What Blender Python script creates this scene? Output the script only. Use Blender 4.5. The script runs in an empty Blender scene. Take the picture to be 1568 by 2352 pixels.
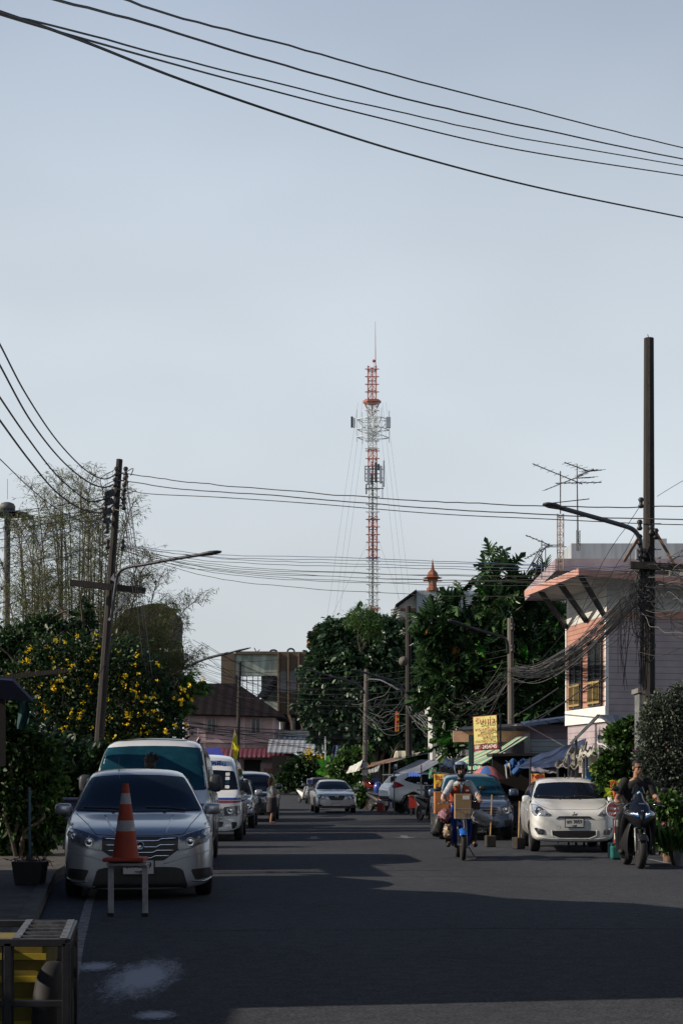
import bpy, bmesh, math, random
import numpy as np
from mathutils import Vector, Matrix, Euler
from mathutils.bvhtree import BVHTree
R = math.radians
sc = bpy.context.scene
col = sc.collection
# ---------------------------------------------------------------- camera
F, H, CX, YH = 3600.0, 1.45, 784.0, 1790.0      # focal length in units of a 1568 x 2352 picture, eye height, horizon row
cd = bpy.data.cameras.new('camera'); cam = bpy.data.objects.new('camera', cd); col.objects.link(cam)
cam.location = (0, 0, H); cam.rotation_euler = (R(90), 0, 0)
cd.sensor_fit = 'VERTICAL'; cd.sensor_height = 36; cd.lens = F/2352*36
cd.shift_y = (YH-1176)/2352
cd.clip_start = 0.1; cd.clip_end = 6000
sc.camera = cam
# ---------------------------------------------------------------- light
SUN_EL, SUN_FROM = R(28), R(183)       # light travels towards +X, a little towards the far side
w = bpy.data.worlds.new('World'); sc.world = w; w.use_nodes = True
nt = w.node_tree; bg = nt.nodes['Background']
sky = nt.nodes.new('ShaderNodeTexSky'); sky.sky_type = 'NISHITA'; sky.sun_disc = False
sky.sun_elevation = SUN_EL; sky.sun_rotation = R(-99); sky.air_density = 1.0; sky.dust_density = 4.0; sky.ozone_density = 1.5
tc = nt.nodes.new('ShaderNodeTexCoord'); sep = nt.nodes.new('ShaderNodeSeparateXYZ'); nt.links.new(tc.outputs['Generated'], sep.inputs[0])
rp = nt.nodes.new('ShaderNodeValToRGB'); nt.links.new(sep.outputs['Z'], rp.inputs[0])
hz = rp.color_ramp; hz.elements[0].position = 0.0; hz.elements[0].color = (7.3, 7.9, 8.3, 1)
hz.elements[1].position = 0.85; hz.elements[1].color = (.2, .5, 1.35, 1)
for p_, c_ in ((0.13, (7.1, 7.7, 8.1, 1)), (0.26, (6.8, 7.5, 8.15, 1)), (0.36, (5.9, 6.7, 7.6, 1)), (0.46, (4.3, 5.1, 6.4, 1)), (0.58, (.6, 1.15, 2.3, 1))):
    e_ = hz.elements.new(p_); e_.color = c_
# thin high haze breaks the evenness of the sky
ns = nt.nodes.new('ShaderNodeTexNoise'); ns.inputs['Scale'].default_value = 2.2; ns.inputs['Detail'].default_value = 3
mp = nt.nodes.new('ShaderNodeMapping'); mp.inputs['Scale'].default_value = (1, 1, 2.2); mp.inputs['Rotation'].default_value = (0, R(25), 0)
nt.links.new(tc.outputs['Generated'], mp.inputs[0]); nt.links.new(mp.outputs[0], ns.inputs[0])
mr = nt.nodes.new('ShaderNodeMapRange'); mr.inputs['From Min'].default_value = .35; mr.inputs['From Max'].default_value = .7
mr.inputs['To Min'].default_value = .88; mr.inputs['To Max'].default_value = 1.08; nt.links.new(ns.outputs['Fac'], mr.inputs['Value'])
mul = nt.nodes.new('ShaderNodeVectorMath'); mul.operation = 'SCALE'; nt.links.new(rp.outputs[0], mul.inputs[0]); nt.links.new(mr.outputs[0], mul.inputs['Scale'])
mx = nt.nodes.new('ShaderNodeMixRGB'); mx.inputs[0].default_value = 0.92
nt.links.new(sky.outputs[0], mx.inputs[1]); nt.links.new(mul.outputs[0], mx.inputs[2]); nt.links.new(mx.outputs[0], bg.inputs[0])
bg.inputs[1].default_value = 0.1
sl = bpy.data.lights.new('sun', 'SUN'); sun = bpy.data.objects.new('sun', sl); col.objects.link(sun)
sl.energy = 5.0; sl.angle = R(0.5); sl.color = (1.0, 0.87, 0.72)
ld = Vector((math.cos(SUN_EL), 0.14, -math.sin(SUN_EL))); sun.rotation_euler = ld.to_track_quat('-Z', 'Y').to_euler()
sc.view_settings.view_transform = 'Standard'; sc.view_settings.look = 'None'; sc.view_settings.exposure = 0; sc.view_settings.gamma = 1
sc.cycles.use_denoising = True; sc.cycles.max_bounces = 6; sc.cycles.transparent_max_bounces = 8
sc.cycles.sample_clamp_indirect = 4

# ---------------------------------------------------------------- helpers
rnd = random.Random(7)
def P(x, y, d): return Vector(((x-CX)/F*d, d, H-(y-YH)/F*d))
def GX(x, d, z=0): return Vector(((x-CX)/F*d, d, z))
def gd(y): return H*F/(y-YH)

def mat(name, c, rough=0.7, metal=0.0, var=0.15, scale=6.0, bump=0.0, coat=0.0, spec=0.5, c2=None, stretch=(1, 1, 1), trans=0, emit=None, alpha=1, bscale=None, mixlo=.35, mixhi=.65):
    m = bpy.data.materials.new(name); m.use_nodes = True; n = m.node_tree; b = n.nodes['Principled BSDF']
    b.inputs['Roughness'].default_value = rough; b.inputs['Metallic'].default_value = metal
    b.inputs['Coat Weight'].default_value = coat; b.inputs['Coat Roughness'].default_value = 0.08
    b.inputs['Specular IOR Level'].default_value = spec
    if trans: b.inputs['Transmission Weight'].default_value = trans
    if alpha < 1: b.inputs['Alpha'].default_value = alpha
    if emit: b.inputs['Emission Color'].default_value = (*emit[:3], 1); b.inputs['Emission Strength'].default_value = emit[3]
    t = n.nodes.new('ShaderNodeTexCoord'); mpp = n.nodes.new('ShaderNodeMapping'); mpp.inputs['Scale'].default_value = stretch
    n.links.new(t.outputs['Object'], mpp.inputs[0])
    if var > 0 or c2:
        q = n.nodes.new('ShaderNodeTexNoise'); q.inputs['Scale'].default_value = scale; q.inputs['Detail'].default_value = 6; q.inputs['Roughness'].default_value = .65
        n.links.new(mpp.outputs[0], q.inputs[0])
        k = n.nodes.new('ShaderNodeMapRange'); k.inputs['From Min'].default_value = mixlo; k.inputs['From Max'].default_value = mixhi; n.links.new(q.outputs['Fac'], k.inputs[0])
        x = n.nodes.new('ShaderNodeMixRGB'); n.links.new(k.outputs[0], x.inputs[0])
        lo = c2 if c2 else tuple(v*(1-var) for v in c); hi = c if c2 else tuple(min(1, v*(1+var)) for v in c)
        x.inputs[1].default_value = (*lo, 1); x.inputs[2].default_value = (*hi, 1); n.links.new(x.outputs[0], b.inputs['Base Color'])
    else: b.inputs['Base Color'].default_value = (*c, 1)
    if bump:
        q2 = n.nodes.new('ShaderNodeTexNoise'); q2.inputs['Scale'].default_value = bscale or scale*4; q2.inputs['Detail'].default_value = 5; n.links.new(mpp.outputs[0], q2.inputs[0])
        bp = n.nodes.new('ShaderNodeBump'); bp.inputs['Strength'].default_value = bump; bp.inputs['Distance'].default_value = 0.02
        n.links.new(q2.outputs['Fac'], bp.inputs['Height']); n.links.new(bp.outputs[0], b.inputs['Normal'])
    return m

def wave_mat(name, c, c2, axis, period, width=0.5, rough=.7, metal=0, bump=0.3, hard=True, var=0.12, along='Object', coat=0):
    """bands across one axis: boards, corrugations, stripes"""
    m = mat(name, c, rough, metal, 0, coat=coat); n = m.node_tree; b = n.nodes['Principled BSDF']
    t = n.nodes.new('ShaderNodeTexCoord'); s = n.nodes.new('ShaderNodeSeparateXYZ'); n.links.new(t.outputs[along], s.inputs[0])
    d = n.nodes.new('ShaderNodeMath'); d.operation = 'DIVIDE'; n.links.new(s.outputs[axis], d.inputs[0]); d.inputs[1].default_value = period
    f = n.nodes.new('ShaderNodeMath'); f.operation = 'FRACT'; n.links.new(d.outputs[0], f.inputs[0])
    g = n.nodes.new('ShaderNodeMath'); g.operation = 'LESS_THAN'; n.links.new(f.outputs[0], g.inputs[0]); g.inputs[1].default_value = width
    q = n.nodes.new('ShaderNodeTexNoise'); q.inputs['Scale'].default_value = 2.5; q.inputs['Detail'].default_value = 7; n.links.new(t.outputs['Object'], q.inputs[0])
    x = n.nodes.new('ShaderNodeMixRGB'); x.inputs[1].default_value = (*c, 1); x.inputs[2].default_value = (*c2, 1); n.links.new(g.outputs[0], x.inputs[0])
    k = n.nodes.new('ShaderNodeMapRange'); k.inputs['From Min'].default_value = .3; k.inputs['From Max'].default_value = .7; k.inputs['To Min'].default_value = 1-var*1.6; k.inputs['To Max'].default_value = 1+var*.5; n.links.new(q.outputs['Fac'], k.inputs[0])
    y = n.nodes.new('ShaderNodeMixRGB'); y.blend_type = 'MULTIPLY'; y.inputs[0].default_value = 1; n.links.new(x.outputs[0], y.inputs[1]); n.links.new(k.outputs[0], y.inputs[2]); n.links.new(y.outputs[0], b.inputs['Base Color'])
    if bump:
        sn = n.nodes.new('ShaderNodeMath'); sn.operation = 'PINGPONG'; n.links.new(f.outputs[0], sn.inputs[0]); sn.inputs[1].default_value = .5
        bp = n.nodes.new('ShaderNodeBump'); bp.inputs['Strength'].default_value = bump; bp.inputs['Distance'].default_value = period*.5; n.links.new((sn if hard is not True else f).outputs[0], bp.inputs['Height']); n.links.new(bp.outputs[0], b.inputs['Normal'])
    return m

def leaf_mat(name, c, var=0.5, rough=.45, tl=.25):
    m = bpy.data.materials.new(name); m.use_nodes = True; n = m.node_tree; b = n.nodes['Principled BSDF']; b.inputs['Roughness'].default_value = rough
    g = n.nodes.new('ShaderNodeNewGeometry'); h = n.nodes.new('ShaderNodeHueSaturation'); h.inputs['Color'].default_value = (*c, 1)
    k = n.nodes.new('ShaderNodeMapRange'); k.inputs['To Min'].default_value = 1-var; k.inputs['To Max'].default_value = 1+var; n.links.new(g.outputs['Random Per Island'], k.inputs[0]); n.links.new(k.outputs[0], h.inputs['Value'])
    k2 = n.nodes.new('ShaderNodeMapRange'); k2.inputs['To Min'].default_value = .52; k2.inputs['To Max'].default_value = .475; n.links.new(g.outputs['Random Per Island'], k2.inputs[0]); n.links.new(k2.outputs[0], h.inputs['Hue'])
    n.links.new(h.outputs[0], b.inputs['Base Color'])
    t = n.nodes.new('ShaderNodeBsdfTranslucent'); n.links.new(h.outputs[0], t.inputs[0]); x = n.nodes.new('ShaderNodeMixShader'); x.inputs[0].default_value = tl
    n.links.new(b.outputs[0], x.inputs[1]); n.links.new(t.outputs[0], x.inputs[2]); n.links.new(x.outputs[0], n.nodes['Material Output'].inputs[0])
    return m

def props(o, label=None, cat=None, group=None, kind=None):
    if label: o['label'] = label
    if cat: o['category'] = cat
    if group: o['group'] = group
    if kind or cat: o['kind'] = kind or 'thing'
    return o
def thing(name, label, cat, loc=(0, 0, 0), rz=0, group=None):
    o = bpy.data.objects.new(name, None); col.objects.link(o); o.location = loc; o.rotation_euler = (0, 0, rz); o.empty_display_size = .2
    return props(o, label, cat, group)
def wm(o):
    m = Matrix.LocRotScale(o.location, o.rotation_euler, o.scale)
    return wm(o.parent) @ m if o.parent else m

class MB:
    def __init__(s): s.v = []; s.f = []; s.m = []; s.cur = 0
    def add(s, vs, fs):
        n = len(s.v); s.v += [tuple(v) for v in vs]; s.f += [tuple(i+n for i in f) for f in fs]; s.m += [s.cur]*len(fs); return s
    def quad(s, a, b, c, d): return s.add([a, b, c, d], [(0, 1, 2, 3)])
    def box(s, c, size, rot=None):
        x, y, z = [k/2 for k in size]; vs = [Vector((i*x, j*y, k*z)) for i in (-1, 1) for j in (-1, 1) for k in (-1, 1)]
        if rot is not None:
            rm = rot if isinstance(rot, Matrix) else Euler(rot).to_matrix(); vs = [rm @ v for v in vs]
        c = Vector(c); return s.add([v+c for v in vs], [(0, 1, 3, 2), (4, 6, 7, 5), (0, 4, 5, 1), (2, 3, 7, 6), (0, 2, 6, 4), (1, 5, 7, 3)])
    def bar(s, a, b, wd, ht=None, up=(0, 0, 1)):
        a, b = Vector(a), Vector(b); d = b-a; L = d.length; z = d/L; u = Vector(up)
        x = u.cross(z); x = x.normalized() if x.length > 1e-4 else Vector((1, 0, 0)); y = z.cross(x)
        return s.box((a+b)/2, (wd, ht or wd, L), Matrix((x, y, z)).transposed())
    def tube(s, pts, r, n=8, caps=True):
        pts = [Vector(p) for p in pts]; k = len(pts); rs = r if hasattr(r, '__len__') else [r]*k; vs = []; fs = []; px = None
        for i, p in enumerate(pts):
            t = (pts[min(i+1, k-1)]-pts[max(i-1, 0)]); t = t.normalized() if t.length > 1e-9 else Vector((0, 0, 1))
            if px is None: px = t.orthogonal().normalized()
            px = (px-t*px.dot(t)); px = px.normalized() if px.length > 1e-6 else t.orthogonal().normalized(); py = t.cross(px)
            vs += [p+(px*math.cos(2*math.pi*j/n)+py*math.sin(2*math.pi*j/n))*rs[i] for j in range(n)]
        for i in range(k-1): fs += [(i*n+j, i*n+(j+1) % n, (i+1)*n+(j+1) % n, (i+1)*n+j) for j in range(n)]
        if caps and n > 2: fs += [tuple(range(n-1, -1, -1)), tuple(range((k-1)*n, k*n))]
        return s.add(vs, fs)
    def lathe(s, prof, n=20, axis='z', c=(0, 0, 0)):
        """prof: (radius, height) pairs"""
        vs = []; c = Vector(c)
        for r, z in prof:
            for j in range(n):
                a = 2*math.pi*j/n; p = (r*math.cos(a), r*math.sin(a), z)
                p = p if axis == 'z' else ((z, p[0], p[1]) if axis == 'x' else (p[0], z, p[1])); vs.append(Vector(p)+c)
        fs = [(i*n+j, i*n+(j+1) % n, (i+1)*n+(j+1) % n, (i+1)*n+j) for i in range(len(prof)-1) for j in range(n)]
        if prof[0][0] > 1e-6: fs.append(tuple(range(n-1, -1, -1)))
        if prof[-1][0] > 1e-6: k = (len(prof)-1)*n; fs.append(tuple(range(k, k+n)))
        return s.add(vs, fs)
    def ball(s, c, r, n=12, m=8):
        r = Vector((r, r, r)) if not hasattr(r, '__len__') else Vector(r); c = Vector(c)
        vs = [c+Vector((r.x*math.sin(math.pi*i/m)*math.cos(2*math.pi*j/n), r.y*math.sin(math.pi*i/m)*math.sin(2*math.pi*j/n), r.z*math.cos(math.pi*i/m))) for i in range(m+1) for j in range(n)]
        return s.add(vs, [(i*n+j, (i+1)*n+j, (i+1)*n+(j+1) % n, i*n+(j+1) % n) for i in range(m) for j in range(n)])
    def prism(s, poly, off):
        """poly: 3D outline, extruded by off"""
        off = Vector(off); n = len(poly); a = [Vector(p) for p in poly]
        return s.add(a+[p+off for p in a], [tuple(range(n)), tuple(range(2*n-1, n-1, -1))]+[(i, (i+1) % n, n+(i+1) % n, n+i) for i in range(n)])
    def grid(s, fn, nu, nv):
        """fn(u,v)->point, u,v in 0..1"""
        vs = [fn(i/nu, j/nv) for i in range(nu+1) for j in range(nv+1)]
        return s.add(vs, [(i*(nv+1)+j, (i+1)*(nv+1)+j, (i+1)*(nv+1)+j+1, i*(nv+1)+j+1) for i in range(nu) for j in range(nv)])
    def build(s, name, mats, parent=None, smooth=False, world=True, bevel=0, subsurf=0, solid=0, auto=None):
        me = bpy.data.meshes.new(name); vs = s.v
        if parent is not None and world:
            inv = wm(parent).inverted(); vs = [inv @ Vector(v) for v in vs]
        me.from_pydata([tuple(v) for v in vs], [], s.f)
        mats = mats if isinstance(mats, (list, tuple)) else [mats]
        for m_ in mats: me.materials.append(m_)
        me.polygons.foreach_set('material_index', s.m)
        if smooth: me.polygons.foreach_set('use_smooth', [True]*len(s.f))
        me.update()
        if smooth and auto: 
            try: me.set_sharp_from_angle(angle=R(auto))
            except Exception: pass
        o = bpy.data.objects.new(name, me); col.objects.link(o)
        if parent is not None: o.parent = parent
        if solid: md = o.modifiers.new('s', 'SOLIDIFY'); md.thickness = solid; md.offset = 0
        if bevel: md = o.modifiers.new('b', 'BEVEL'); md.width = bevel; md.segments = 2; md.limit_method = 'ANGLE'; md.angle_limit = R(40)
        if subsurf: md = o.modifiers.new('u', 'SUBSURF'); md.levels = subsurf; md.render_levels = subsurf
        return o

def copy_tree(o, parent=None):
    c = o.copy(); col.objects.link(c); c.parent = parent
    for ch in list(o.children): copy_tree(ch, c)
    return c

def smooth_path(pts, n=8):
    """Catmull-Rom through points"""
    pts = [Vector(p) for p in pts]; q = [pts[0]*2-pts[1]]+pts+[pts[-1]*2-pts[-2]]; out = []
    for i in range(1, len(q)-2):
        a, b, c, d = q[i-1:i+3]
        for j in range(n):
            t = j/n; out.append(.5*((2*b)+(c-a)*t+(2*a-5*b+4*c-d)*t*t+(3*b-a-3*c+d)*t**3))
    return out+[pts[-1]]

def text_mesh(body, size, mtx, m, parent, name='lettering', bold=0.004, extrude=0.002, width=None, squeeze=1.0, local=False):
    """flat lettering; mtx maps text space (x right, y up, z out) to world"""
    c = bpy.data.curves.new('tmp', 'FONT'); c.body = body; c.size = size; c.align_x = 'CENTER'; c.align_y = 'CENTER'; c.offset = bold; c.extrude = extrude; c.resolution_u = 3
    o = bpy.data.objects.new('tmp', c); col.objects.link(o); bpy.context.view_layer.update()
    me = bpy.data.meshes.new_from_object(o.evaluated_get(bpy.context.evaluated_depsgraph_get()))
    bpy.data.objects.remove(o); bpy.data.curves.remove(c)
    if width and len(me.vertices):
        xs = [v.co.x for v in me.vertices]; s_ = width/(max(xs)-min(xs)); cx_ = (max(xs)+min(xs))/2
        for v in me.vertices: v.co.x = (v.co.x-cx_)*s_
    mt = mtx if (parent is None or local) else wm(parent).inverted() @ mtx
    me.transform(mt); me.materials.clear(); me.materials.append(m)
    t = bpy.data.objects.new(name, me); col.objects.link(t)
    if parent is not None: t.parent = parent
    return t
def face_cam(loc, yaw=0, tilt=0, roll=0):
    """frame for lettering whose front looks to -Y"""
    return Matrix.Translation(loc) @ Euler((R(90)+tilt, 0, yaw)).to_matrix().to_4x4() @ Matrix.Rotation(roll, 4, 'Z')

def key(ks, y):
    if y <= ks[0][0]: return ks[0][1]
    for (a, p), (b, q) in zip(ks, ks[1:]):
        if y <= b: t = (y-a)/(b-a); return p+(q-p)*t
    return ks[-1][1]
def asphalt():
    m = mat('asphalt', (.056, .061, .071), .95, var=.25, scale=.35, bump=.5, bscale=150, c2=(.039, .043, .052), spec=.2, stretch=(1, .35, 1)); n = m.node_tree; b = n.nodes['Principled BSDF']
    src = b.inputs['Base Color'].links[0].from_socket; t = n.nodes.new('ShaderNodeTexCoord')
    def spk(scale, lo, hi, a, c, prev, blend):
        q = n.nodes.new('ShaderNodeTexNoise'); q.inputs['Scale'].default_value = scale; q.inputs['Detail'].default_value = 4; n.links.new(t.outputs['Object'], q.inputs[0])
        k = n.nodes.new('ShaderNodeMapRange'); k.inputs['From Min'].default_value = lo; k.inputs['From Max'].default_value = hi; k.inputs['To Min'].default_value = a; k.inputs['To Max'].default_value = c; n.links.new(q.outputs['Fac'], k.inputs[0])
        x = n.nodes.new('ShaderNodeMixRGB'); x.blend_type = blend; x.inputs[0].default_value = 1; n.links.new(prev, x.inputs[1]); n.links.new(k.outputs[0], x.inputs[2]); return x.outputs[0]
    o = spk(38, .3, .7, .4, 1.65, src, 'MULTIPLY'); o = spk(7, .35, .65, .8, 1.15, o, 'MULTIPLY')
    v = n.nodes.new('ShaderNodeTexVoronoi'); v.feature = 'DISTANCE_TO_EDGE'; v.inputs['Scale'].default_value = .22; w_ = n.nodes.new('ShaderNodeTexNoise'); w_.inputs['Scale'].default_value = 1.6; w_.inputs['Detail'].default_value = 5
    ad = n.nodes.new('ShaderNodeVectorMath'); n.links.new(t.outputs['Object'], w_.inputs[0]); n.links.new(t.outputs['Object'], ad.inputs[0]); n.links.new(w_.outputs['Color'], ad.inputs[1]); n.links.new(ad.outputs[0], v.inputs['Vector'])
    k = n.nodes.new('ShaderNodeMapRange'); k.inputs['From Max'].default_value = .006; k.inputs['To Min'].default_value = .72; n.links.new(v.outputs['Distance'], k.inputs[0])
    x = n.nodes.new('ShaderNodeMixRGB'); x.blend_type = 'MULTIPLY'; x.inputs[0].default_value = 1; n.links.new(o, x.inputs[1]); n.links.new(k.outputs[0], x.inputs[2]); n.links.new(x.outputs[0], b.inputs['Base Color']); return m
# ---------------------------------------------------------------- materials
M = {}
M['asphalt'] = asphalt()
M['concrete'] = mat('concrete', (.21, .2, .19), .9, var=.3, scale=3, bump=.2, c2=(.12, .115, .11))
M['pole'] = mat('pole_concrete', (.042, .037, .034), .95, scale=2.5, bump=.3, c2=(.022, .02, .019), stretch=(4, 4, .5))
M['pole_pale'] = mat('pole_concrete_pale', (.17, .155, .135), .92, scale=2.5, bump=.2, c2=(.09, .08, .072), stretch=(4, 4, .4))
M['black'] = mat('black_rubber', (.013, .013, .014), .75, var=.3, scale=20)
M['cable'] = mat('cable_black', (.012, .012, .014), .6, var=0)
M['cable_grey'] = mat('cable_grey', (.12, .12, .12), .6, var=.2)
M['cable_blue'] = mat('cable_blue', (.02, .05, .16), .6, var=.2)
M['plastic'] = mat('black_plastic', (.02, .02, .022), .45, var=.2, scale=10)
M['chrome'] = mat('chrome', (.75, .76, .78), .12, 1, var=.05)
M['galv'] = mat('galvanised', (.33, .34, .36), .5, .6, var=.2, scale=8)
M['darkmetal'] = mat('dark_metal', (.06, .065, .075), .55, .5, var=.3, scale=8)
M['rust'] = mat('rusty_metal', (.2, .12, .08), .8, .2, var=.5, scale=9)
M['glass'] = mat('car_glass_dark', (.007, .009, .014), .05, 0, var=0, spec=.4)
M['glass_blue'] = mat('car_glass_blue', (.008, .045, .065), .05, 0, var=.3, scale=3, spec=.4)
M['white'] = mat('white_paint', (.78, .78, .75), .6, var=.08)
M['offwhite'] = mat('off_white', (.5, .5, .46), .8, var=.2, scale=2)
M['red'] = mat('red_paint', (.42, .03, .02), .55, var=.2)
M['yellow'] = mat('yellow_plastic', (.16, .12, .01), .6, var=.15)
M['blue'] = mat('blue_paint', (.02, .05, .28), .3, var=.1, coat=.6)
M['bark'] = mat('bark', (.07, .055, .042), .95, var=.4, scale=5, bump=.5, stretch=(3, 3, .6))
M['skin'] = mat('skin', (.32, .17, .105), .6, var=.12, scale=15)
M['hair'] = mat('dark_hair', (.012, .009, .008), .6, var=.4, scale=40)
M['wood'] = mat('weathered_wood', (.16, .1, .055), .9, var=.35, scale=6, stretch=(1, 1, .2))
# ---------------------------------------------------------------- ground
gm = mat('earth', (.07, .065, .055), .95, var=.3, scale=.7, bump=.3)
g = MB(); g.quad((-400, -40, -.02), (400, -40, -.02), (400, 1500, -.02), (-400, 1500, -.02)); props(g.build('ground', gm), 'bare earth ground beyond the street', kind='structure')
rd = MB()
LX = [(-30, 3.0), (0, .4), (9, -1.98), (15.7, -3.03), (22.7, -4.11), (35, -5.1), (60, -6.4), (100, -8.5), (150, -10), (176, -12)]
RX = [(-30, 14), (0, 9), (18, 6.6), (26, 5.75), (35, 6.4), (60, 6.8), (100, 6), (140, 4), (176, 8)]
n = 60
rd.grid(lambda u, v: Vector((key(LX, -30+206*v)*(1-u)+key(RX, -30+206*v)*u, -30+206*v, 0)), 6, n)
road = rd.build('road', M['asphalt']); props(road, 'grey asphalt street', kind='structure')
cr = MB().quad((-90, 150, .004), (90, 150, .004), (90, 172, .004), (-90, 172, .004)); props(cr.build('cross_road', M['asphalt']), 'grey asphalt side road crossing the far end', kind='structure')
# ---------------------------------------------------------------- kerbs, pavement and markings
def strip(q, pts, w, z): 
    for (a, b) in zip(pts, pts[1:]):
        a, b = Vector((*a, z)), Vector((*b, z)); n = (b-a).cross(Vector((0, 0, 1))).normalized()*w/2; q.quad(a-n, b-n, b+n, a+n)
    return q
pv = MB(); kp = [(LX[i][1]-.02, LX[i][0]) for i in range(len(LX))]
for a, b in zip(kp, kp[1:]):
    pv.quad((a[0]-.15, a[1], .12), (b[0]-.15, b[1], .12), (b[0]-7, b[1], .12), (a[0]-7, a[1], .12))
props(pv.build('pavement', mat('old_pavement', (.085, .08, .075), .95, c2=(.04, .038, .036), scale=2.5, bump=.5, bscale=30)), 'grey concrete pavement on the left', kind='structure')
pv = MB()
for a, b in zip(kp, kp[1:]):
    pv.add([(a[0]-.15, a[1], 0), (b[0]-.15, b[1], 0), (b[0], b[1], 0), (a[0], a[1], 0), (a[0]-.15, a[1], .13), (b[0]-.15, b[1], .13), (b[0], b[1], .13), (a[0], a[1], .13)], [(4, 5, 6, 7), (0, 1, 5, 4), (2, 3, 7, 6), (1, 2, 6, 5), (3, 0, 4, 7)])
props(pv.build('kerb', mat('kerb', (.09, .088, .085), .9, c2=(.035, .034, .033), scale=3)), 'worn concrete kerb on the left', kind='structure')
pr_ = MB(); kr = [(r, y) for y, r in RX if y > 20]
for a, b in zip(kr, kr[1:]): pr_.quad((a[0], a[1], .004), (a[0]+12, a[1], .004), (b[0]+12, b[1], .004), (b[0], b[1], .004))
props(pr_.build('forecourt', mat('forecourt', (.11, .105, .1), .9, c2=(.06, .058, .055), scale=2, bump=.2)), 'dusty paved forecourt under the market awnings', kind='structure')
rw = mat('road_paint', (.24, .24, .25), .85, c2=(.06, .06, .065), scale=7, mixlo=.38, mixhi=.62)
q = strip(MB(), [(-.95, 5), (-1.75, 10), (-2.27, 13.5), (-2.93, 18.2), (-3.3, 21)], .1, .004); props(q.build('edge_line', rw), 'worn white edge line on the left', kind='structure')
q = strip(MB(), [(5.3, 30), (5.55, 28.3), (5.66, 26.2), (5.8, 24)], .1, .006); props(q.build('edge_line', rw), 'white edge line on the right', kind='structure')
for x, y, l in ((720, 1925, 'white lane arrow on the road left of the courier'), (930, 1923, 'second white lane arrow on the road, nearer the courier'), (732, 1836, 'white lane arrow beside the standing woman')):
    d = gd(y); c = GX(x, d); q = MB(); k = d/39.; q.add([c+Vector((a*k, b*k, .004)) for a, b in ((-.27, .0), (0, -.75), (.27, 0), (.09, -.05), (.09, 1.1), (-.09, 1.1), (-.09, -.05))], [(0, 1, 2, 3, 6), (3, 4, 5, 6)]); props(q.build('arrow_marking', rw), l, kind='structure')
q = MB(); q.quad((-3.2, 118, .004), (3.5, 118, .004), (3.5, 119.5, .004), (-3.2, 119.5, .004)); props(q.build('stop_line', mat('yellow_road_paint', (.2, .15, .08), .9)), 'faded stop line at the far junction', kind='structure')
# chalky stains on the near asphalt
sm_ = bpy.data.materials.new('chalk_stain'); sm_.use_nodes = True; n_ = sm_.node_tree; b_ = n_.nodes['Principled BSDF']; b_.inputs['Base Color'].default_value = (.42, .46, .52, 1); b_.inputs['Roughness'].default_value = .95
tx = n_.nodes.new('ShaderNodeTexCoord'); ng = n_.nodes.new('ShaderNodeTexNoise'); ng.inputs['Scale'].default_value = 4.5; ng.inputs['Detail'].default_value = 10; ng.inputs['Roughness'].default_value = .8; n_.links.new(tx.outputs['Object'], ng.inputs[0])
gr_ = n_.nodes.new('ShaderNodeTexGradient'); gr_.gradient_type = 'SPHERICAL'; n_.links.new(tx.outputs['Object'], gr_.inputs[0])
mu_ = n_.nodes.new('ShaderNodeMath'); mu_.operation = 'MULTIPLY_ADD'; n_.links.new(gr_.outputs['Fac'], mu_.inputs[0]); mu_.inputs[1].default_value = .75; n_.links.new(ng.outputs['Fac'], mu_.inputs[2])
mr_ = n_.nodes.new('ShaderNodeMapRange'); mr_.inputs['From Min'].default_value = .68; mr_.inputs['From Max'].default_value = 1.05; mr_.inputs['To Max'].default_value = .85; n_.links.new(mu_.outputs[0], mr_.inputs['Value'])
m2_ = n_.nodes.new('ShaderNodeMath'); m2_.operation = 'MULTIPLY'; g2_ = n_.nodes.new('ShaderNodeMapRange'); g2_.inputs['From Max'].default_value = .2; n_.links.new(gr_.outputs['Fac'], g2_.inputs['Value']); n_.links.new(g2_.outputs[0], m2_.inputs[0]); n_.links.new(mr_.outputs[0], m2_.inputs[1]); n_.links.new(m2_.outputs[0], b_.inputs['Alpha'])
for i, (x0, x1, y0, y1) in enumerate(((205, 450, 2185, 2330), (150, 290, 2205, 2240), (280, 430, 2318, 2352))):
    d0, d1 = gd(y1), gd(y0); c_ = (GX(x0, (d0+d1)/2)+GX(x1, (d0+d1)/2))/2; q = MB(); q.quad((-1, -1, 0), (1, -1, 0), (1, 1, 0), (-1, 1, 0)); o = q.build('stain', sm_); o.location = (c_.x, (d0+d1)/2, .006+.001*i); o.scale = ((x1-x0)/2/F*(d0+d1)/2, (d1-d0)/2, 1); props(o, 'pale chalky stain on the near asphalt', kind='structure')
# repaired strips and long cracks
for i, (x0, y0, x1, y1, w_) in enumerate(((-3.4, 14.9, 7.5, 15.6, .03), (-2.5, 23.6, 6.2, 23.2, .035), (-3.5, 31.8, 6.3, 31.2, .05), (-3, 29.2, 6, 29.0, .03), (-3, 12.6, 6, 12.9, .02))):
    g_ = random.Random(i); pts = [(x0+(x1-x0)*t/14+g_.gauss(0, .02), y0+(y1-y0)*t/14+g_.gauss(0, .03)) for t in range(15)]; q = strip(MB(), pts, w_, .004); props(q.build('crack', mat('crack', (.032, .032, .034), .95) if i == 0 else bpy.data.materials['crack']), 'dark sealed crack across the asphalt', kind='structure')
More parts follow.
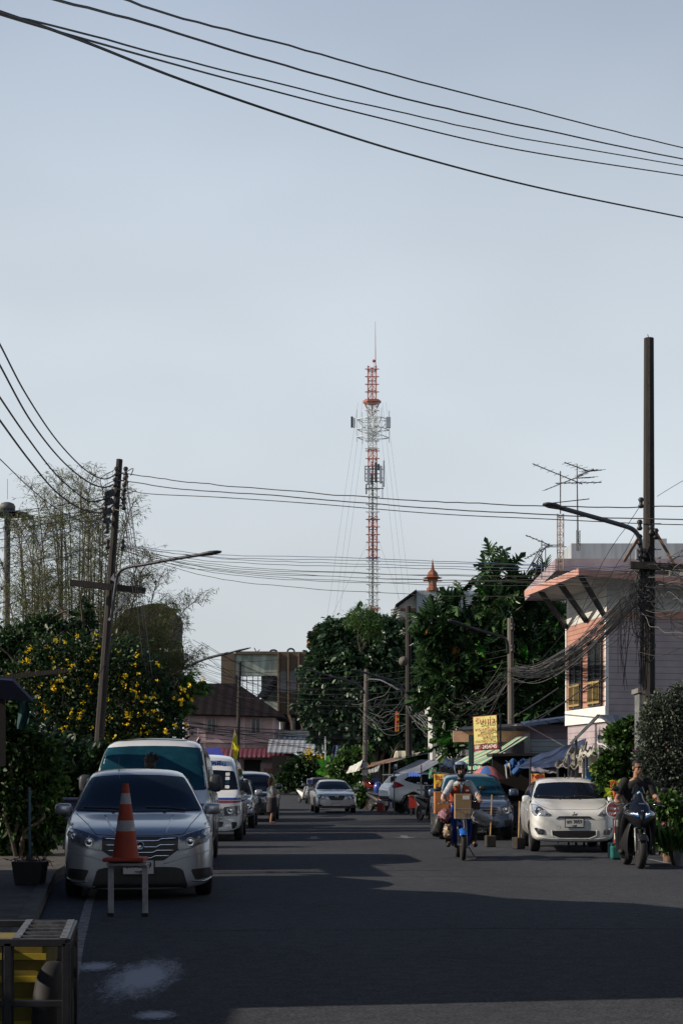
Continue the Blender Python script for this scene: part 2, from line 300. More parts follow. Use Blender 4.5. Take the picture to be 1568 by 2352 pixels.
# ---------------------------------------------------------------- vehicles
from mathutils.geometry import delaunay_2d_cdt
def skey(ks, y):
    """smooth version"""
    return (key(ks, y-.07)+key(ks, y-.03)+key(ks, y)+key(ks, y+.03)+key(ks, y+.07))/5
def paint(name, c, flake=0.0, rough=.28):
    return mat(name, c, rough, flake, var=.04, scale=3, coat=1.0)
def inpoly(x, y, p):
    r = False; n = len(p)
    for i in range(n):
        x1, y1 = p[i]; x2, y2 = p[i-1]
        if (y1 > y) != (y2 > y) and x < (x2-x1)*(y-y1)/(y2-y1)+x1: r = not r
    return r
def round_poly(p, k=.18, n=3):
    out = []; L = len(p)
    for i in range(L):
        a, b, c = Vector(p[i-1]), Vector(p[i]), Vector(p[(i+1) % L]); d1 = b+(a-b)*k; d2 = b+(c-b)*k
        for j in range(n+1): t = j/n; out.append(tuple(d1*(1-t)**2+b*2*t*(1-t)+d2*t*t))
    return out
class Car:
    def __init__(s, root, sp):
        s.root = root; s.sp = sp; s.W = sp['W']; s.L = sp['L']; W = s.W
        ys = sorted(set([0, .015, .05, .1, .17, .26, .4] + [round(.4+(s.L-.8)*i/30, 3) for i in range(31)] + [s.L-.4, s.L-.22, s.L-.1, s.L-.04, s.L]))
        vs = []; fs = []; K = 12; s.gh = max(key(sp['top'], y)-key(sp['belt'], y) for y in ys)
        for y in ys:
            b = key(sp['bot'], y); w_ = W*key(sp['half'], y); t = skey(sp['top'], y) if .2 < y < s.L-.2 else key(sp['top'], y); bl = min(key(sp['belt'], y), t-.035); g = t-bl
            rh = w_*.93+(W*sp['roof']-w_*.93)*min(1, g/s.gh)**.8
            sec = [(0, b), (.8*w_, b), (.965*w_, b+.07), (w_*.995, b+.3*(bl-b)), (w_, b+.6*(bl-b)), (w_*.985, bl-.09), (w_*.965, bl-.02), (w_*.93, bl+.005),
                   (w_*.93+(rh-w_*.93)*.55+.012*min(1, g*3), bl+(t-bl)*.5), (rh, t-.14*g-.01), (rh*.86, t-.045*g-.004), (rh*.45, t-.01*g), (0, t)]
            K = len(sec); vs += [(x, y, z) for x, z in sec]+[(-x, y, z) for x, z in sec[-2:0:-1]]
        n = 2*K-2
        for i in range(len(ys)-1): fs += [(i*n+j, (i+1)*n+j, (i+1)*n+(j+1) % n, i*n+(j+1) % n) for j in range(n)]
        fs += [tuple(range(n)), tuple(range((len(ys))*n-1, (len(ys)-1)*n-1, -1))]
        me = bpy.data.meshes.new('tmp'); me.from_pydata(vs, [], fs); me.materials.append(sp['paint']); me.materials.append(M['plastic'])
        me.polygons.foreach_set('use_smooth', [True]*len(me.polygons))
        # darker lower sill
        o = bpy.data.objects.new('tmp', me); col.objects.link(o)
        u = o.modifiers.new('u', 'SUBSURF'); u.levels = 1; u.render_levels = 1
        bpy.context.view_layer.update(); dg = bpy.context.evaluated_depsgraph_get(); s.bvh = BVHTree.FromObject(o, dg)
        cut = MB(); r = sp['wr']; s.axles = [sp['fa'], sp['ra']]; cut.cur = 1
        for ya in s.axles:
            for sx in (1, -1): cut.lathe([(r*1.17, -.17), (r*1.17, .17)], 28, 'x', (sx*(W-.13), ya, r*1.0))
        co = cut.build('tmp2', [sp['paint'], M['plastic']])
        bo = o.modifiers.new('b', 'BOOLEAN'); bo.object = co; bo.operation = 'DIFFERENCE'; bo.solver = 'EXACT'
        bpy.context.view_layer.update(); dg = bpy.context.evaluated_depsgraph_get(); m2 = bpy.data.meshes.new_from_object(o.evaluated_get(dg))
        bpy.data.objects.remove(o); bpy.data.objects.remove(co)
        m2.name = 'body'
        s.body = bpy.data.objects.new('body', m2); col.objects.link(s.body); s.body.parent = root
        for k, ya in enumerate(s.axles):
            for sx in (1, -1): s.wheel(sx*(W-.115), ya, r, sx)
    def wheel(s, x, y, r, sx):
        t = MB().lathe([(r*.62, -.085), (r*.9, -.1), (r*.985, -.075), (r, -.03), (r, .03), (r*.985, .075), (r*.9, .1), (r*.62, .085)], 30, 'x')
        o = t.build('wheel', M['black'], s.root, smooth=True, world=False); o.location = (x, y, r)
        q = MB().lathe([(0.0, sx*.02), (r*.16, sx*.05), (r*.2, sx*.02), (r*.5, -sx*.02), (r*.62, sx*.088), (r*.65, sx*.085), (r*.63, -sx*.05), (0, -sx*.05)], 28, 'x')
        ns = s.sp.get('spokes', 7)
        for i in range(ns):
            a = 2*math.pi*i/ns; q.bar((sx*.045, 0, 0), (sx*.06, math.cos(a)*r*.62, math.sin(a)*r*.62), .045, .02)
        q.build('rim', s.sp.get('rim', M['galv']), o, smooth=False, world=False); return o
    def hit(s, p, d):
        """p=(a,b): (x,z) for front/back, (y,z) for sides, (x,y) for top"""
        a, b = p
        if d == 'F': o, v = Vector((a, -2, b)), Vector((0, 1, 0))
        elif d == 'B': o, v = Vector((a, s.L+2, b)), Vector((0, -1, 0))
        elif d == 'T': o, v = Vector((a, b, 5)), Vector((0, 0, -1))
        else: sx = 1 if d == 'R' else -1; o, v = Vector((sx*4, a, b)), Vector((-sx, 0, 0))
        h, n, _, _ = s.bvh.ray_cast(o, v)
        if h is None:
            q = {'F': Vector((a, .1, b)), 'B': Vector((a, s.L, b)), 'T': Vector((a, b, 1.4)), 'R': Vector((s.W, a, b)), 'L': Vector((-s.W, a, b))}[d]; h, n, _, _ = s.bvh.find_nearest(q)
        if n.dot(v) > 0: n = -n
        return h, n
    def patch(s, name, poly, d, m, off=.006, res=.05, parent=None, rnd_=.18, flip=False):
        """a thin panel that follows the body surface"""
        if rnd_: poly = round_poly(poly, rnd_)
        xs = [p[0] for p in poly]; zs = [p[1] for p in poly]; pts = [Vector(p) for p in poly]; bd = []
        for i in range(len(poly)):   # densify the border
            a, b = Vector(poly[i]), Vector(poly[(i+1) % len(poly)]); k = max(1, int((b-a).length/res))
            bd += [a+(b-a)*j/k for j in range(k)]
        pl = [tuple(p) for p in bd]; x = min(xs)+res*.5; inner = []
        while x < max(xs):
            z = min(zs)+res*.5
            while z < max(zs):
                if inpoly(x, z, pl) and min((Vector((x, z))-p).length for p in bd) > res*.4: inner.append(Vector((x, z)))
                z += res
            x += res
        n = len(bd); v, e, f, *_ = delaunay_2d_cdt(bd+inner, [(i, (i+1) % n) for i in range(n)], [], 1, 1e-6)
        q = MB(); P3 = []
        for p in v: h, nn = s.hit((p.x, p.y), d); P3.append(h+nn*off)
        q.add(P3, [tuple(t) for t in f if inpoly(sum(v[i].x for i in t)/3, sum(v[i].y for i in t)/3, pl)])
        return q.build(name, m, parent or s.root, smooth=True, world=False)
    def both(s, name, poly, d, m, **k):
        a = s.patch(name, poly, d, m, **k); b = s.patch(name, [(-x, z) for x, z in poly][::-1], d, m, **k); return a, b
    def sides(s, name, poly, m, **k): return s.patch(name, poly, 'R', m, **k), s.patch(name, poly[::-1], 'L', m, **k)
    def seam(s, name, pts, d, r=.006, m=None, parent=None, off=0, n=8):
        q = MB(); out = []
        for a, b in zip(pts, pts[1:]):
            for j in range(n): t = j/n; h, nn = s.hit((a[0]+(b[0]-a[0])*t, a[1]+(b[1]-a[1])*t), d); out.append(h+nn*off)
        h, nn = s.hit(pts[-1], d); out.append(h+nn*off); q.tube(out, r, 5)
        return q.build(name, m or M['plastic'], parent or s.body, smooth=True, world=False)
    def windshield(s, y0=None, m=None, inset=.07, wip=True):
        sp = s.sp; yc, yr = sp['cowl'], sp['header']; zc, zr = key(sp['top'], yc), key(sp['top'], yr); wb = s.W*.93-inset; wr = s.W*sp['roof']-inset*.7; g = s.gh
        poly = [(-wb, zc+.03), (-wb*.5, zc+.015), (0, zc+.01), (wb*.5, zc+.015), (wb, zc+.03), ((wb*.45+wr*.55), zc+(zr-zc)*.55), (wr, zr-.075), (wr*.5, zr-.05), (0, zr-.045), (-wr*.5, zr-.05), (-wr, zr-.075), (-(wb*.45+wr*.55), zc+(zr-zc)*.55)]
        s.patch('windshield_frame', [(x*1.025, zc+(z-zc)*1.02-.012) for x, z in poly], 'F', M['plastic'], off=.003, rnd_=.1)
        ws = s.patch('windshield', poly, 'F', m or M['glass'], off=.008, rnd_=.1)
        if wip:
            for a, b in ((-.05*s.W-.05, -wb*.88), (wb*.75, .1)):
                s.seam('wiper', [(a, zc+.025), ((a+b)/2, zc+.05), (b, zc+.055)], 'F', .012, parent=ws, off=.012)
    def mirror(s, y, z, w_=.2, h=.15, m=None, out=0.13, glass=False):
        for sx in (1, -1):
            x = s.W*.95+out; kk = MB().ball((0, 0, 0), 1, 20, 14); q = MB().add([(sx*x+w_/2*math.copysign(abs(a)**.62, a), y+.075*math.copysign(abs(b)**.8, b), z+h/2*math.copysign(abs(c_)**.62, c_)) for a, b, c_ in kk.v], kk.f)
            o = q.build('side_mirror', m or s.sp['paint'], s.root, smooth=True, world=False)
            MB().bar((sx*(s.W*.88), y+.03, z-h*.35), (sx*(x-.02), y+.02, z-h*.3), .05, .04).build('mirror_stalk', M['plastic'], o, world=False)
    def headlight(s, poly, c=.08, lamp=((.6, .7, .05),), frame=None, housing=None):
        for sx in (1, -1):
            pl = [(sx*x, z) for x, z in poly]; pl = pl if sx == 1 else pl[::-1]
            o = s.patch('headlight', pl, 'F', housing or M['lens'], off=.008)
            for (lx, lz, lr) in lamp:
                h, nn = s.hit((sx*lx, lz), 'F'); q = MB().lathe([(lr*1.15, -.004), (lr, -.016), (lr*.9, -.006), (lr*.55, -.012), (0, -.018)], 18, 'y', (h.x, h.y-.005, h.z))
                q.build('lamp', M['chrome'], o, smooth=True, world=False)
            s.seam('lamp_trim', pl+[pl[0]], 'F', .006, M['chrome_dark'], parent=o, off=.006)
    def plate(s, z, txt=('', ''), x=0, w_=.36, h=.16, frame=None, y=None, col_=None):
        p, n = s.hit((x, z), 'F'); y = p.y-.02 if y is None else y
        f = MB().box((x, y, z), (w_+.035, .012, h+.035)).build('number_plate', frame or M['plastic'], s.root, world=False, bevel=.006)
        MB().box((x, y-.0085, z), (w_, .005, h)).build('plate_face', col_ or M['plate'], f, world=False)
        def T(t, zz, sz, ww=None):
            if t: text_mesh(t, sz, Matrix.Translation((x, y-.012, zz)) @ Euler((R(90), 0, 0)).to_matrix().to_4x4(), M['ink'], f, bold=.002, extrude=.001, width=ww, local=True)
        T(txt[0], z+h*.12, h*.62, w_*.86 if len(txt[0]) > 5 else None); T(txt[1], z-h*.36, h*.24)
    def finish(s, loc, rz): s.root.location = loc; s.root.rotation_euler = (0, 0, rz)

M['plate'] = mat('plate_white', (.62, .63, .62), .5, var=.06); M['ink'] = mat('plate_ink', (.015, .015, .02), .6, var=0)
M['lens'] = mat('headlight_lens', (.10, .11, .13), .12, .3, var=.5, scale=26, spec=.7, coat=1)
M['chrome_dark'] = mat('chrome_dark', (.45, .46, .48), .2, 1, var=.1)
M['grille'] = wave_mat('grille_mesh', (.012, .012, .014), (.035, .035, .04), 2, .022, .35, .4, bump=0)
M['headliner'] = mat('interior', (.05, .05, .055), .9)

def car(name, label, sp, group=None):
    r = thing(name, label, 'car', group=group); return Car(r, sp)

silver = paint('silver_paint', (.40, .42, .46), .55, .3); white_p = paint('white_car_paint', (.74, .75, .73), 0, .35); silver_d = paint('champagne_silver', (.52, .5, .5), .45, .32)
van_white = paint('pearl_white', (.72, .74, .74), 0, .3); bluegrey = paint('blue_grey_paint', (.10, .14, .22), .4, .28); black_p = paint('black_car_paint', (.015, .016, .02), .1, .2); grey_p = paint('grey_car_paint', (.1, .1, .12), .4, .3)

HF = [(0, .70), (.015, .78), (.05, .855), (.1, .90), (.17, .94), (.3, .975), (.6, 1), (3.6, 1), (4.1, .95), (4.4, .86)]
# --- silver sedan in the foreground
sp = dict(W=.915, L=4.55, paint=silver, roof=.70, wr=.315, fa=.88, ra=3.55, bot=[(0, .13), (.3, .13), (4.2, .2), (4.55, .35)],
          half=[(0, .70), (.015, .78), (.05, .855), (.1, .90), (.17, .94), (.3, .975), (.6, 1), (3.8, 1), (4.2, .95), (4.55, .84)],
          top=[(0, .66), (.015, .745), (.06, .80), (.2, .86), (.5, .93), (1.05, 1.02), (1.15, 1.04), (1.9, 1.46), (2.12, 1.55), (2.4, 1.60), (2.9, 1.60), (3.3, 1.5), (4.0, 1.2), (4.45, 1.13), (4.55, .95)],
          belt=[(0, .6), (.05, .7), (.2, .8), (.5, .88), (1.1, .99), (4.4, 1.06), (4.55, .9)], cowl=1.1, header=2.13, spokes=5)
c = car('parked_sedan', 'silver four-door sedan parked behind the orange cone, leftmost car', sp)
c.windshield()
c.headlight([(.45, .60), (.46, .745), (.60, .80), (.76, .845), (.86, .86), (.875, .79), (.80, .70), (.62, .635)], lamp=((.60, .70, .05), (.78, .77, .032)))
gr = c.patch('grille', [(-.46, .76), (.46, .76), (.45, .60), (.28, .475), (-.28, .475), (-.45, .60)], 'F', M['grille'], off=.004, rnd_=.08)
for dz, x0, w2 in ((.735, .42, .26), (.665, .41, .24), (.60, .39, .2), (.535, .34, .18)):
    c.seam('grille_bar', [(-x0, dz), (-w2, dz), (-w2+.05, dz-.025), (w2-.05, dz-.025), (w2, dz), (x0, dz)], 'F', .011, M['chrome'], parent=gr, off=.018)
h_, n_ = c.hit((0, .63), 'F')
MB().lathe([(.045, -.012), (.05, -.022), (.042, -.026), (.04, -.014)], 24, 'y', (0.0, h_.y-.02, .66)).build('badge', M['chrome'], gr, world=False, smooth=True)
c.patch('lower_intake', [(-.5, .40), (.5, .40), (.58, .13), (-.58, .13)], 'F', M['plastic'], off=.006)
for a in c.both('fog_recess', [(.6, .37), (.84, .39), (.86, .27), (.66, .24)], 'F', M['plastic'], off=.006): pass
for sx in (1, -1):
    c.seam('hood_crease', [(sx*.30, .80), (sx*.42, 1.0)], 'F', .012, silver); c.seam('shoulder_crease', [(sx*.80, .90), (sx*.885, .97)], 'F', .01, silver)
    c.seam('fog_trim', [(sx*.62, .235), (sx*.75, .23), (sx*.87, .265)], 'F', .01, M['chrome_dark'], off=.008)
    c.seam('hood_seam', [(sx*.52, .79), (sx*.62, .9), (sx*.78, 1.02)], 'F', .005)
    h2, n2 = c.hit((sx*.32, 1.1), 'T'); MB().ball(h2+n2*.008, (.022, .018, .01), 8, 6).build('washer_nozzle', M['plastic'], c.body, world=False)
c.seam('hood_edge', [(-.52, .79), (-.3, .772), (.3, .772), (.52, .79)], 'F', .005)
c.seam('bumper_crease', [(-.86, .60), (-.5, .50), (-.28, .44)], 'F', .006, silver); c.seam('bumper_crease', [(.28, .44), (.5, .50), (.86, .60)], 'F', .006, silver)
c.plate(.40, ('บท 4999', 'ชลบุรี'), x=-.02)
c.sides('side_window', [(1.5, 1.07), (2.15, 1.42), (2.7, 1.48), (3.2, 1.44), (3.7, 1.12)], M['glass'], off=.006)
for d_ in 'RL': c.seam('door_seam', [(1.35, .35), (1.35, 1.0)], d_); c.seam('door_seam', [(2.5, .3), (2.5, 1.05)], d_)
c.mirror(1.45, 1.07, .22, .15, out=.08)
MB().tube([(-.25, 2.2, 1.53), (-.25, 2.15, 1.75)], [.005, .003], 5).build('aerial', M['plastic'], c.root, world=False)
c.finish(GX(322, 18.75), R(8))

# --- white people carrier behind it
sp = dict(W=.98, L=5.0, paint=van_white, roof=.80, wr=.34, fa=.95, ra=4.0, bot=[(0, .22), (5, .25)], half=[(0, .74), (.015, .82), (.05, .88), (.12, .93), (.25, .97), (.5, 1), (4.6, 1), (5.0, .93)],
          top=[(0, .72), (.015, .8), (.06, .9), (.2, 1.0), (.5, 1.1), (.75, 1.17), (.82, 1.19), (1.25, 1.62), (1.5, 1.84), (1.72, 1.97), (2.0, 2.03), (4.6, 2.0), (4.85, 1.8), (5.0, 1.3)],
          belt=[(0, .65), (.06, .8), (.2, .9), (.8, 1.1), (4.8, 1.15), (5, 1.0)], cowl=.78, header=1.66, spokes=6)
c = car('parked_van', 'white people carrier with a dark blue windscreen between the sedan and the striped minibus', sp)
c.windshield(m=M['glass_blue'], inset=.06)
c.headlight([(.5, .78), (.52, .9), (.75, .98), (.93, 1.0), (.94, .86), (.7, .8)], lamp=((.72, .88, .06),))
c.patch('grille', [(-.46, .88), (.46, .88), (.4, .68), (-.4, .68)], 'F', M['grille'], off=.006); c.patch('lower_intake', [(-.6, .5), (.6, .5), (.6, .3), (-.6, .3)], 'F', M['plastic'], off=.006)
c.patch('sunroof', [(-.58, 1.86), (.52, 1.86), (.52, 2.55), (-.58, 2.55)], 'T', M['glass'], off=.01)
c.sides('side_window', [(1.2, 1.2), (1.75, 1.78), (4.4, 1.8), (4.6, 1.25)], M['glass'], off=.006)
for d_ in 'RL': c.seam('door_seam', [(1.25, .35), (1.25, 1.15)], d_); c.seam('door_seam', [(2.4, .3), (2.4, 1.15)], d_)
c.seam('hood_edge', [(-.5, .92), (0, .94), (.5, .92)], 'F', .006); c.mirror(.95, 1.3, .2, .27, M['darkmetal'], out=.08); c.plate(.55, ('ฮจ 2718', ''))
c.finish(GX(337, 25.0), R(3)); c.root.scale = (1.06, 1, 1.065)

# --- striped minibus
sp = dict(W=.97, L=5.4, paint=van_white, roof=.80, wr=.33, fa=1.0, ra=4.1, bot=[(0, .24), (5.4, .28)], half=[(0, .86), (.015, .91), (.05, .945), (.12, .97), (.3, 1), (5.2, 1), (5.4, .95)],
          top=[(0, .9), (.015, 1.0), (.06, 1.06), (.3, 1.17), (.34, 1.19), (.7, 1.62), (.78, 1.7), (1.0, 1.86), (1.3, 1.99), (1.8, 2.06), (5.2, 2.04), (5.4, 1.8)],
          belt=[(0, .8), (.06, .95), (.4, 1.12), (5.4, 1.12)], cowl=.34, header=.8, rim=M['galv'])
c = car('minibus', 'white high-roof minibus with blue and red stripes and Thai lettering above its windscreen', sp)
c.windshield(m=M['glass'], inset=.05)
for i, (z, m_) in enumerate(((1.6, M['plate']), (1.5, M['plate']), (1.4, M['glass_blue']), (1.3, M['plate']))): c.patch('windscreen_sticker', [(.56, z), (.66, z), (.66, z-.075), (.56, z-.075)], 'F', m_, off=.014, res=.03)
M['stripe_b'] = mat('stripe_blue', (.02, .06, .3), .4); M['stripe_r'] = mat('stripe_red', (.3, .03, .05), .4)
c.patch('stripe', [(-.97, 1.02), (.93, 1.02), (.93, .97), (-.97, .97)], 'F', M['stripe_b'], off=.005, rnd_=0); c.patch('stripe', [(-.97, .955), (.93, .955), (.93, .9), (-.97, .9)], 'F', M['stripe_r'], off=.005, rnd_=0)
c.headlight([(.55, .6), (.54, .8), (.9, .84), (.93, .66), (.85, .6)], lamp=((.7, .72, .07),))
gr = c.patch('grille', [(-.53, .80), (.53, .80), (.53, .50), (-.53, .50)], 'F', M['chrome_dark'], off=.006)
for z in (.76, .69, .56): c.seam('grille_bar', [(-.52, z), (.52, z)], 'F', .02, M['chrome'], parent=gr, off=.015)
c.patch('lower_intake', [(-.55, .47), (.55, .47), (.5, .33), (-.5, .33)], 'F', M['plastic'], off=.006)
c.both('fog_recess', [(.72, .46), (.85, .46), (.85, .3), (.74, .3)], 'F', M['plastic'], off=.006)
c.sides('side_window', [(.9, 1.2), (1.15, 1.7), (5.0, 1.72), (5.0, 1.22)], M['glass'], off=.006); c.mirror(.75, 1.3, .14, .3, M['plastic'], out=.12)
for d_ in 'RL': c.seam('door_seam', [(1.5, .35), (1.5, 1.15)], d_); c.seam('stripe', [(.3, .95), (5.2, .95)], d_, .03, M['stripe_b'])
h2, n2 = c.hit((.3, 1.82), 'F')
text_mesh('สัตหีบ', .19, Matrix.Translation((.34, h2.y-.03, 1.81)) @ Euler((R(62), 0, 0)).to_matrix().to_4x4(), M['stripe_b'], c.root, bold=.003, extrude=.012, local=True)
c.finish(GX(460, 36.4), R(2))

# --- silver sedan coming up the road
sp = dict(W=.9, L=4.75, paint=silver_d, roof=.66, wr=.32, fa=.95, ra=3.7, bot=[(0, .2), (4.75, .25)], half=[(0, .66), (.015, .74), (.05, .82), (.12, .9), (.25, .95), (.5, .99), (.8, 1), (4, 1), (4.4, .95), (4.75, .85)],
          top=[(0, .62), (.015, .70), (.06, .76), (.2, .83), (.6, .91), (1.25, 1.0), (1.35, 1.02), (2.0, 1.33), (2.2, 1.4), (2.6, 1.46), (3.1, 1.45), (3.5, 1.36), (4.1, 1.1), (4.65, 1.05), (4.75, .8)],
          belt=[(0, .55), (.06, .68), (.25, .76), (1.25, .93), (4.6, 1.0), (4.75, .8)], cowl=1.3, header=2.22)
c = car('driving_sedan', 'silver sedan with a pinkish bumper driving up the middle of the road', sp)
c.windshield(inset=.06)
c.headlight([(.42, .6), (.52, .72), (.72, .79), (.84, .8), (.83, .68), (.7, .6)], lamp=((.58, .67, .06), (.73, .71, .05)))
gr = c.patch('grille', [(-.37, .74), (.37, .74), (.3, .58), (.2, .55), (-.2, .55), (-.3, .58)], 'F', M['grille'], off=.006); c.seam('grille_bar', [(-.37, .75), (.37, .75)], 'F', .015, M['chrome'], parent=gr, off=.01)
MB().lathe([(.06, -.012), (.065, -.02), (.055, -.024), (.05, -.01)], 20, 'y', (0, c.hit((0, .7), 'F')[0].y-.012, .72)).build('badge', M['chrome'], gr, world=False)
c.patch('lower_intake', [(-.72, .31), (.72, .31), (.62, .23), (-.62, .23)], 'F', M['plastic'], off=.006)
c.both('fog_recess', [(.6, .36), (.78, .37), (.78, .30), (.6, .29)], 'F', M['plastic'], off=.006)
c.plate(.40, ('กษ 4172', ''), frame=M['red'], y=-.03)
c.sides('side_window', [(1.6, 1.0), (2.2, 1.33), (2.8, 1.4), (3.4, 1.33), (3.9, 1.05)], M['glass'], off=.006); c.mirror(1.5, 1.03, .22, .14)
c.finish(GX(773, 67), R(5))

# --- small white hatchback on the right
sp = dict(W=.835, L=3.75, paint=white_p, roof=.72, wr=.30, fa=.78, ra=3.22, bot=[(0, .24), (.2, .2), (3.75, .3)], half=[(0, .70), (.015, .78), (.05, .86), (.12, .92), (.25, .97), (.5, 1), (3.3, 1), (3.6, .95), (3.75, .88)],
          top=[(0, .70), (.015, .77), (.05, .83), (.15, .88), (.4, .955), (.85, 1.04), (.95, 1.06), (1.45, 1.33), (1.65, 1.425), (1.85, 1.475), (2.2, 1.5), (2.9, 1.475), (3.4, 1.38), (3.65, 1.0), (3.75, .8)],
          belt=[(0, .62), (.05, .74), (.15, .8), (.85, .97), (3.6, 1.0), (3.75, .75)], cowl=.88, header=1.68, spokes=6)
c = car('parked_hatchback', 'small white hatchback with a dark windscreen parked beside the round sign', sp)
c.windshield(inset=.06)
M['lens_b'] = mat('headlight_lens_bright', (.35, .38, .42), .12, .3, var=.4, scale=22, coat=1)
c.headlight([(.455, .74), (.53, .73), (.76, .735), (.80, .80), (.78, .95), (.72, .95), (.55, .82)], lamp=((.68, .83, .075), (.53, .765, .035)), housing=M['lens_b'])
gr = c.patch('grille', [(-.345, .685), (-.3, .725), (.3, .725), (.345, .685), (.28, .69), (-.28, .69)], 'F', M['plastic'], off=.006, rnd_=.1); c.seam('grille_lip', [(-.36, .675), (-.28, .685), (.28, .685), (.36, .675)], 'F', .01, M['chrome_dark'], parent=gr, off=.004)
q = MB(); yb = c.hit((0, .77), 'F')[0].y-.014   # three-part badge
for a in (90, 210, 330):
    a = R(a); u = Vector((math.cos(a), 0, math.sin(a))); v = Vector((-u.z, 0, u.x)); o_ = Vector((0, yb, .765)); q.prism([o_, o_+u*.026+v*.015, o_+u*.052, o_+u*.026-v*.015], (0, .008, 0))
q.build('badge', M['chrome_dark'], c.root, world=False)
c.patch('lower_intake', [(-.43, .44), (.43, .44), (.42, .36), (.3, .30), (-.3, .30), (-.42, .36)], 'F', M['grille'], off=.006); c.seam('intake_lip', [(-.44, .45), (-.43, .34), (-.3, .285), (.3, .285), (.43, .34), (.44, .45)], 'F', .012, white_p, off=.0)
for sx in (1, -1):
    a = c.patch('fog_recess', [(sx*.56, .36), (sx*.58, .46), (sx*.74, .50), (sx*.77, .48), (sx*.70, .36)][::sx], 'F', M['chrome_dark'], off=.006)
    h2, _ = c.hit((sx*.655, .42), 'F'); MB().lathe([(.05, -.006), (.048, -.014), (.03, -.01), (0, -.014)], 18, 'y', (h2.x, h2.y-.002, h2.z)).build('fog_lamp', M['lens'], a, world=False, smooth=True)
    c.seam('hood_seam', [(sx*.48, .86), (sx*.62, .92), (sx*.72, 1.0)], 'F', .005)
    h2, n2 = c.hit((sx*.2, .84), 'T'); MB().ball(h2+n2*.006, (.016, .014, .008), 8, 6).build('washer_nozzle', M['plastic'], c.body, world=False)
    c.seam('bumper_crease', [(sx*.3, .27), (sx*.55, .29), (sx*.76, .34)], 'F', .008, white_p)
c.seam('hood_edge', [(-.48, .86), (-.2, .85), (0, .853), (.2, .85), (.48, .86)], 'F', .005)
c.seam('tow_cover', [(-.35, .535), (-.28, .535), (-.28, .475), (-.35, .475), (-.35, .535)], 'F', .003, M['offwhite'])
c.plate(.595, ('ขท 3059', 'ชลบุรี'), w_=.345, h=.155)
c.sides('side_window', [(1.15, 1.03), (1.75, 1.36), (2.3, 1.42), (2.9, 1.37), (3.2, 1.08)], M['glass'], off=.006); c.mirror(1.05, 1.05, .17, .15, out=.07)
for d_ in 'RL': c.seam('door_seam', [(1.05, .35), (1.05, .98)], d_); c.seam('door_seam', [(2.1, .3), (2.1, 1.05)], d_); c.seam('body_crease', [(1.1, .82), (3.0, .9)], d_, .008, white_p)
MB().tube([(0, 1.85, 1.49), (0, 1.92, 1.53), (0, 1.97, 1.57)], [.02, .01, .005], 6).build('aerial', M['plastic'], c.root, world=False)
c.finish(GX(1318, 30.8), R(-2.5))

# --- pickup-like cars behind the courier
def suv(name, label, pnt, loc, rz, hgt=1.75, W=.9, L=4.9, glass=None, stripe=False, roofrail=True, gr_m=None):
    k = hgt/1.75
    sp = dict(W=W, L=L, paint=pnt, roof=.74, wr=.36, fa=.95, ra=L-1.0, bot=[(0, .3), (L, .35)], half=[(0, .74), (.015, .82), (.05, .88), (.12, .93), (.25, .97), (.5, 1), (L-.4, 1), (L, .9)],
          top=[(0, .82*k), (.015, .9*k), (.06, .97*k), (.3, 1.05*k), (1.1, 1.12*k), (1.2, 1.14*k), (1.75, 1.56*k), (1.95, 1.66*k), (2.2, 1.72*k), (2.7, 1.75*k), (L-.6, 1.72*k), (L-.2, 1.5*k), (L, 1.0*k)],
          belt=[(0, .72*k), (.06, .86*k), (1.1, 1.03*k), (L-.2, 1.1*k), (L, .95*k)], cowl=1.15, header=2.0)
    c = car(name, label, sp); c.windshield(m=glass or M['glass'], inset=.06)
    c.headlight([(.5, .68*k), (.5, .84*k), (.68, .9*k), (.84, .9*k), (.84, .72*k), (.7, .67*k)], lamp=((.66, .78*k, .08),))
    gr = c.patch('grille', [(-.46, .86*k), (.46, .86*k), (.4, .6*k), (-.4, .6*k)], 'F', M['grille'], off=.006)
    for z in (.8, .73, .66): c.seam('grille_bar', [(-.43, z*k), (.43, z*k)], 'F', .014, gr_m or M['chrome_dark'], parent=gr, off=.012)
    c.patch('lower_intake', [(-.5, .5*k), (.5, .5*k), (.4, .32*k), (-.4, .32*k)], 'F', M['plastic'], off=.006)
    c.both('fog_recess', [(.6, .52*k), (.8, .54*k), (.78, .38*k), (.62, .38*k)], 'F', M['plastic'], off=.006)
    c.sides('side_window', [(1.55, 1.14*k), (2.1, 1.56*k), (L-.9, 1.6*k), (L-.55, 1.2*k)], M['glass'], off=.006); c.mirror(1.4, 1.22*k, .24, .19)
    for d_ in 'RL':
        c.seam('door_seam', [(1.3, .4), (1.3, 1.05*k)], d_); c.seam('door_seam', [(2.4, .4), (2.4, 1.05*k)], d_)
    c.seam('hood_edge', [(-.5, .93*k), (0, .95*k), (.5, .93*k)], 'F', .006)
    c.plate(.55*k, ('', '')); c.finish(loc, rz); return c
c = suv('pickup_truck', 'slate blue pickup parked behind the courier on the motorbike', bluegrey, GX(1098, 37.0), R(0), 1.62, .9, 5.0, glass=M['glass_blue'])
suv('parked_suv', 'grey estate car behind the slate blue pickup, next to the white hatchback', grey_p, GX(1142, 41.5), R(-1), 1.72, .92, 4.7)
suv('parked_suv', 'silver hatchback whose mirror shows just behind the striped minibus', silver, GX(517, 46.0), R(1), 1.5, .85, 4.2)
suv('pickup_truck', 'black pickup parked with its nose beside the standing woman', black_p, GX(568, 53.0), R(0), 1.72, .92, 5.0, gr_m=M['plastic'])
suv('parked_suv', 'tall silver car with a curved roof behind the black pickup', silver, GX(550, 63.0), R(-2), 1.8, .95, 4.8)
suv('parked_suv', 'small blue-grey car farthest back in the left row of parked cars', bluegrey, GX(578, 72.0), R(-4), 1.55, .9, 4.4)
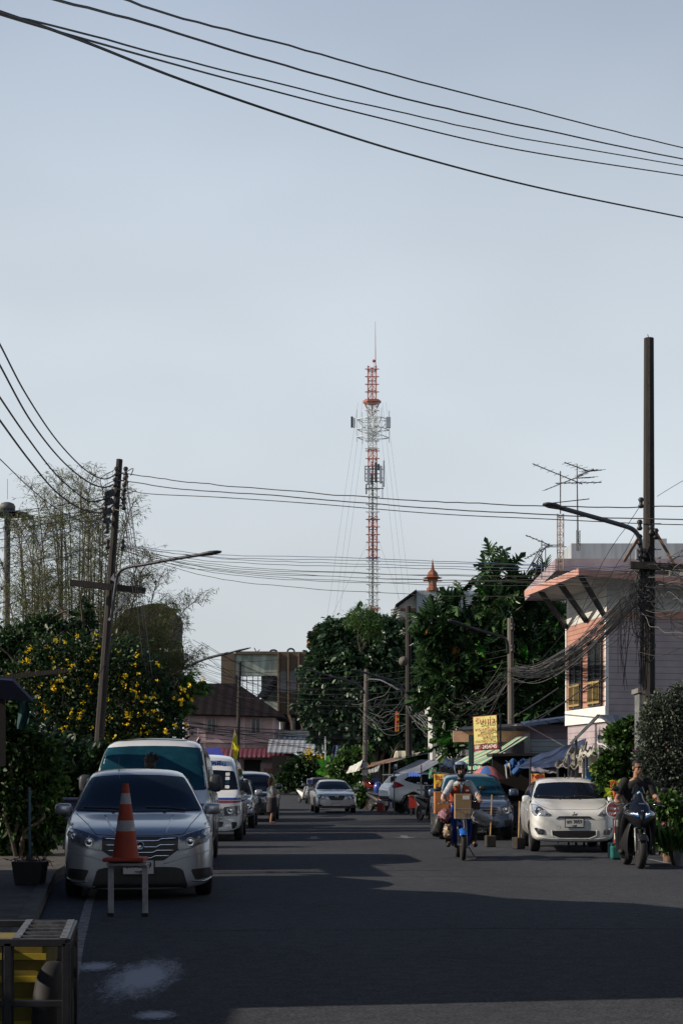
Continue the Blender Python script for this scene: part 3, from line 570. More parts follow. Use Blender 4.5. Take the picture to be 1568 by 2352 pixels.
suv('parked_suv', 'dark car half hidden behind the driving silver sedan', grey_p, GX(735, 92), R(0), 1.6, .9, 4.2)

# --- white suv seen from its rear quarter
wh = paint('suv_white', (.7, .72, .74), 0, .3)
sp = dict(W=.93, L=4.8, paint=wh, roof=.72, wr=.4, fa=.9, ra=3.75, bot=[(0, .35), (3.9, .38), (4.5, .5), (4.8, .6)], half=[(0, .74), (.05, .88), (.12, .93), (.25, .97), (.5, 1), (4.4, 1), (4.7, .95), (4.8, .85)],
          top=[(0, .85), (.06, 1.0), (.3, 1.1), (1.1, 1.17), (1.2, 1.2), (1.8, 1.65), (2.2, 1.76), (2.7, 1.79), (4.1, 1.72), (4.35, 1.62), (4.62, 1.25), (4.75, 1.15), (4.8, .9)],
          belt=[(0, .75), (.06, .9), (1.1, 1.06), (3.5, 1.14), (4.6, 1.2), (4.8, .9)], cowl=1.15, header=2.0, spokes=10)
c = car('parked_suv', 'white suv with a red tail lamp backed out of the blue awning', sp)
c.sides('side_window', [(1.5, 1.17), (2.1, 1.6), (3.2, 1.66), (3.85, 1.6), (4.15, 1.42), (3.5, 1.22)], M['glass'], off=.006)
tl = mat('tail_lamp', (.35, .01, .01), .2, var=.2, coat=1)
c.sides('tail_light', [(4.1, 1.17), (4.5, 1.37), (4.68, 1.22), (4.62, 1.07)], tl, off=.008)
c.patch('rear_window', [(-.6, 1.3), (.6, 1.3), (.55, 1.6), (-.55, 1.6)], 'B', M['glass'], off=.006)
c.patch('rear_bumper', [(-.8, .75), (.8, .75), (.75, .55), (-.75, .55)], 'B', M['plastic'], off=.006)
MB().box((0, 4.5, 1.66), (1.3, .3, .035), (R(-8), 0, 0)).build('spoiler', wh, c.root, world=False, bevel=.01)
for d_ in 'RL':
    c.seam('door_seam', [(3.35, .45), (3.35, 1.12)], d_); c.seam('door_seam', [(2.3, .45), (2.3, 1.12)], d_); c.seam('crease', [(2.2, .95), (4.5, 1.02)], d_, .01, wh)
    c.seam('arch_trim', [(3.2, .45), (3.35, .75), (3.75, .92), (4.15, .75), (4.28, .5)], d_, .035, M['plastic'])
    c.seam('door_handle', [(3.0, .98), (2.8, .975)], d_, .018, M['chrome'], off=.02)
c.windshield(); c.finish(GX(1125, 67.5), R(105))
# ---------------------------------------------------------------- buildings
def box_px(mb, x0, x1, y0, y1, d, depth, rz=0):
    a, b = P(x0, y0, d), P(x1, y1, d); mb.box(((a.x+b.x)/2, d+depth/2, (a.z+b.z)/2), (abs(b.x-a.x), depth, abs(a.z-b.z)), (0, 0, rz) if rz else None); return mb
M['pink_board'] = wave_mat('pink_boards', (.45, .385, .41), (.22, .17, .18), 2, .155, .09, .8, bump=.25)
M['white_board'] = wave_mat('white_boards', (.66, .69, .69), (.38, .4, .4), 2, .155, .09, .8, bump=.25)
M['white_board_l'] = wave_mat('white_boards_side', (.62, .62, .58), (.4, .4, .38), 2, .155, .09, .8, bump=.25)
M['orange_board'] = wave_mat('salmon_boards', (.48, .25, .195), (.25, .11, .08), 2, .12, .16, .8, bump=.4)
M['salmon'] = mat('salmon_trim', (.5, .26, .21), .7, var=.15)
M['plaster'] = mat('plaster_stained', (.52, .53, .5), .9, c2=(.3, .32, .31), scale=1.2, stretch=(2, 2, .4), mixlo=.25, mixhi=.55)
M['plaster_blue'] = mat('plaster_bluegrey', (.36, .40, .43), .9, c2=(.2, .23, .25), scale=1.5, stretch=(3, 3, .3), mixlo=.25, mixhi=.55)
M['pinkwall'] = mat('pink_plaster', (.36, .27, .28), .9, var=.2, scale=.8, stretch=(1, 1, .4))
M['pinktrim'] = mat('pink_trim', (.42, .33, .33), .9, var=.1)
M['rooftile'] = wave_mat('brown_roof_tiles', (.017, .013, .016), (.010, .008, .010), 0, .9, .5, .95, bump=.15); M['rooftile'].node_tree.nodes['Principled BSDF'].inputs['Specular IOR Level'].default_value = .1
M['maroon'] = wave_mat('maroon_corrugated', (.16, .04, .065), (.10, .025, .04), 0, .45, .4, .6, bump=.6, hard=False)
M['zinc'] = wave_mat('zinc_sheet', (.42, .44, .47), (.30, .32, .35), 0, .5, .3, .5, .2, bump=.6, hard=False)
M['zinc_b'] = wave_mat('bluish_zinc_sheet', (.32, .36, .42), (.22, .25, .3), 0, .2, .4, .5, .3, bump=.6, hard=False)
M['win'] = mat('window_glass', (.025, .03, .035), .12, var=.4, scale=3)
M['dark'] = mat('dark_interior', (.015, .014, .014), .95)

# --- salmon and white house at the right. corner at d=38, side wall recedes to the left by 10 degrees
A = R(10); cA, sA = math.cos(A), math.sin(A)
C0 = GX(1394, 38)
def B(u, v, z): return Vector((C0.x + u*cA - v*sA, C0.y + u*sA + v*cA, z))    # u along the front (right), v along the side (away)
def bbox(mb, u0, u1, v0, v1, z0, z1): mb.add([B(u, v, z) for u in (u0, u1) for v in (v0, v1) for z in (z0, z1)], [(0, 1, 3, 2), (4, 6, 7, 5), (0, 4, 5, 1), (2, 3, 7, 6), (0, 2, 6, 4), (1, 5, 7, 3)]); return mb
house = thing('clapboard_house', 'two-storey salmon, pink and white boarded house behind the large right pole', 'house', C0, A)
L2 = 3.05; zt, zm, zb, z0 = 6.25, 5.42, 2.9, 0
bbox(MB(), .0, 9, .0, L2, 0, zt).build('wall', M['pink_board'], house)
bbox(MB(), .0, 9, -.02, 0.0, zm+.03, zt).build('upper_boards', M['white_board'], house)
bbox(MB(), .0, 9, -.045, -.02, zm-.07, zm+.12).build('trim', M['salmon'], house)
sw = MB(); bbox(sw, -.03, -.002, -.02, L2, zm, zt); sw.build('upper_boards', M['white_board_l'], house)
MB_ = MB(); bbox(MB_, -.03, -.002, .0, L2, zb+.33, zm); MB_.build('salmon_boards', M['orange_board'], house)
bbox(MB(), -.07, .02, -.03, L2+.02, zb-.05, zb+.33).build('plinth', M['white'], house)
for v in (-.03, L2-.05): bbox(MB(), -.06, .02, v, v+.07, zb+.3, zm+.05).build('corner_post', M['white'], house)
for v0, v1 in ((.28, 1.2), (1.8, 2.68)):
    w_ = bbox(MB(), -.05, -.03, v0, v1, zb+.38, zm-.56).build('window', M['win'], house)
    f = MB(); Z0, Z1 = zb+.38, zm-.56
    for a, b in ((v0-.04, v0+.02), (v1-.02, v1+.04), ((v0+v1)/2-.02, (v0+v1)/2+.02)): bbox(f, -.085, -.03, a, b, Z0, Z1)
    for z in (Z0, Z0+.6, Z1): bbox(f, -.08, -.032, v0, v1, z-.03, z+.03)
    f.build('window_frame', M['darkmetal'], w_)
    f = MB(); brass = mat('brass_rail', (.42, .3, .12), .5, .3, var=.2)
    for i in range(9): v = v0+.05+(v1-v0-.1)*i/8; bbox(f, -.12, -.1, v-.01, v+.01, Z0+.06, Z0+.56)
    for z in (Z0+.06, Z0+.56): bbox(f, -.125, -.095, v0, v1, z-.025, z+.025)
    bbox(f, -.122, -.098, (v0+v1)/2-.025, (v0+v1)/2+.025, Z0, Z0+.6)
    f.build('window_railing', brass, w_)
# flat tilted canopy roof carried on raking struts
def cz(u, v): return 6.62 + .12*(u+1.9)+.0*v
ro = MB(); u0, u1, v0, v1 = -1.12, 7.5, -1.2, L2+.1
def rq(u, v, dz=0): return B(u, v, 6.25-.06*(u+1.12)+dz)
for (a, b, s_) in ((u0, 0.0, 0), (0.0, u1, 1)):
    ro.add([rq(a, v0), rq(b, v0), rq(b, v1), rq(a, v1), rq(a, v0, .14), rq(b, v0, .14), rq(b, v1, .14), rq(a, v1, .14)], [(3, 2, 1, 0), (4, 5, 6, 7), (0, 1, 5, 4), (1, 2, 6, 5), (2, 3, 7, 6), (3, 0, 4, 7)])
ro.build('roof', M['plaster'], house)
fs_ = MB(); fs_.quad(rq(u0-.012, v0-.012, -.03), rq(u0-.012, v1, -.03), rq(u0-.012, v1, .12), rq(u0-.012, v0-.012, .12)); fs_.quad(rq(u0-.012, v0-.012, -.03), rq(0, v0-.012, -.03), rq(0, v0-.012, .12), rq(u0-.012, v0-.012, .12)); fs_.quad(rq(0, v0-.012, -.03), rq(u1, v0-.012, -.03), rq(u1, v0-.012, .12), rq(0, v0-.012, .12))
fs_.build('fascia', M['salmon'], house, solid=.02)
for v, vb in ((-.95, .02), (.6, 1.35), (2.2, 2.95)):
    MB().bar(rq(-1.0, v, 0), B(-.06, vb+.03, zm-.0), .08, .12).build('roof_strut', M['darkmetal'], house)
# grey parapet block and roof room behind
rb = thing('rooftop_block', 'grey stained concrete roof room with salmon ledge rising behind the boarded house', 'building', GX(1400, 46))
box_px(MB(), 1311, 1600, 1248, 1284, 46, 6).build('wall', M['plaster_blue'], rb); box_px(MB(), 1459, 1530, 1237, 1250, 46.2, 4).build('parapet', M['plaster_blue'], rb)
box_px(MB(), 1275, 1600, 1283, 1311, 45, 7.5).build('ledge', mat('faded_pink_concrete', (.4, .33, .35), .9, c2=(.28, .22, .25), scale=2), rb)
box_px(MB(), 1420, 1600, 1305, 1800, 47, 5).build('lower_wall', M['pinkwall'], rb)

# low house with blue eave and pale boards, behind the striped awning
lh = thing('low_house', 'low boarded house with a blue eave edge behind the market awnings', 'house', GX(1300, 45))
box_px(MB(), 1185, 1500, 1664, 1800, 45, 5).build('wall', wave_mat('lilac_boards', (.38, .33, .40), (.19, .16, .2), 2, .2, .08, .8, bump=.2), lh)
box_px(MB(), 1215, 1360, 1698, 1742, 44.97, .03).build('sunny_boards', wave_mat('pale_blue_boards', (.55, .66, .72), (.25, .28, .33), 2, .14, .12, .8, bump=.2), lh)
box_px(MB(), 1040, 1216, 1679, 1704, 44.9, .1).build('salmon_wall', mat('salmon_wall', (.72, .42, .27), .8, var=.12), lh)
box_px(MB(), 1203, 1216, 1684, 1745, 44.85, .05).build('corner_post', M['plaster'], lh)
r_ = MB(); r_.add([P(1205, 1662, 44.3), P(1372, 1638, 44.3), P(1385, 1634, 50), P(1195, 1659, 50), P(1205, 1669, 44.3), P(1372, 1646, 44.3)], [(0, 1, 2, 3), (0, 4, 5, 1)]); r_.build('roof', mat('slate_blue_eave', (.05, .08, .16), .6), lh, solid=.03)
r_ = MB(); r_.quad(P(1060, 1678, 44.6), P(1205, 1668, 44.6), P(1205, 1662, 50), P(1060, 1671, 50)); r_.build('roof', M['darkmetal'], lh, solid=.05)
# porch gable roof of zinc in front of the boarded house
pr = thing('porch_roof', 'corrugated zinc gable porch roof in front of the boarded house', 'roof', GX(1400, 35))
q = MB(); q.quad(P(1373, 1643, 34), P(1311, 1706, 34), P(1312.5, 1707.5, 36), P(1374.5, 1645, 36)); q.quad(P(1373, 1643, 34), P(1415, 1672, 34), P(1560, 1671, 37.5), P(1518, 1646, 37.5)); q.build('roof_sheet', M['zinc'], pr, solid=.04)
q = MB(); q.bar(P(1373, 1642, 33.95), P(1309, 1708, 33.95), .03, .05); q.bar(P(1373, 1642, 33.95), P(1417, 1673, 33.95), .03, .05); q.build('bargeboard', M['galv'], pr)
for x in (1322, 1500): MB().bar(GX(x, 34.5), P(x, 1690, 34.5), .05).build('post', M['darkmetal'], pr)
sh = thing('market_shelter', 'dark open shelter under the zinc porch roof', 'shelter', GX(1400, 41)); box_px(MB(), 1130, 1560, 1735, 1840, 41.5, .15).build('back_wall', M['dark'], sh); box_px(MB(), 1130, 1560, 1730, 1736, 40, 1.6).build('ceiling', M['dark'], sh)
# box base by the large pole
ub = thing('concrete_cabinet', 'grey concrete cabinet with a flat lid at the foot of the large right pole', 'cabinet', P(1492, 1790, 31))
box_px(MB(), 1467, 1516, 1590, 1850, 31.2, .5).build('housing', mat('cabinet_grey', (.13, .14, .14), .9, var=.3), ub); box_px(MB(), 1464, 1519, 1580, 1591, 31.1, .7).build('lid', M['concrete'], ub); box_px(MB(), 1499, 1510, 1611, 1617, 31.18, .02).build('notice', M['yellow'], ub)
# zinc wall on the right edge
zf = MB(); box_px(zf, 1538, 1640, 1300, 1700, 43, .2); props(zf.build('zinc_wall', wave_mat('zinc_wall_sheet', (.34, .33, .3), (.2, .19, .18), 0, .25, .5, .7, bump=.6, hard=False)), 'weathered zinc sheet wall at the right edge of the picture', 'wall')
bt = thing('tiled_outbuilding', 'blue and orange tiled roof corner just right of the large pole', 'building', P(1560, 1320, 50))
q = MB(); q.quad(P(1500, 1312, 50), P(1640, 1312, 50), P(1640, 1286, 55), P(1536, 1296, 55)); q.build('tiles', M['blue'], bt, solid=.1); q = MB(); q.quad(P(1512, 1311, 49.8), P(1640, 1311, 49.8), P(1640, 1301, 50.3), P(1525, 1303, 50.3)); q.build('tile_edge', mat('orange_tile', (.6, .25, .06), .6), bt, solid=.05)

# --- pink house at the end of the street
d = 150
ph = thing('pink_house', 'two-storey pink house with brown hipped roof and maroon awning at the end of the street', 'house', GX(530, d))
box_px(MB(), 423, 633, 1640, 1840, d, 9).build('wall', M['pinkwall'], ph)
for x in (432, 470, 560, 628): box_px(MB(), x-3, x+3, 1642, 1722, d-.12, .12).build('pilaster', M['pinktrim'], ph)
q = MB(); e = 1646
a, b_, c_, d_ = P(380, e-6, d-1.2), P(655, e+8, d-1.2), P(640, 1615, d+10.5), P(400, 1612, d+10.5)
r1, r2 = P(440, 1571, d+4.5), P(545, 1571, d+4.5)
a, b_ = P(395, 1640, d-1.2), P(655, 1647, d-1.2); c_, d_ = Vector((b_.x, d+10, b_.z)), Vector((a.x, d+10, a.z))
q.quad(a, b_, r2, r1); q.add([b_, c_, r2], [(0, 1, 2)]); q.quad(c_, d_, r1, r2); q.add([d_, a, r1], [(0, 1, 2)]); q.quad(a, d_, c_, b_)
q.build('roof', M['rooftile'], ph, solid=.12)
for x0, x1 in ((477, 495), (578, 597)):
    w_ = box_px(MB(), x0, x1, 1652, 1682, d-.08, .1).build('window', M['win'], ph)
    f = MB(); box_px(f, x0-2, x0, 1650, 1684, d-.2, .15); box_px(f, x1, x1+2, 1650, 1684, d-.2, .15); box_px(f, (x0+x1)/2-.6, (x0+x1)/2+.6, 1652, 1682, d-.14, .06); f.build('window_frame', M['pinktrim'], w_)
q = MB(); q.grid(lambda u, v: P(470+204*u, 1719+16*v+6*v*v, d-.2-2.2*math.sin(v*1.57)), 4, 6); q.build('awning', M['maroon'], ph, smooth=True, solid=.05)
for x0, x1 in ((440, 462), (500, 535), (560, 600)): box_px(MB(), x0, x1, 1745, 1818, d-.05, .08).build('door', M['dark'], ph)
box_px(MB(), 540, 552, 1738, 1820, d-1.5, .3).build('column', M['pinktrim'], ph); box_px(MB(), 425, 640, 1700, 1706, d-.25, .3).build('ledge', M['pinktrim'], ph)
an = thing('side_wall', 'pink garden wall with a rusty gate below the maroon awning', 'wall', GX(640, d-1)); box_px(MB(), 598, 662, 1752, 1822, d-.6, .4).build('wall', M['pinkwall'], an); box_px(MB(), 606, 650, 1765, 1820, d-.75, .1).build('gate', M['rust'], an)
tl_ = MB(); tl_.quad(P(560, 1712, 120), P(640, 1716, 120), P(640, 1700, 126), P(570, 1698, 126)); 
# white zinc roof shed
wr = thing('zinc_shed', 'long shed with a pale corrugated roof right of the pink house', 'shed', GX(690, 146))
q = MB(); q.quad(P(614, 1728, 142), P(748, 1731, 142), P(745, 1694, 152), P(618, 1690, 152)); q.build('roof', M['zinc'], wr, solid=.1)
box_px(MB(), 625, 745, 1735, 1815, 147, 4).build('wall', M['dark'], wr); box_px(MB(), 618, 760, 1676, 1700, 153, 3).build('rear_wall', M['plaster'], wr)

# --- unfinished concrete building
d = 205
M['cgreen'] = mat('green_stained_concrete', (.36, .42, .37), .9, c2=(.17, .2, .175), scale=.35, stretch=(2.2, 2.2, .35), mixlo=.38, mixhi=.6)
M['cbrown'] = mat('brown_concrete', (.13, .095, .065), .9, c2=(.07, .055, .042), scale=.3, stretch=(2, 2, .5))
cb = thing('concrete_building', 'unfinished brown and green-stained concrete building with a missing wall', 'building', GX(620, d))
q = MB(); box_px(q, 508, 540, 1500, 1720, d, 12); q.build('wing_wall', M['cbrown'], cb)
q = MB(); box_px(q, 541, 637, 1502, 1552, d+.2, .5); q.build('upper_wall', M['cgreen'], cb); q = MB(); box_px(q, 541, 637, 1611, 1725, d+.2, .5); q.build('lower_wall', M['cgreen'], cb)
q = MB(); box_px(q, 600, 637, 1551, 1612, d+4, .3); q.build('inner_wall', M['cgreen'], cb); q = MB(); box_px(q, 541, 637, 1496, 1502.5, d-.4, 2.5); q.build('parapet', M['cbrown'], cb)
q = MB()
for x in (556, 566, 580, 592): box_px(q, x, x+1.6, 1552, 1612, d+.3, .15)
for y in (1552, 1562, 1606): box_px(q, 541, 600, y, y+1.6, d+.25, .15)
q.build('frame', M['darkmetal'], cb)
q = MB(); q.bar(P(590, 1606, d+1), P(631, 1551, d+1), .3, .4); q.bar(P(606, 1608, d+3), P(637, 1566, d+3), .3, .4)
for i in range(9): t = i/9; a = P(590+41*t, 1606-55*t, d+1); q.box(a+Vector((.5, 1, 0)), (1.1, 2, .08))
q.build('staircase', M['darkmetal'], cb)
q = MB(); box_px(q, 637, 900, 1497, 1640, d, 10); q.build('tower_wall', M['cbrown'], cb)
q = MB(); box_px(q, 645, 900, 1640, 1720, d+1.0, 9); q.build('recessed_wall', M['dark'], cb)
for i, x in enumerate((637, 660, 684, 708, 732)):
    q = MB(); box_px(q, x, x+3.2, 1497, 1640, d-.7, .7)
    q.prism([P(x-1, 1640, d-.7), P(x+5, 1640, d-.7), P(x+11, 1655, d-.7), P(x+13, 1690, d-.7), P(x+9, 1720, d-.7), P(x+5, 1720, d-.7), P(x+8, 1685, d-.7), P(x+6, 1660, d-.7)], (0, .9, 0)); q.build('fin', mat('fin_concrete', (.18, .125, .085), .9, var=.2) if i == 0 else bpy.data.materials['fin_concrete'], cb)
    if i < 4:
        x0, x1 = x+5, x+21; arc = [P(x0, 1590, d-.05), P(x1, 1590, d-.05)]+[P((x0+x1)/2+8*math.cos(R(a)), 1549-10*math.sin(R(a)), d-.05) for a in range(0, 181, 30)]
        q = MB(); q.prism(arc, (0, .04, 0)); w_ = q.build('window', M['win'], cb); q = MB(); box_px(q, x0, x1, 1562, 1583, d-.12, .05); q.build('window_panel', mat('faded_panel', (.2, .2, .22), .8) if i == 0 else bpy.data.materials['faded_panel'], w_)
        q = MB(); box_px(q, x0+2, x1-3, 1650, 1700, d+.9, .05); w_ = q.build('window', M['win'], cb); q = MB(); box_px(q, (x0+x1)/2-1, (x0+x1)/2+.5, 1650, 1700, d+.8, .06); q.build('window_frame', M['plaster'], w_)
q = MB()
for s_ in (0, 1): MB().tube([P(628+s_*40+8*math.cos(t/6*math.pi), 1497-8*math.sin(t/6*math.pi)*(.9 if s_ else .5), d+2) for t in range(7)], .12, 6).build('roof_pipe', M['darkmetal'], cb)
q.bar(P(590, 1500, d+1), P(584, 1488, d+1), .12); q.bar(P(588, 1499, d+1), P(597, 1492, d+1), .1); q.build('roof_scrap', M['darkmetal'], cb)

# --- white gabled building behind the trees with a small finial
d = 130
gb = thing('white_building', 'white gabled building with brown brick bands rising behind the two trees', 'building', GX(960, d))
q = MB(); q.prism([P(916, 1440, d), P(916, 1420, d), P(916, 1383, d), P(955, 1357, d), P(1250, 1357, d), P(1250, 1700, d), P(916, 1700, d)], (0, 10, 0)); q.build('wall', mat('cream_plaster', (.5, .5, .46), .9, var=.15, scale=1.5), gb)
box_px(MB(), 956, 1250, 1356, 1700, d-.5, .5).build('stair_wall', M['plaster_blue'], gb)
q = MB(); q.prism([P(908, 1388, d-1.5), P(956, 1353, d-1.5), P(956, 1359, d-1.5), P(910, 1392, d-1.5)], (0, 12, 0)); q.build('roof', M['rooftile'], gb)
for y0, y1, x0, x1 in ((1397, 1404, 917, 956), (1417, 1438, 918, 935)): box_px(MB(), x0, x1, y0, y1, d-.08, .1).build('brick_band', M['rust'], gb)
for i in range(5): MB().box(P(908, 1398+i*6, d), (.9, 1, .05), (0, R(-20), 0)).build('sunshade_slat', M['plaster'], gb)
box_px(MB(), 918, 1000, 1444, 1449, d-.7, .6).build('ledge', M['darkmetal'], gb)
fn = thing('shrine_finial', 'small red-brown spired shrine on the white building roof', 'shrine', P(993, 1357, d))
q = MB().lathe([(.5, 0), (.5, .25), (.35, .3), (.3, .9), (.5, 1.0), (.85, 1.05), (.5, 1.15), (.4, 1.5), (.15, 1.75), (.08, 2.2), (0, 2.7)], 8, 'z', P(993, 1357, d-.4))
q.box(P(993, 1334, d-.4), (1.55, .5, .06)); q.build('body', mat('shrine_red', (.22, .07, .03), .6, var=.3), fn)
for x in (984, 1002): MB().lathe([(.12, 0), (.08, .3), (0, .55)], 6, 'z', P(x, 1336, d-.4)).build('corner_spire', bpy.data.materials['shrine_red'], fn)
# grey building glimpsed behind the breadfruit tree
gg = MB(); box_px(gg, 1195, 1310, 1363, 1560, 90, 8); o = gg.build('grey_building', M['plaster_blue']); props(o, 'plain grey-blue building glimpsed through the broad-leaved tree', 'building')
sm = thing('peaked_roof', 'tiny pale roof peak just above the round tree', 'roof', GX(735, 160)); q = MB(); q.prism([P(722, 1440, 160), P(752, 1428, 160), P(765, 1431, 160), P(765, 1460, 160), P(722, 1460, 160)], (0, 6, 0)); q.build('gable', M['plaster_blue'], sm); q = MB(); q.bar(P(719, 1443, 159.5), P(753, 1427, 159.5), .3, .2); q.build('roof_edge', M['rooftile'], sm)

# --- white block building between poles, under the breadfruit
wb = thing('white_annex', 'white plastered annex with a rounded cornice beside the broad-leaved tree', 'building', GX(1030, 62))
box_px(MB(), 992, 1060, 1632, 1745, 62, 3).build('wall', M['plaster'], wb); box_px(MB(), 986, 1064, 1622, 1633, 61.8, 3.4).build('cornice', M['plaster'], wb); box_px(MB(), 1012, 1064, 1560, 1622, 62.5, 2).build('upper_wall', M['plaster'], wb)
for i in range(3): box_px(MB(), 996, 1012, 1650+i*14, 1652+i*14, 61.9, .1).build('vent_slat', M['concrete'], wb)
# dark house mass behind the round tree / market
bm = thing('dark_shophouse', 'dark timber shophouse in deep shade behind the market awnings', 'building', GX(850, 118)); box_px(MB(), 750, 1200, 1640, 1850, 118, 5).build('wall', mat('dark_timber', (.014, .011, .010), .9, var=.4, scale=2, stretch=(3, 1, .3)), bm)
q = MB(); q.quad(P(800, 1772, 90), P(990, 1728, 74), P(990, 1722, 78), P(800, 1765, 96)); q.build('eave', M['rust'], bm, solid=.05)
for x in (770, 800, 905): box_px(MB(), x, x+26, 1715, 1765, 117.9, .1).build('window', M['win'], bm)
# curved-topped dark structure behind the bamboo
cs = thing('curved_tower', 'dark olive building with a sweeping rounded top behind the bamboo', 'building', GX(330, 62))
q = MB(); out = [(130, 1850), (130, 1460), (170, 1470), (230, 1462), (290, 1400), (320, 1392), (350, 1386), (376, 1386), (387, 1391), (392, 1402), (391, 1420), (384, 1520), (378, 1580), (360, 1700), (360, 1850)]
q.prism([P(x, y, 62) for x, y in out], (0, 5, 0)); q.build('wall', mat('olive_panel', (.055, .05, .035), .9, var=.3, scale=1), cs); box_px(MB(), 374, 390, 1484, 1497, 61.8, .15).build('white_patch', M['plaster'], cs)
# stall at far left with a dark beam
ls = thing('roadside_stall', 'dark stall with a blue roof edge and teal cloth at the left edge', 'stall', GX(20, 24))
q = MB(); q.quad(P(-120, 1548, 22.5), P(30, 1560, 22.5), P(76, 1608, 23), P(-120, 1590, 23)); q.quad(P(-120, 1548, 22.5), P(30, 1560, 22.5), P(30, 1560, 26), P(-120, 1548, 26)); q.build('roof', mat('dark_blue_sheet', (.01, .02, .07), .6), ls, solid=.05)
MB().bar(P(8, 1556, 24), P(152, 1540, 24), .06, .07).build('beam', M['pole'], ls); MB().bar(GX(-25, 24), P(-25, 1560, 24), .1).build('post', M['pole'], ls)
q = MB(); q.grid(lambda u, v: P(38+26*u+5*v+3*math.sin(v*5), 1612+62*v, 23.2+.06*math.sin(u*9+v*3)), 10, 8); q.build('cloth', mat('teal_cloth', (.008, .05, .05), .9), ls, smooth=True)
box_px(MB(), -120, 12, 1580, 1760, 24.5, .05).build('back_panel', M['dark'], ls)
# unseen block added left of the picture frame, its roofline shaped to shade the street
sh_ = thing('shade_block', 'stepped shophouse standing left of the camera, shading the near street', 'building', (-8.5, 14, 0))
prof = [(9.1, 13), (12.5, 8.6), (14.2, 6.0), (16.0, 5.2), (16.9, 4.95), (17.4, 4.5), (17.9, 4.2), (18.9, 3.95), (19.6, 3.4), (20.6, 3.1), (21.2, 2.5), (22.4, 2.2)]
q = MB(); n_p = len(prof); ring = [(-5.9, 22.4, 0)]+[(-5.9, y, z) for y, z in reversed(prof)]+[(-5.9, 9.1, 0)]; q.prism(ring, (-9, 0, 0)); q.build('wall', M['concrete'], sh_)
q = MB(); q.box((-11.3, 1.55, 1.5), (10, 15, 3)); q.build('low_shade_wall', M['concrete'], sh_)  # added low part, kept low so sun reaches the nearest asphalt
rs_ = thing('sky_block', 'two-storey shophouse standing right of the camera, outside the picture', 'building', (12, 2, 0)); MB().box((13, 2, 6.5), (10, 30, 13)).build('wall', M['concrete'], rs_); MB().box((7.6, 2, 3.1), (1.4, 30, .12)).build('canopy', M['zinc'], rs_)  # added out of view with its canopy to darken the road
nb = thing('sky_block', 'tall shophouse standing left of and behind the camera, outside the picture', 'building', (-10, -10, 0)); MB().box((-11.3, -13, 6), (10, 34, 12)).build('wall', M['concrete'], nb); MB().box((-6.0, -13, 3.2), (.8, 34, .1)).build('canopy', M['zinc'], nb)  # second unseen block and canopy, added to cut more sky from the left
# ---------------------------------------------------------------- tower
def lattice(q, p0, z0, z1, s, step, r, rb, brace=True):
    cs = [Vector((p0.x-s/2, p0.y, 0)), Vector((p0.x+s/2, p0.y, 0)), Vector((p0.x+.05*s, p0.y+s*.85, 0))]
    for c in cs: q.tube([c+Vector((0, 0, z0)), c+Vector((0, 0, z1))], r, 5)
    z = z0
    while z < z1-.01:
        e = min(z+step, z1)
        for i in range(3):
            a, b = cs[i], cs[(i+1) % 3]; q.tube([a+Vector((0, 0, z)), b+Vector((0, 0, z))], rb, 4, False)
            q.tube([a+Vector((0, 0, z)), b+Vector((0, 0, e))], rb*.7, 3, False); q.tube([b+Vector((0, 0, z)), a+Vector((0, 0, e))], rb*.7, 3, False)
        z = e
TD = 300.0; T0 = GX(854, TD); zt_ = lambda y: H-(y-YH)/F*TD; TS = 19/F*TD
M['tred'] = mat('tower_red', (.36, .10, .07), .6, var=.2, scale=.5); M['twhite'] = mat('tower_white', (.52, .56, .57), .6, var=.15, scale=.5); M['tgrey'] = mat('antenna_grey', (.30, .34, .39), .5, var=.1, scale=.5)
tw = thing('radio_tower', 'tall guyed red and white lattice radio tower carrying panel antennas', 'tower', T0)
bands = [(840, 918, 'tred'), (918, 1028, 'twhite'), (1028, 1098, 'tred'), (1098, 1185, 'twhite'), (1185, 1282, 'tred'), (1282, 1390, 'twhite'), (1390, 1800, 'tred')]
for y0, y1, m_ in bands:
    q = MB(); c0 = Vector((T0.x+(y0-840)/F*TD*.006, TD, 0)); lattice(q, c0, zt_(y1), zt_(y0), TS, 1.85, .12, .07)
    for k in range(int((y1-y0)/17)+1):
        z = zt_(y0+k*17.5+8); q.box((c0.x, TD-.1, z), (TS+1.1, .16, .16))
    q.build('lattice_section', M[m_], tw)
MB().tube([(T0.x+.68, TD, zt_(845)), (T0.x+.62, TD, zt_(738))], [.1, .03], 5).build('mast', M['tred'], tw)
q = MB(); q.ball((T0.x+.33, TD, zt_(829)), .3, 8, 6); q.tube([(T0.x+.33, TD, zt_(831)), (T0.x+.33, TD, zt_(850))], .03, 4); q.build('beacon', M['tred'], tw)
q = MB(); q.lathe([(1.5, 0), (1.75, .1), (1.75, .55), (1.5, .6)], 6, 'z', (T0.x, TD+.7, zt_(925)))
for a in range(6): a = R(60*a+30); q.tube([(T0.x+1.6*math.cos(a), TD+.7+1.6*math.sin(a), zt_(924)), (T0.x+.3*math.cos(a), TD+.7+.3*math.sin(a), zt_(952))], .09, 4)
q.build('top_platform', M['tred'], tw)
q = MB(); hx = 38/F*TD; c = Vector((T0.x+.2, TD+.7, 0))
ring = [c+Vector((hx*math.cos(R(a)), hx*.8*math.sin(R(a)), 0)) for a in (10, 80, 130, 190, 250, 300)]
for y in (962, 985, 1003):
    for i in range(6): q.tube([ring[i]+Vector((0, 0, zt_(y))), ring[(i+1) % 6]+Vector((0, 0, zt_(y)))], .09, 4)
    for p in ring: q.tube([p+Vector((0, 0, zt_(y))), c+Vector((0, 0, zt_(y+4)))], .06, 4)
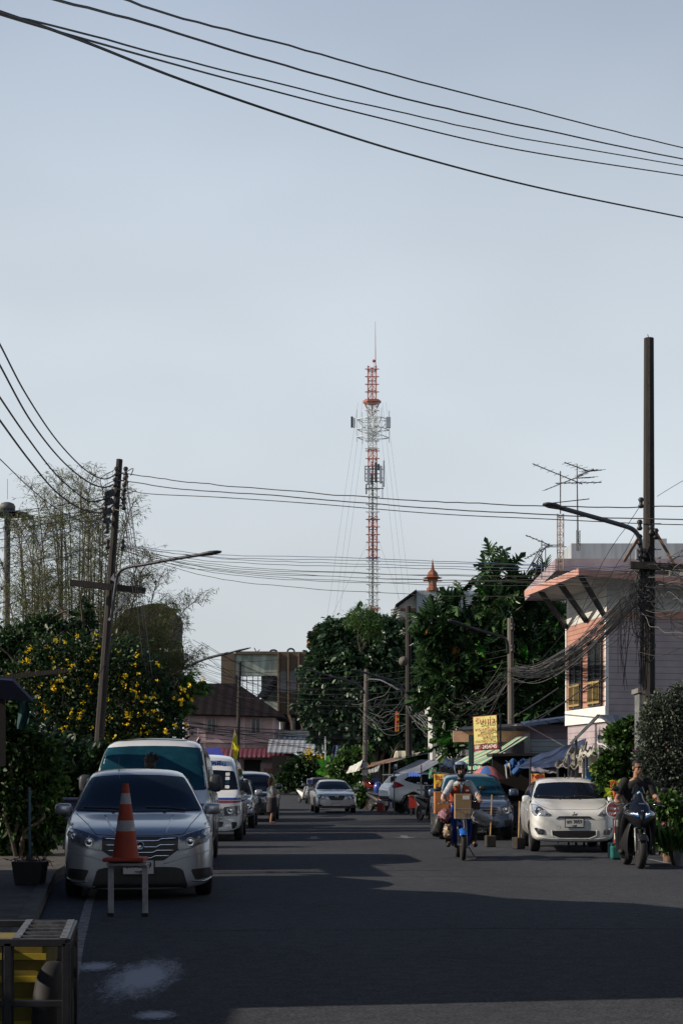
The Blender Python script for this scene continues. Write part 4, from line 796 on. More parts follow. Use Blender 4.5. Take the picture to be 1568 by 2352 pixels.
for p in ring: q.tube([p+Vector((0, 0, zt_(940))), p+Vector((0, 0, zt_(1014)))], .08, 4); q.tube([p+Vector((0, 0, zt_(962))), c+Vector((0, 0, zt_(1003)))], .08, 4)
q.build('antenna_frame', M['twhite'], tw)
for x, y0, y1, wd, m_ in ((891, 958, 983, 11, 'tgrey'), (808, 957, 982, 5, 'plastic'), (813, 960, 982, 4, 'tgrey'), (857, 962, 984, 5, 'white'), (846, 1075, 1113, 7, 'tgrey'), (838, 1070, 1105, 3, 'tgrey'), (863, 1062, 1108, 6, 'darkmetal'), (881, 1058, 1118, 3.5, 'tgrey'), (874, 1070, 1110, 6, 'tgrey'), (869, 1066, 1080, 5, 'darkmetal'), (841, 1112, 1135, 3, 'darkmetal'), (878, 1105, 1145, 1.5, 'darkmetal'), (853, 1090, 1112, 4, 'darkmetal')):
    a, b = P(x, y0, TD-1.5), P(x, y1, TD-1.5); MB().box((a+b)/2, (wd/F*TD, .5, a.z-b.z)).build('panel_antenna', M[m_], tw, bevel=.06)
q = MB()
for y in (1078, 1098, 1122): q.tube([P(838, y, TD-1), P(881, y, TD-1)], .1, 4)
q.build('bracket', M['darkmetal'], tw)
q = MB(); q.tube([P(855, y, TD+.3) for y in (1060, 1100, 1180, 1300, 1420)], .14, 5); q.build('feeder_cable', M['darkmetal'], tw)
q = MB()
for x0, y0, x1 in ((822, 925, 742), (832, 925, 760), (845, 925, 770), (886, 925, 955), (878, 925, 940), (868, 925, 925), (848, 1238, 735), (868, 1238, 950)): q.tube([P(x0, y0, TD-1), P(x1, 1480 if y0 < 1000 else 1470, TD-1)], .022, 3)
q.build('guy_wires', M['twhite'], tw)

# ---------------------------------------------------------------- poles
def rect_pole(q, a, b, w0, w1):
    """tapered square pole from a (foot) to b (head) with chamfered edges"""
    q.tube([a, b], [w0*.5, w1*.5], 8)
def lamp(q_parent, pts, m, head_len=.62, r=.03, name='lamp_arm'):
    q = MB(); pts = smooth_path(pts, 5); q.tube(pts, r, 7); o = q.build(name, m, q_parent, smooth=True)
    d_ = (pts[-1]-pts[-2]).normalized(); e = pts[-1]; h = MB(); side = d_.cross(Vector((0, 0, 1))).normalized(); up = side.cross(d_)
    prof = [(-.1, .05, .05), (.05, .09, .07), (head_len*.5, .13, .085), (head_len*.85, .11, .06), (head_len, .04, .03)]
    rings = [[e+d_*t+side*(w_*math.cos(a))+up*(hh*.6*math.sin(a)) for a in [k*math.pi/5 for k in range(10)]] for t, w_, hh in prof]
    vs = [p for rr in rings for p in rr]; fs = [(i*10+j, i*10+(j+1) % 10, (i+1)*10+(j+1) % 10, (i+1)*10+j) for i in range(4) for j in range(10)]+[tuple(range(9, -1, -1)), tuple(range(40, 50))]
    h.add(vs, fs); h.build('lamp_head', M['darkmetal'], o, smooth=True); return o
def insul(q, p, s=1): q.lathe([(0, -.1*s), (.035*s, -.1*s), (.06*s, -.06*s), (.035*s, -.02*s), (.035*s, .02*s), (.06*s, .06*s), (.035*s, .1*s), (0, .1*s)], 8, 'z', p)

# leaning left pole
dL = 37.0; foot = GX(212, dL); foot.z = 0
PT = lambda x, y, dd=0: P(x, y, dL+dd)
lp = thing('utility_pole', 'leaning dark concrete pole with crossarm and street lamp standing left of the vans', 'pole', foot, group=None)
q = MB(); rect_pole(q, foot, PT(275, 1055), .26, .15); q.build('shaft', M['pole'], lp)
MB().bar(PT(162, 1338, -.25), PT(334, 1357, -.25), .13, .14).build('crossarm', M['pole'], lp)
MB().bar(PT(250, 1425, -.2), PT(294, 1366, -.2), .05).build('brace', M['galv'], lp)
MB().bar(PT(263, 1336, -.25), PT(271, 1322, -.25), .12, .2).build('lamp_bracket', M['galv'], lp)
lamp(lp, [PT(256, 1420, -.3), PT(266, 1345, -.35), PT(272, 1318, -.4), PT(290, 1304, -.5), PT(335, 1296, -.8), PT(400, 1284, -1.1), PT(462, 1274, -1.4)], M['darkmetal'], .52, .038)
q = MB(); q.bar(PT(288, 1078, -.2), PT(284, 1170, -.2), .035, .035)
for y in (1085, 1102, 1122, 1142, 1160): q.box(PT(278, y+2, -.1), (.22, .04, .03))
q.build('insulator_rack', M['darkmetal'], lp)
for (x, y) in ((289, 1083), (290, 1101), (288, 1105), (286, 1120), (284, 1140), (285, 1161), (268, 1083), (265, 1108), (244, 1140), (243, 1150), (243, 1163), (238, 1180), (240, 1190), (246, 1215), (282, 1250), (248, 1250)):
    q = MB(); insul(q, PT(x, y, -.25), 1.1); q.build('insulator', M['plastic'], lp, smooth=True)
q = MB()
for i, y in enumerate((1130, 1150, 1172, 1195)): q.bar(PT(262-i*3, y, -.12), PT(247-i*2, y+5, -.2), .1, .15)
q.build('clamp_stack', M['darkmetal'], lp)

# big right pole
dR = 30.0; RP = lambda x, y, dd=0: P(x, y, dR+dd)
rp_ = thing('utility_pole', 'tall thick concrete pole with tangled cables and a long lamp arm near the right edge', 'pole', GX(1489, dR))
q = MB(); q.tube([GX(1489, dR), RP(1489, 777)], [.135, .095], 8)
q.build('shaft', M['pole'], rp_)
q = MB()
for i in range(26): q.ball(RP(1488, 795+i*30, -.16+.0006*i), .012, 6, 4)
q.build('bolt_holes', M['black'], rp_); MB().tube([RP(1489, 777), RP(1486, 768)], .008, 4).build('steel_pin', M['rust'], rp_)
q = MB(); q.bar(RP(1446, 1298, -.25), RP(1600, 1306, -.25), .13, .13); q.build('crossarm', M['pole'], rp_)
q = MB(); q.bar(RP(1505, 1222, -.2), RP(1547, 1297, -.25), .05); q.bar(RP(1470, 1228, -.2), RP(1432, 1290, -.25), .05); q.build('brace', M['rust'], rp_)
MB().bar(RP(1466, 1262, -.1), RP(1466, 1285, -.1), .12, .16).build('lamp_bracket', M['galv'], rp_)
lamp(rp_, [RP(1468, 1300, -.1), RP(1470, 1262, -.15), RP(1466, 1235, -.2), RP(1452, 1216, -.3), RP(1420, 1204, -.5), RP(1350, 1184, -.8), RP(1300, 1170, -1.0), RP(1285, 1166, -1.1)], mat('lamp_arm_grey', (.09, .1, .12), .6, .2), .42, .045)
q = MB(); q.bar(RP(1472, 1150, -.15), RP(1470, 1165, -.15), .07)
for (x, y) in ((1471, 1155), (1468, 1206), (1505, 1226), (1494, 1218), (1470, 1270), (1478, 1272), (1468, 1240)):
    q = MB(); insul(q, RP(x, y, -.2), 1.0); q.build('insulator', M['plastic'], rp_, smooth=True)
q = MB()
for y in (1203, 1238, 1262, 1282, 1304): q.bar(RP(1498, y), RP(1517, y), .02)
q.build('step_bolts', M['galv'], rp_)

def pole(label, x, ytop, d_, wd, m_, lean=0, arm=None, extra=None, ring=True):
    t = thing('utility_pole', label, 'pole', GX(x, d_)); top = P(x+lean, ytop, d_)
    q = MB(); q.tube([GX(x, d_), top], [wd*.52, wd*.42], 8); q.build('shaft', m_, t)
    if arm: lamp(t, [P(ax, ay, d_-.3-i*.35) for i, (ax, ay) in enumerate(arm)], M['darkmetal'], .6*d_/40, .03*d_/50+.02)
    for i, y in enumerate(extra or ()):
        q = MB(); insul(q, P(x+lean*.8+6*wd/.2*.7, y, d_-.2), 1.3); q.build('insulator', M['plastic'], t, smooth=True)
    return t
pole('slim concrete pole rising through the yellow-flowered bush beside the pink house', 414, 1470, 78, .26, M['pole'], 0, [(418, 1540), (424, 1535), (470, 1514), (525, 1500)], (1490, 1500, 1510, 1520, 1532))
t = pole('grey pole standing in front of the pink house with a yellow flag below', 543, 1520, 112, .3, M['pole'], 8)
pole('pale pole with two lamp arms in front of the round green tree', 836, 1537, 84, .27, M['pole_pale'], 5, [(836, 1592), (828, 1578), (806, 1566), (756, 1552)], (1560, 1650))
t = bpy.context.scene.objects['utility_pole.004'] if 'utility_pole.004' in bpy.context.scene.objects else None
if t: lamp(t, [P(846, 1560, 83.5), P(872, 1562, 83), P(890, 1570, 82.5), P(905, 1578, 82)], M['darkmetal'], .6, .05)
pole('tall brown pole with a round loudspeaker between the two big trees', 939, 1392, 70, .3, M['pole'], -2, [(924, 1600), (922, 1578), (905, 1566), (860, 1552)], (1600, 1640))
sp_ = thing('loudspeaker', 'small round horn loudspeaker fixed to the tall brown pole', 'loudspeaker', P(926, 1519, 69.5)); MB().lathe([(.02, .25), (.06, .12), (.1, .05), (.2, 0), (.22, -.02)], 16, 'y', P(926, 1519, 69.5)).build('horn', M['pole_pale'], sp_, smooth=True); MB().ball(P(926, 1519, 69.4), .07, 8, 6).build('driver_unit', M['darkmetal'], sp_)
pole('brown pole in front of the broad-leaved tree beside the yellow sign', 1174, 1420, 50, .22, M['pole_pale'], -3, [(1166, 1500), (1164, 1475), (1152, 1462), (1110, 1450), (1072, 1438)], (1440, 1490))
# high mast light
hm = thing('high_mast_light', 'tall dark mast with a round cap and ring of floodlights at the far left', 'light mast', GX(13, 100))
q = MB(); q.tube([GX(12, 100), P(18, 1172, 100)], [.28, .19], 10); q.build('mast', M['darkmetal'], hm, smooth=True)
c = P(18, 1172, 100); MB().lathe([(.3, -.05), (.48, .0), (.5, .25), (.4, .42), (.2, .5), (0, .52)], 20, 'z', c).build('cap', mat('mast_cap', (.08, .085, .08), .6, var=.1), hm, smooth=True)
MB().tube([c+Vector((0, 0, .7)), c+Vector((0, 0, 2.0))], .02, 4).build('lightning_rod', M['galv'], hm)
q = MB(); q.lathe([(1.25, -.3), (1.35, -.3), (1.35, -.2), (1.25, -.2), (1.25, -.3)], 20, 'z', c)
for a in range(8): a = R(45*a); q.bar(c+Vector((0, 0, -.25)), c+Vector((1.3*math.cos(a), 1.3*math.sin(a), -.25)), .06)
q.build('ring', M['darkmetal'], hm)
for a in range(8):
    a = R(45*a+10); MB().box(c+Vector((1.45*math.cos(a), 1.45*math.sin(a), -.42)), (.4, .25, .28), (R(20), 0, a)).build('floodlight', M['darkmetal'], hm)

# ---------------------------------------------------------------- antennas
def yagi(q, a, b, n, el, up=Vector((0, 0, 1)), r=.012):
    q.tube([a, b], r*1.3, 4); d_ = (b-a).normalized(); s_ = d_.cross(up).normalized()
    s_ = (s_*.55+up*.0+Vector((.5, .4, 0))).normalized() if abs(s_.x) < .3 else s_
    for i in range(n): t = (i+.5)/n; p = a+(b-a)*t; q.tube([p-s_*el*(.6+.4*t), p+s_*el*(.6+.4*t)], r*.7, 3)
dA = 44.0; AP = lambda x, y, dd=0: P(x, y, dA+dd)
an1 = thing('tv_antenna', 'television antenna cluster on a rusty lattice mast behind the salmon roof', 'antenna', AP(1286, 1310))
q = MB(); c = AP(1286, 1310); lattice(q, Vector((c.x, dA, 0)), c.z, AP(0, 1180).z, .18, .25, .014, .008); q.build('lattice_mast', mat('rusty_white', (.4, .3, .24), .7, .2, c2=(.2, .1, .06), scale=5), an1)
q = MB(); q.tube([AP(1286, 1180), AP(1286, 1082)], .018, 5); q.build('mast', M['darkmetal'], an1)
for (a, b, n, e) in (((1222, 1065), (1336, 1112), 7, .28), ((1250, 1126), (1336, 1092), 9, .4), ((1275, 1110), (1380, 1108), 6, .25)):
    q = MB(); yagi(q, AP(*a, -.3), AP(*b, .2), n, e); q.build('aerial_boom', M['darkmetal'], an1)
q = MB(); yagi(q, AP(1262, 1156, -.2), AP(1352, 1146, .2), 8, .12); q.build('aerial_boom', M['darkmetal'], an1)
an2 = thing('tv_antenna', 'television antenna on a plain thin mast, right of the rusty one', 'antenna', AP(1326, 1300))
q = MB(); q.tube([AP(1326, 1250, 1), AP(1324, 1066, 1)], [.03, .014], 5); c = AP(1327, 1250, 1); lattice(q, Vector((c.x, dA+1, 0)), AP(0, 1252).z, AP(0, 1205).z, .1, .2, .01, .006); q.build('mast', M['darkmetal'], an2)
for (a, b, n, e) in (((1295, 1062), (1350, 1082), 5, .3), ((1325, 1094), (1362, 1078), 4, .25), ((1340, 1082), (1380, 1080), 5, .22), ((1325, 1098), (1364, 1096), 5, .2)):
    q = MB(); yagi(q, AP(*a, .6), AP(*b, 1.2), n, e); q.build('aerial_boom', M['darkmetal'], an2)
an3 = thing('tv_antenna', 'lower K-shaped television antenna just above the broad-leaved tree', 'antenna', AP(1243, 1320))
q = MB(); q.tube([AP(1243, 1330), AP(1243, 1240)], .016, 5); q.build('mast', M['darkmetal'], an3)
for (a, b, n, e) in (((1206, 1229), (1262, 1252), 4, .1), ((1205, 1284), (1262, 1252), 8, .12), ((1243, 1252), (1292, 1252), 6, .08)):
    q = MB(); yagi(q, AP(*a), AP(*b), n, e); q.build('aerial_boom', M['darkmetal'], an3)
q = MB()
for a, b in (((1208, 1315), (1243, 1262)), ((1216, 1315), (1252, 1256)), ((1243, 1262), (1243, 1315)), ((1252, 1256), (1300, 1256)), ((1252, 1256), (1252, 1312)), ((1205, 1320), (1240, 1258))): q.tube([AP(*a, 1), AP(*b, 1)], .016, 4)
o = q.build('roof_ladder', M['darkmetal']); props(o, 'thin steel roof ladder frame beside the K-shaped antenna', 'ladder')

# ---------------------------------------------------------------- cables
def cable(name, label, pts, r, m_=None, cat='cable', group=None, n=8, wob=0):
    """pts: (x, y, depth) as seen from the camera: a cable hung between real supports"""
    pp = [P(*p) for p in pts]; pp = smooth_path(pp, n)
    if wob:
        g_ = random.Random(int(pts[0][1]*7+pts[-1][1])); w0 = 0
        for p in pp[1:-1]: w0 = .6*w0+g_.uniform(-wob, wob); p.z += w0
    r = r*(.52 if r > .009 else .7); o = MB().tube(pp, r, 5).build(name, m_ or M['cable'], smooth=True); props(o, label, cat, group); return o
ov = 'power cables crossing overhead'
cable('power_cable', 'topmost overhead cable, entering at the top edge and leaving at the right edge', [(160, -40, 11), (420, 42, 14), (700, 115, 17), (1000, 196, 20.5), (1290, 272, 24), (1600, 348, 28)], .020, group=ov, wob=.008)
cable('power_cable', 'second overhead cable from the top, starting left of the topmost one', [(60, -20, 11), (330, 52, 14), (620, 140, 17), (900, 218, 20), (1180, 284, 23), (1600, 372, 28)], .022, group=ov, wob=.005)
cable('power_cable', 'third overhead cable down, the upper one of the close middle pair', [(-60, 12, 11), (200, 80, 14), (560, 172, 18), (900, 254, 21), (1200, 318, 24), (1600, 386, 28)], .018, group=ov, wob=.005)
cable('power_cable', 'fourth overhead cable down, the lower one of the close middle pair', [(-60, 14, 11), (160, 80, 13.5), (520, 180, 18), (860, 268, 21), (1190, 344, 24), (1600, 408, 28)], .020, group=ov)
cable('power_cable', 'lowest and boldest of the five overhead cables', [(-60, 6, 11), (180, 90, 13.5), (420, 184, 16), (700, 280, 18), (960, 360, 21), (1250, 434, 24), (1600, 506, 28)], .026, group=ov)
sw_ = 'heavy cables swooping down to the left pole'
for i, (p, l, r) in enumerate((([(-60, 680, 22), (0, 790, 25), (60, 905, 28), (130, 1010, 32), (195, 1078, 35), (240, 1100, 36.5), (272, 1086, 36.8)], 'highest of the cables swooping down to the left pole', .030),
        ([(-60, 730, 22), (0, 838, 25), (70, 965, 28), (140, 1055, 32), (200, 1105, 35), (240, 1119, 36.5), (270, 1108, 36.8)], 'second highest cable swooping down to the left pole', .032),
        ([(-60, 820, 22), (0, 912, 25), (60, 1000, 28), (125, 1085, 32), (180, 1135, 35), (215, 1153, 36), (262, 1138, 36.8)], 'middle heavy cable swooping down to the left pole', .032),
        ([(-60, 880, 22), (0, 965, 25), (70, 1060, 28), (130, 1130, 32), (190, 1170, 35), (240, 1176, 36), (278, 1142, 36.8)], 'second lowest heavy cable swooping down to the left pole', .034),
        ([(-60, 1000, 22), (0, 1054, 25), (80, 1130, 29), (150, 1180, 33), (205, 1198, 36), (262, 1180, 36.8)], 'thin lowest cable swooping down to the left pole', .018))):
    cable('power_cable', l, p, r, group=sw_)
rt = 'cables spanning the street from the left pole'
cable('power_cable', 'upper dark cable spanning the street from the left pole to the large right pole', [(292, 1088, 36.8), (380, 1101, 36), (500, 1114, 35), (720, 1133, 33.5), (900, 1146, 32.5), (1100, 1156, 31.5), (1300, 1163, 30.5), (1480, 1164.5, 30), (1620, 1165, 29)], .021, group=rt, wob=.012)
cable('power_cable', 'middle dark cable spanning the street from the left pole to the large right pole', [(288, 1105, 36.8), (420, 1124, 35.5), (600, 1136, 34), (800, 1152, 33), (1000, 1168, 32), (1200, 1179, 31), (1400, 1189, 30.2), (1620, 1194, 29)], .022, group=rt, wob=.006)
cable('power_cable', 'lower dark cable spanning the street from the left pole to the large right pole', [(288, 1122, 36.8), (340, 1134, 36), (500, 1142, 35), (720, 1157, 33.5), (1000, 1180, 32), (1250, 1192, 31), (1480, 1203, 30), (1620, 1206, 29)], .018, group=rt)
g_ = random.Random(3)
ths = 'thin communication lines spanning the street'
for i, (y0, ym, y1) in enumerate(((1258, 1283, 1300), (1262, 1288, 1304), (1260, 1296, 1308), (1266, 1302, 1312), (1268, 1316, 1324), (1270, 1320, 1318), (1272, 1330, 1332), (1276, 1335, 1322), (1275, 1340, 1340), (1280, 1362, 1372), (1264, 1325, 1345))):
    nm = ('highest', 'second', 'third', 'fourth', 'fifth', 'sixth', 'seventh', 'eighth', 'ninth', 'lowest', 'tenth')[i]
    cable('wire', f'{nm} of the thin lines spanning the street below the lamp arm, counted downwards', [(278, 1250+i*1.5, 36.8), (400, y0+8+i*1.8, 36), (560, (y0+ym)/2+7+i, 35), (850, ym+g_.uniform(-2, 2), 33), (1150, (ym*.6+y1*.4)+4, 31.5), (1380, y1+2, 30.3), (1480, 1290+i*3, 29.8)], .0085 if i % 3 else .012, M['cable_blue'] if i in (0, 2) else None, group=ths, wob=.012)
wl = 'lines running from the left pole out of the picture'
ords = ('highest', 'second', 'third', 'fourth', 'fifth', 'sixth', 'seventh', 'eighth', 'ninth', 'tenth', 'eleventh', 'lowest')
for i, (ya, yb) in enumerate(((1140, 1175), (1145, 1182), (1165, 1195), (1165, 1225), (1180, 1212), (1192, 1240), (1195, 1262), (1250, 1300), (1255, 1308), (1256, 1400), (1262, 1412), (1300, 1350))):
    cable('wire', f'{ords[i]} of the lines leaving the left pole towards the left edge, counted downwards', [(246, ya, 36.8), (160, ya+(yb-ya)*.3+6, 34), (70, ya+(yb-ya)*.65+7, 31), (-50, yb+6, 27)], .014 if i < 7 else .009, M['cable_blue'] if i in (5, 6) else None, group=wl)
dl = 'down lines on the right side of the left pole'
for i, (x0, x1, y1) in enumerate(((290, 352, 1570), (291, 345, 1575), (288, 338, 1560), (286, 330, 1530), (290, 312, 1400))):
    cable('wire', f'{("rightmost", "second from right", "third from right", "fourth from right", "shortest")[i]} of the lines dropping steeply beside the left pole', [(x0-i, 1090+i*14, 36.6), ((x0+x1)/2-2, 1300, 36.4), (x1, y1, 36.2)], .015, group=dl)
# loops at the left pole head
q = MB()
for (a, b, c_) in (((290, 1084), (306, 1076), (301, 1092)), ((262, 1080), (232, 1100), (238, 1130)), ((262, 1104), (236, 1120), (240, 1150)), ((262, 1135), (236, 1160), (244, 1185)), ((285, 1120), (312, 1126), (286, 1135)), ((265, 1170), (290, 1180), (282, 1210)), ((262, 1200), (240, 1185), (238, 1165)), ((270, 1215), (292, 1235), (280, 1180)), ((268, 1260), (262, 1300), (266, 1340)), ((262, 1300), (270, 1400), (240, 1560)), ((258, 1340), (250, 1500), (205, 1580))):
    q.tube(smooth_path([PT(*a, -.3), PT(*b, -.5), PT(*c_, -.3)], 8), .011, 4)
o = q.build('cable_loops', M['cable']); props(o, 'loose cable loops around the head of the left pole', 'cable', kind='stuff')

def tangle(name, label, n, pa, pb, sag, spread, r, ms, seed=1, jit=.12, cat='cable'):
    g_ = random.Random(seed); q = MB()
    for i in range(n):
        a = pa+Vector((g_.gauss(0, spread[0]), g_.gauss(0, spread[0]), g_.gauss(0, spread[0]))); b = pb+Vector((g_.gauss(0, spread[1]), g_.gauss(0, spread[1]), g_.gauss(0, spread[1]*1.3)))
        s_ = sag*g_.uniform(.7, 1.35); pts = []
        for k in range(7): t = k/6; p = a.lerp(b, t); p.z -= 4*s_*t*(1-t); p += Vector([g_.gauss(0, jit*min(t, 1-t)*2) for _ in range(3)]); pts.append(p)
        q.cur = i % len(ms); q.tube(smooth_path(pts, 4), r*g_.uniform(.7, 1.3), 4, False)
    o = q.build(name, ms, smooth=True); props(o, label, cat, kind='stuff'); return o
ms = [M['cable'], M['cable_grey'], M['cable'], M['cable']]
tangle('cable_bundle', 'thick sagging bundle of cables between the large right pole and the brown pole', 44, RP(1462, 1370), P(1178, 1540, 50), .5, (.13, .07), .0065, ms, 4, .03)
tangle('cable_bundle', 'second sagging bundle of cables across the boarded house', 12, RP(1470, 1340), P(1180, 1548, 50), .75, (.2, .1), .006, ms, 5, .05)
tangle('cable_tangle', 'loose cables running right from the large right pole', 30, RP(1490, 1390), RP(1640, 1370, -2), .12, (.4, .5), .006, ms, 6, .08)
tangle('cable_tangle', 'loose cables running right from the crossarm of the large right pole', 14, RP(1490, 1310), RP(1650, 1300, -2), .1, (.2, .3), .007, ms, 7, .06)
q = MB(); g_ = random.Random(12)
for i in range(60):   # messy coils hanging on the right pole
    c = RP(1478+g_.gauss(0, 9), 1375+g_.gauss(0, 55), -.2); r0 = g_.uniform(.08, .35); a0 = g_.uniform(0, 6.28); pts = []
    for k in range(9): a = a0+k*.6; pts.append(c+Vector((r0*.6*math.cos(a), g_.uniform(-.05, .05), r0*math.sin(a)-.02*k)))
    q.cur = i % 4; q.tube(smooth_path(pts, 3), g_.uniform(.004, .009), 4, False)
for i in range(22):
    x = 1440+g_.uniform(-25, 45); y = 1330+g_.uniform(0, 80); pts = [RP(x, y, -.2), RP(x+g_.uniform(-12, 12), y+g_.uniform(40, 90), -.3), RP(x+g_.uniform(-20, 20), y+g_.uniform(80, 190), -.25)]
    q.tube(smooth_path(pts, 5), .006, 4, False)
for i in range(26): x = 1470+i*.55+g_.uniform(-3, 3); q.tube(smooth_path([RP(x, 1290, -.15), RP(x+g_.uniform(-7, 4), 1360, -.22), RP(x+g_.uniform(-4, 4), 1450, -.2), RP(x-2, 1560+g_.uniform(0, 30), -.16)], 4), .008, 4, False)
o = q.build('cable_tangle', ms); props(o, 'messy coils and drops of cable hanging on the large right pole', 'cable', kind='stuff')
tangle('cable_tangle', 'grey cable tangle in front of the broad-leaved tree left of the brown pole', 22, P(1168, 1548, 50), P(1030, 1640, 58), .55, (.12, .45), .0065, [M['cable_grey'], M['cable']], 8, .16)
tangle('cable_tangle', 'pale cables sagging from the loudspeaker pole to the white annex', 16, P(939, 1612, 70), P(1030, 1630, 62), .9, (.2, .2), .011, [M['cable_grey'], M['cable_grey'], M['galv']], 9, .12)
tangle('cable_tangle', 'cables between the pale double-lamp pole and the loudspeaker pole', 16, P(842, 1630, 84), P(939, 1615, 70), .5, (.4, .5), .010, [M['cable_grey'], M['cable']], 10, .12)
tangle('cable_tangle', 'thin cables fanning across the far buildings left of the pale double-lamp pole', 24, P(416, 1525, 78), P(838, 1590, 84), .9, (.7, 1.0), .011, [M['cable']], 11, .02)
tangle('cable_tangle', 'thin cables crossing in front of the pink house wall', 16, P(416, 1670, 78), P(838, 1690, 84), .2, (.35, .4), .013, [M['cable']], 13, .02)
for i, (a, b, c_) in enumerate((((1480, 1310), (1380, 1360), (1178, 1590)), ((1480, 1420), (1330, 1520), (1178, 1560)), ((1470, 1160), (1380, 1300), (1320, 1440)), ((1468, 1205), (1390, 1340), (1330, 1420)))):
    cable('wire', ('thin wire curving from the crossarm of the right pole to the brown pole', 'thin wire sagging across the salmon boards to the brown pole', 'thin wire falling from the top insulator of the right pole across the white boards', 'thin wire falling from the lower insulator of the right pole to the salmon boards')[i], [(*a, 30), (*b, 34), (*c_, 36 if i > 1 else 50)], .009, wob=.02)
cable('wire', 'thin wire leaving the large right pole upwards to the right edge', [(1508, 1140, 30), (1540, 1120, 29), (1600, 1085, 27)], .010)
for i, (a, b) in enumerate((((1394, 1556), (1190, 1672)), ((1352, 1572), (1215, 1668)), ((1282, 1580), (1172, 1652)))): cable('guy_rod', ('long dark guy cable slanting down from the corner of the boarded house', 'middle dark guy cable slanting down before the broad-leaved tree', 'short dark guy cable nearest the brown pole')[i], [(*a, 37), ((a[0]+b[0])/2, (a[1]+b[1])/2+1, 42), (*b, 48)], .03)
for i in range(6): cable('wire', ('topmost', 'second', 'third', 'fourth', 'fifth', 'lowest')[i]+' of the thin wires crossing the round green tree, counted downwards', [(545, 1540+i*12, 110), (700, 1558+i*12, 100), (900, 1545+i*15, 85), (1170, 1490+i*14, 52)], .016, group='thin wires crossing the round tree')
# ---------------------------------------------------------------- plants
rng = np.random.default_rng(11)
def unit(n): v = rng.normal(size=(n, 3)); return v/np.linalg.norm(v, axis=1, keepdims=True)
LEAF = {'oval': ([(0, 0, 0), (.28, .35, .06), (.22, .75, .04), (0, 1, -.08), (-.22, .75, .04), (-.28, .35, .06)], [(0, 1, 2, 3), (0, 3, 4, 5)]),
        'quad': ([(0, 0, 0), (.3, .5, .05), (0, 1, 0), (-.3, .5, .05)], [(0, 1, 2, 3)]),
        'thin': ([(0, 0, 0), (.07, .4, 0), (0, 1, -.12), (-.07, .4, 0)], [(0, 1, 2, 3)])}
def lobed():
    out = []; n = 5
    for i in range(n):
        t = i/n; out += [(.07, .10+t*.82, .02), ((.46-.2*t) if i < 4 else .15, .34+t*.76, -.10)]
    right = out; v = [(0, 0, 0)]+right+[(0, 1.12, -.12)]+[(-x, y, z) for x, y, z in reversed(right)]
    N = len(v); k = 1+len(right); mid = [(0, .12+i/n*.8, .05) for i in range(n)]
    vs = v+mid; fs = []
    for i in range(n):
        a = 1+2*i; c = N+i; nx = 1+2*(i+1) if i < n-1 else k; cn = N+i+1 if i < n-1 else k
        for s_ in (0, 1):
            A_ = a if not s_ else N-a; B_ = a+1 if not s_ else N-a-1; D_ = nx if not s_ else (N-nx if nx != k else k)
            fs.append((c, A_, B_, D_) if nx != k else (c, A_, B_, k)); 
            if cn != k: fs.append((c, D_, cn))
    return vs, fs
LEAF['lobed'] = lobed()
def leaves(name, pos, outd, size, shape, m, parent=None, droop=.3, jitter=.8, sz_var=.35, solid=None):
    pos = np.asarray(pos, float); n = len(pos); d = outd+unit(n)*jitter; d[:, 2] -= droop; d /= np.linalg.norm(d, axis=1, keepdims=True)
    s_ = np.cross(d, unit(n)+np.array([0, 0, .8])); s_ /= np.linalg.norm(s_, axis=1, keepdims=True)+1e-9; nn = np.cross(s_, d)
    tv, tf = LEAF[shape]; tv = np.array(tv); k = len(tv); sz = size*(1+rng.uniform(-sz_var, sz_var, n))
    V = pos[:, None, :]+sz[:, None, None]*(tv[None, :, 0:1]*s_[:, None, :]+tv[None, :, 1:2]*d[:, None, :]+tv[None, :, 2:3]*nn[:, None, :])
    V = V.reshape(-1, 3)
    if parent is not None:
        inv = np.array(wm(parent).inverted()); V = V@inv[:3, :3].T+inv[:3, 3]
    me = bpy.data.meshes.new(name); nf = len(tf); lt = np.tile([len(f) for f in tf], n); loops = np.concatenate([np.array(f) for f in tf]); L = len(loops)
    li = (np.arange(n)[:, None]*k+loops[None, :]).ravel(); me.vertices.add(n*k); me.vertices.foreach_set('co', V.ravel()); me.loops.add(len(li)); me.loops.foreach_set('vertex_index', li.astype(np.int32))
    me.polygons.add(n*nf); st = np.concatenate([[0], np.cumsum(lt)[:-1]]); me.polygons.foreach_set('loop_start', st.astype(np.int32)); me.polygons.foreach_set('loop_total', lt.astype(np.int32))
    me.update(calc_edges=True); me.validate(); me.materials.append(m)
    o = bpy.data.objects.new(name, me); col.objects.link(o)
    if parent is not None: o.parent = parent
    return o
def blob_points(blobs, d, n, shell=.55, clus=14, cr=.12, yk=.8, seed=None):
    """clusters of leaf positions inside ellipsoids traced as (x, y, r[, dd]) ; returns pos, outward direction"""
    C = []; Rr = []
    for b in blobs:
        dd = b[3] if len(b) > 3 else 0; p = P(b[0], b[1], d+dd); C.append(tuple(p)); Rr.append(b[2]/F*(d+dd))
    C = np.array(C); Rr = np.array(Rr); w_ = Rr**2.2; w_ /= w_.sum(); nc = max(1, n//clus); idx = rng.choice(len(C), nc, p=w_)
    u = unit(nc); rad = (shell+(1-shell)*rng.random(nc))**.7*(1+.16*rng.normal(size=nc)*.6); off = u*rad[:, None]*Rr[idx][:, None]; off[:, 1] *= yk; cc = C[idx]+off
    pos = np.repeat(cc, clus, 0)+rng.normal(size=(nc*clus, 3))*np.repeat(Rr[idx], clus)[:, None]*cr; od = np.repeat(u, clus, 0)
    return pos, od
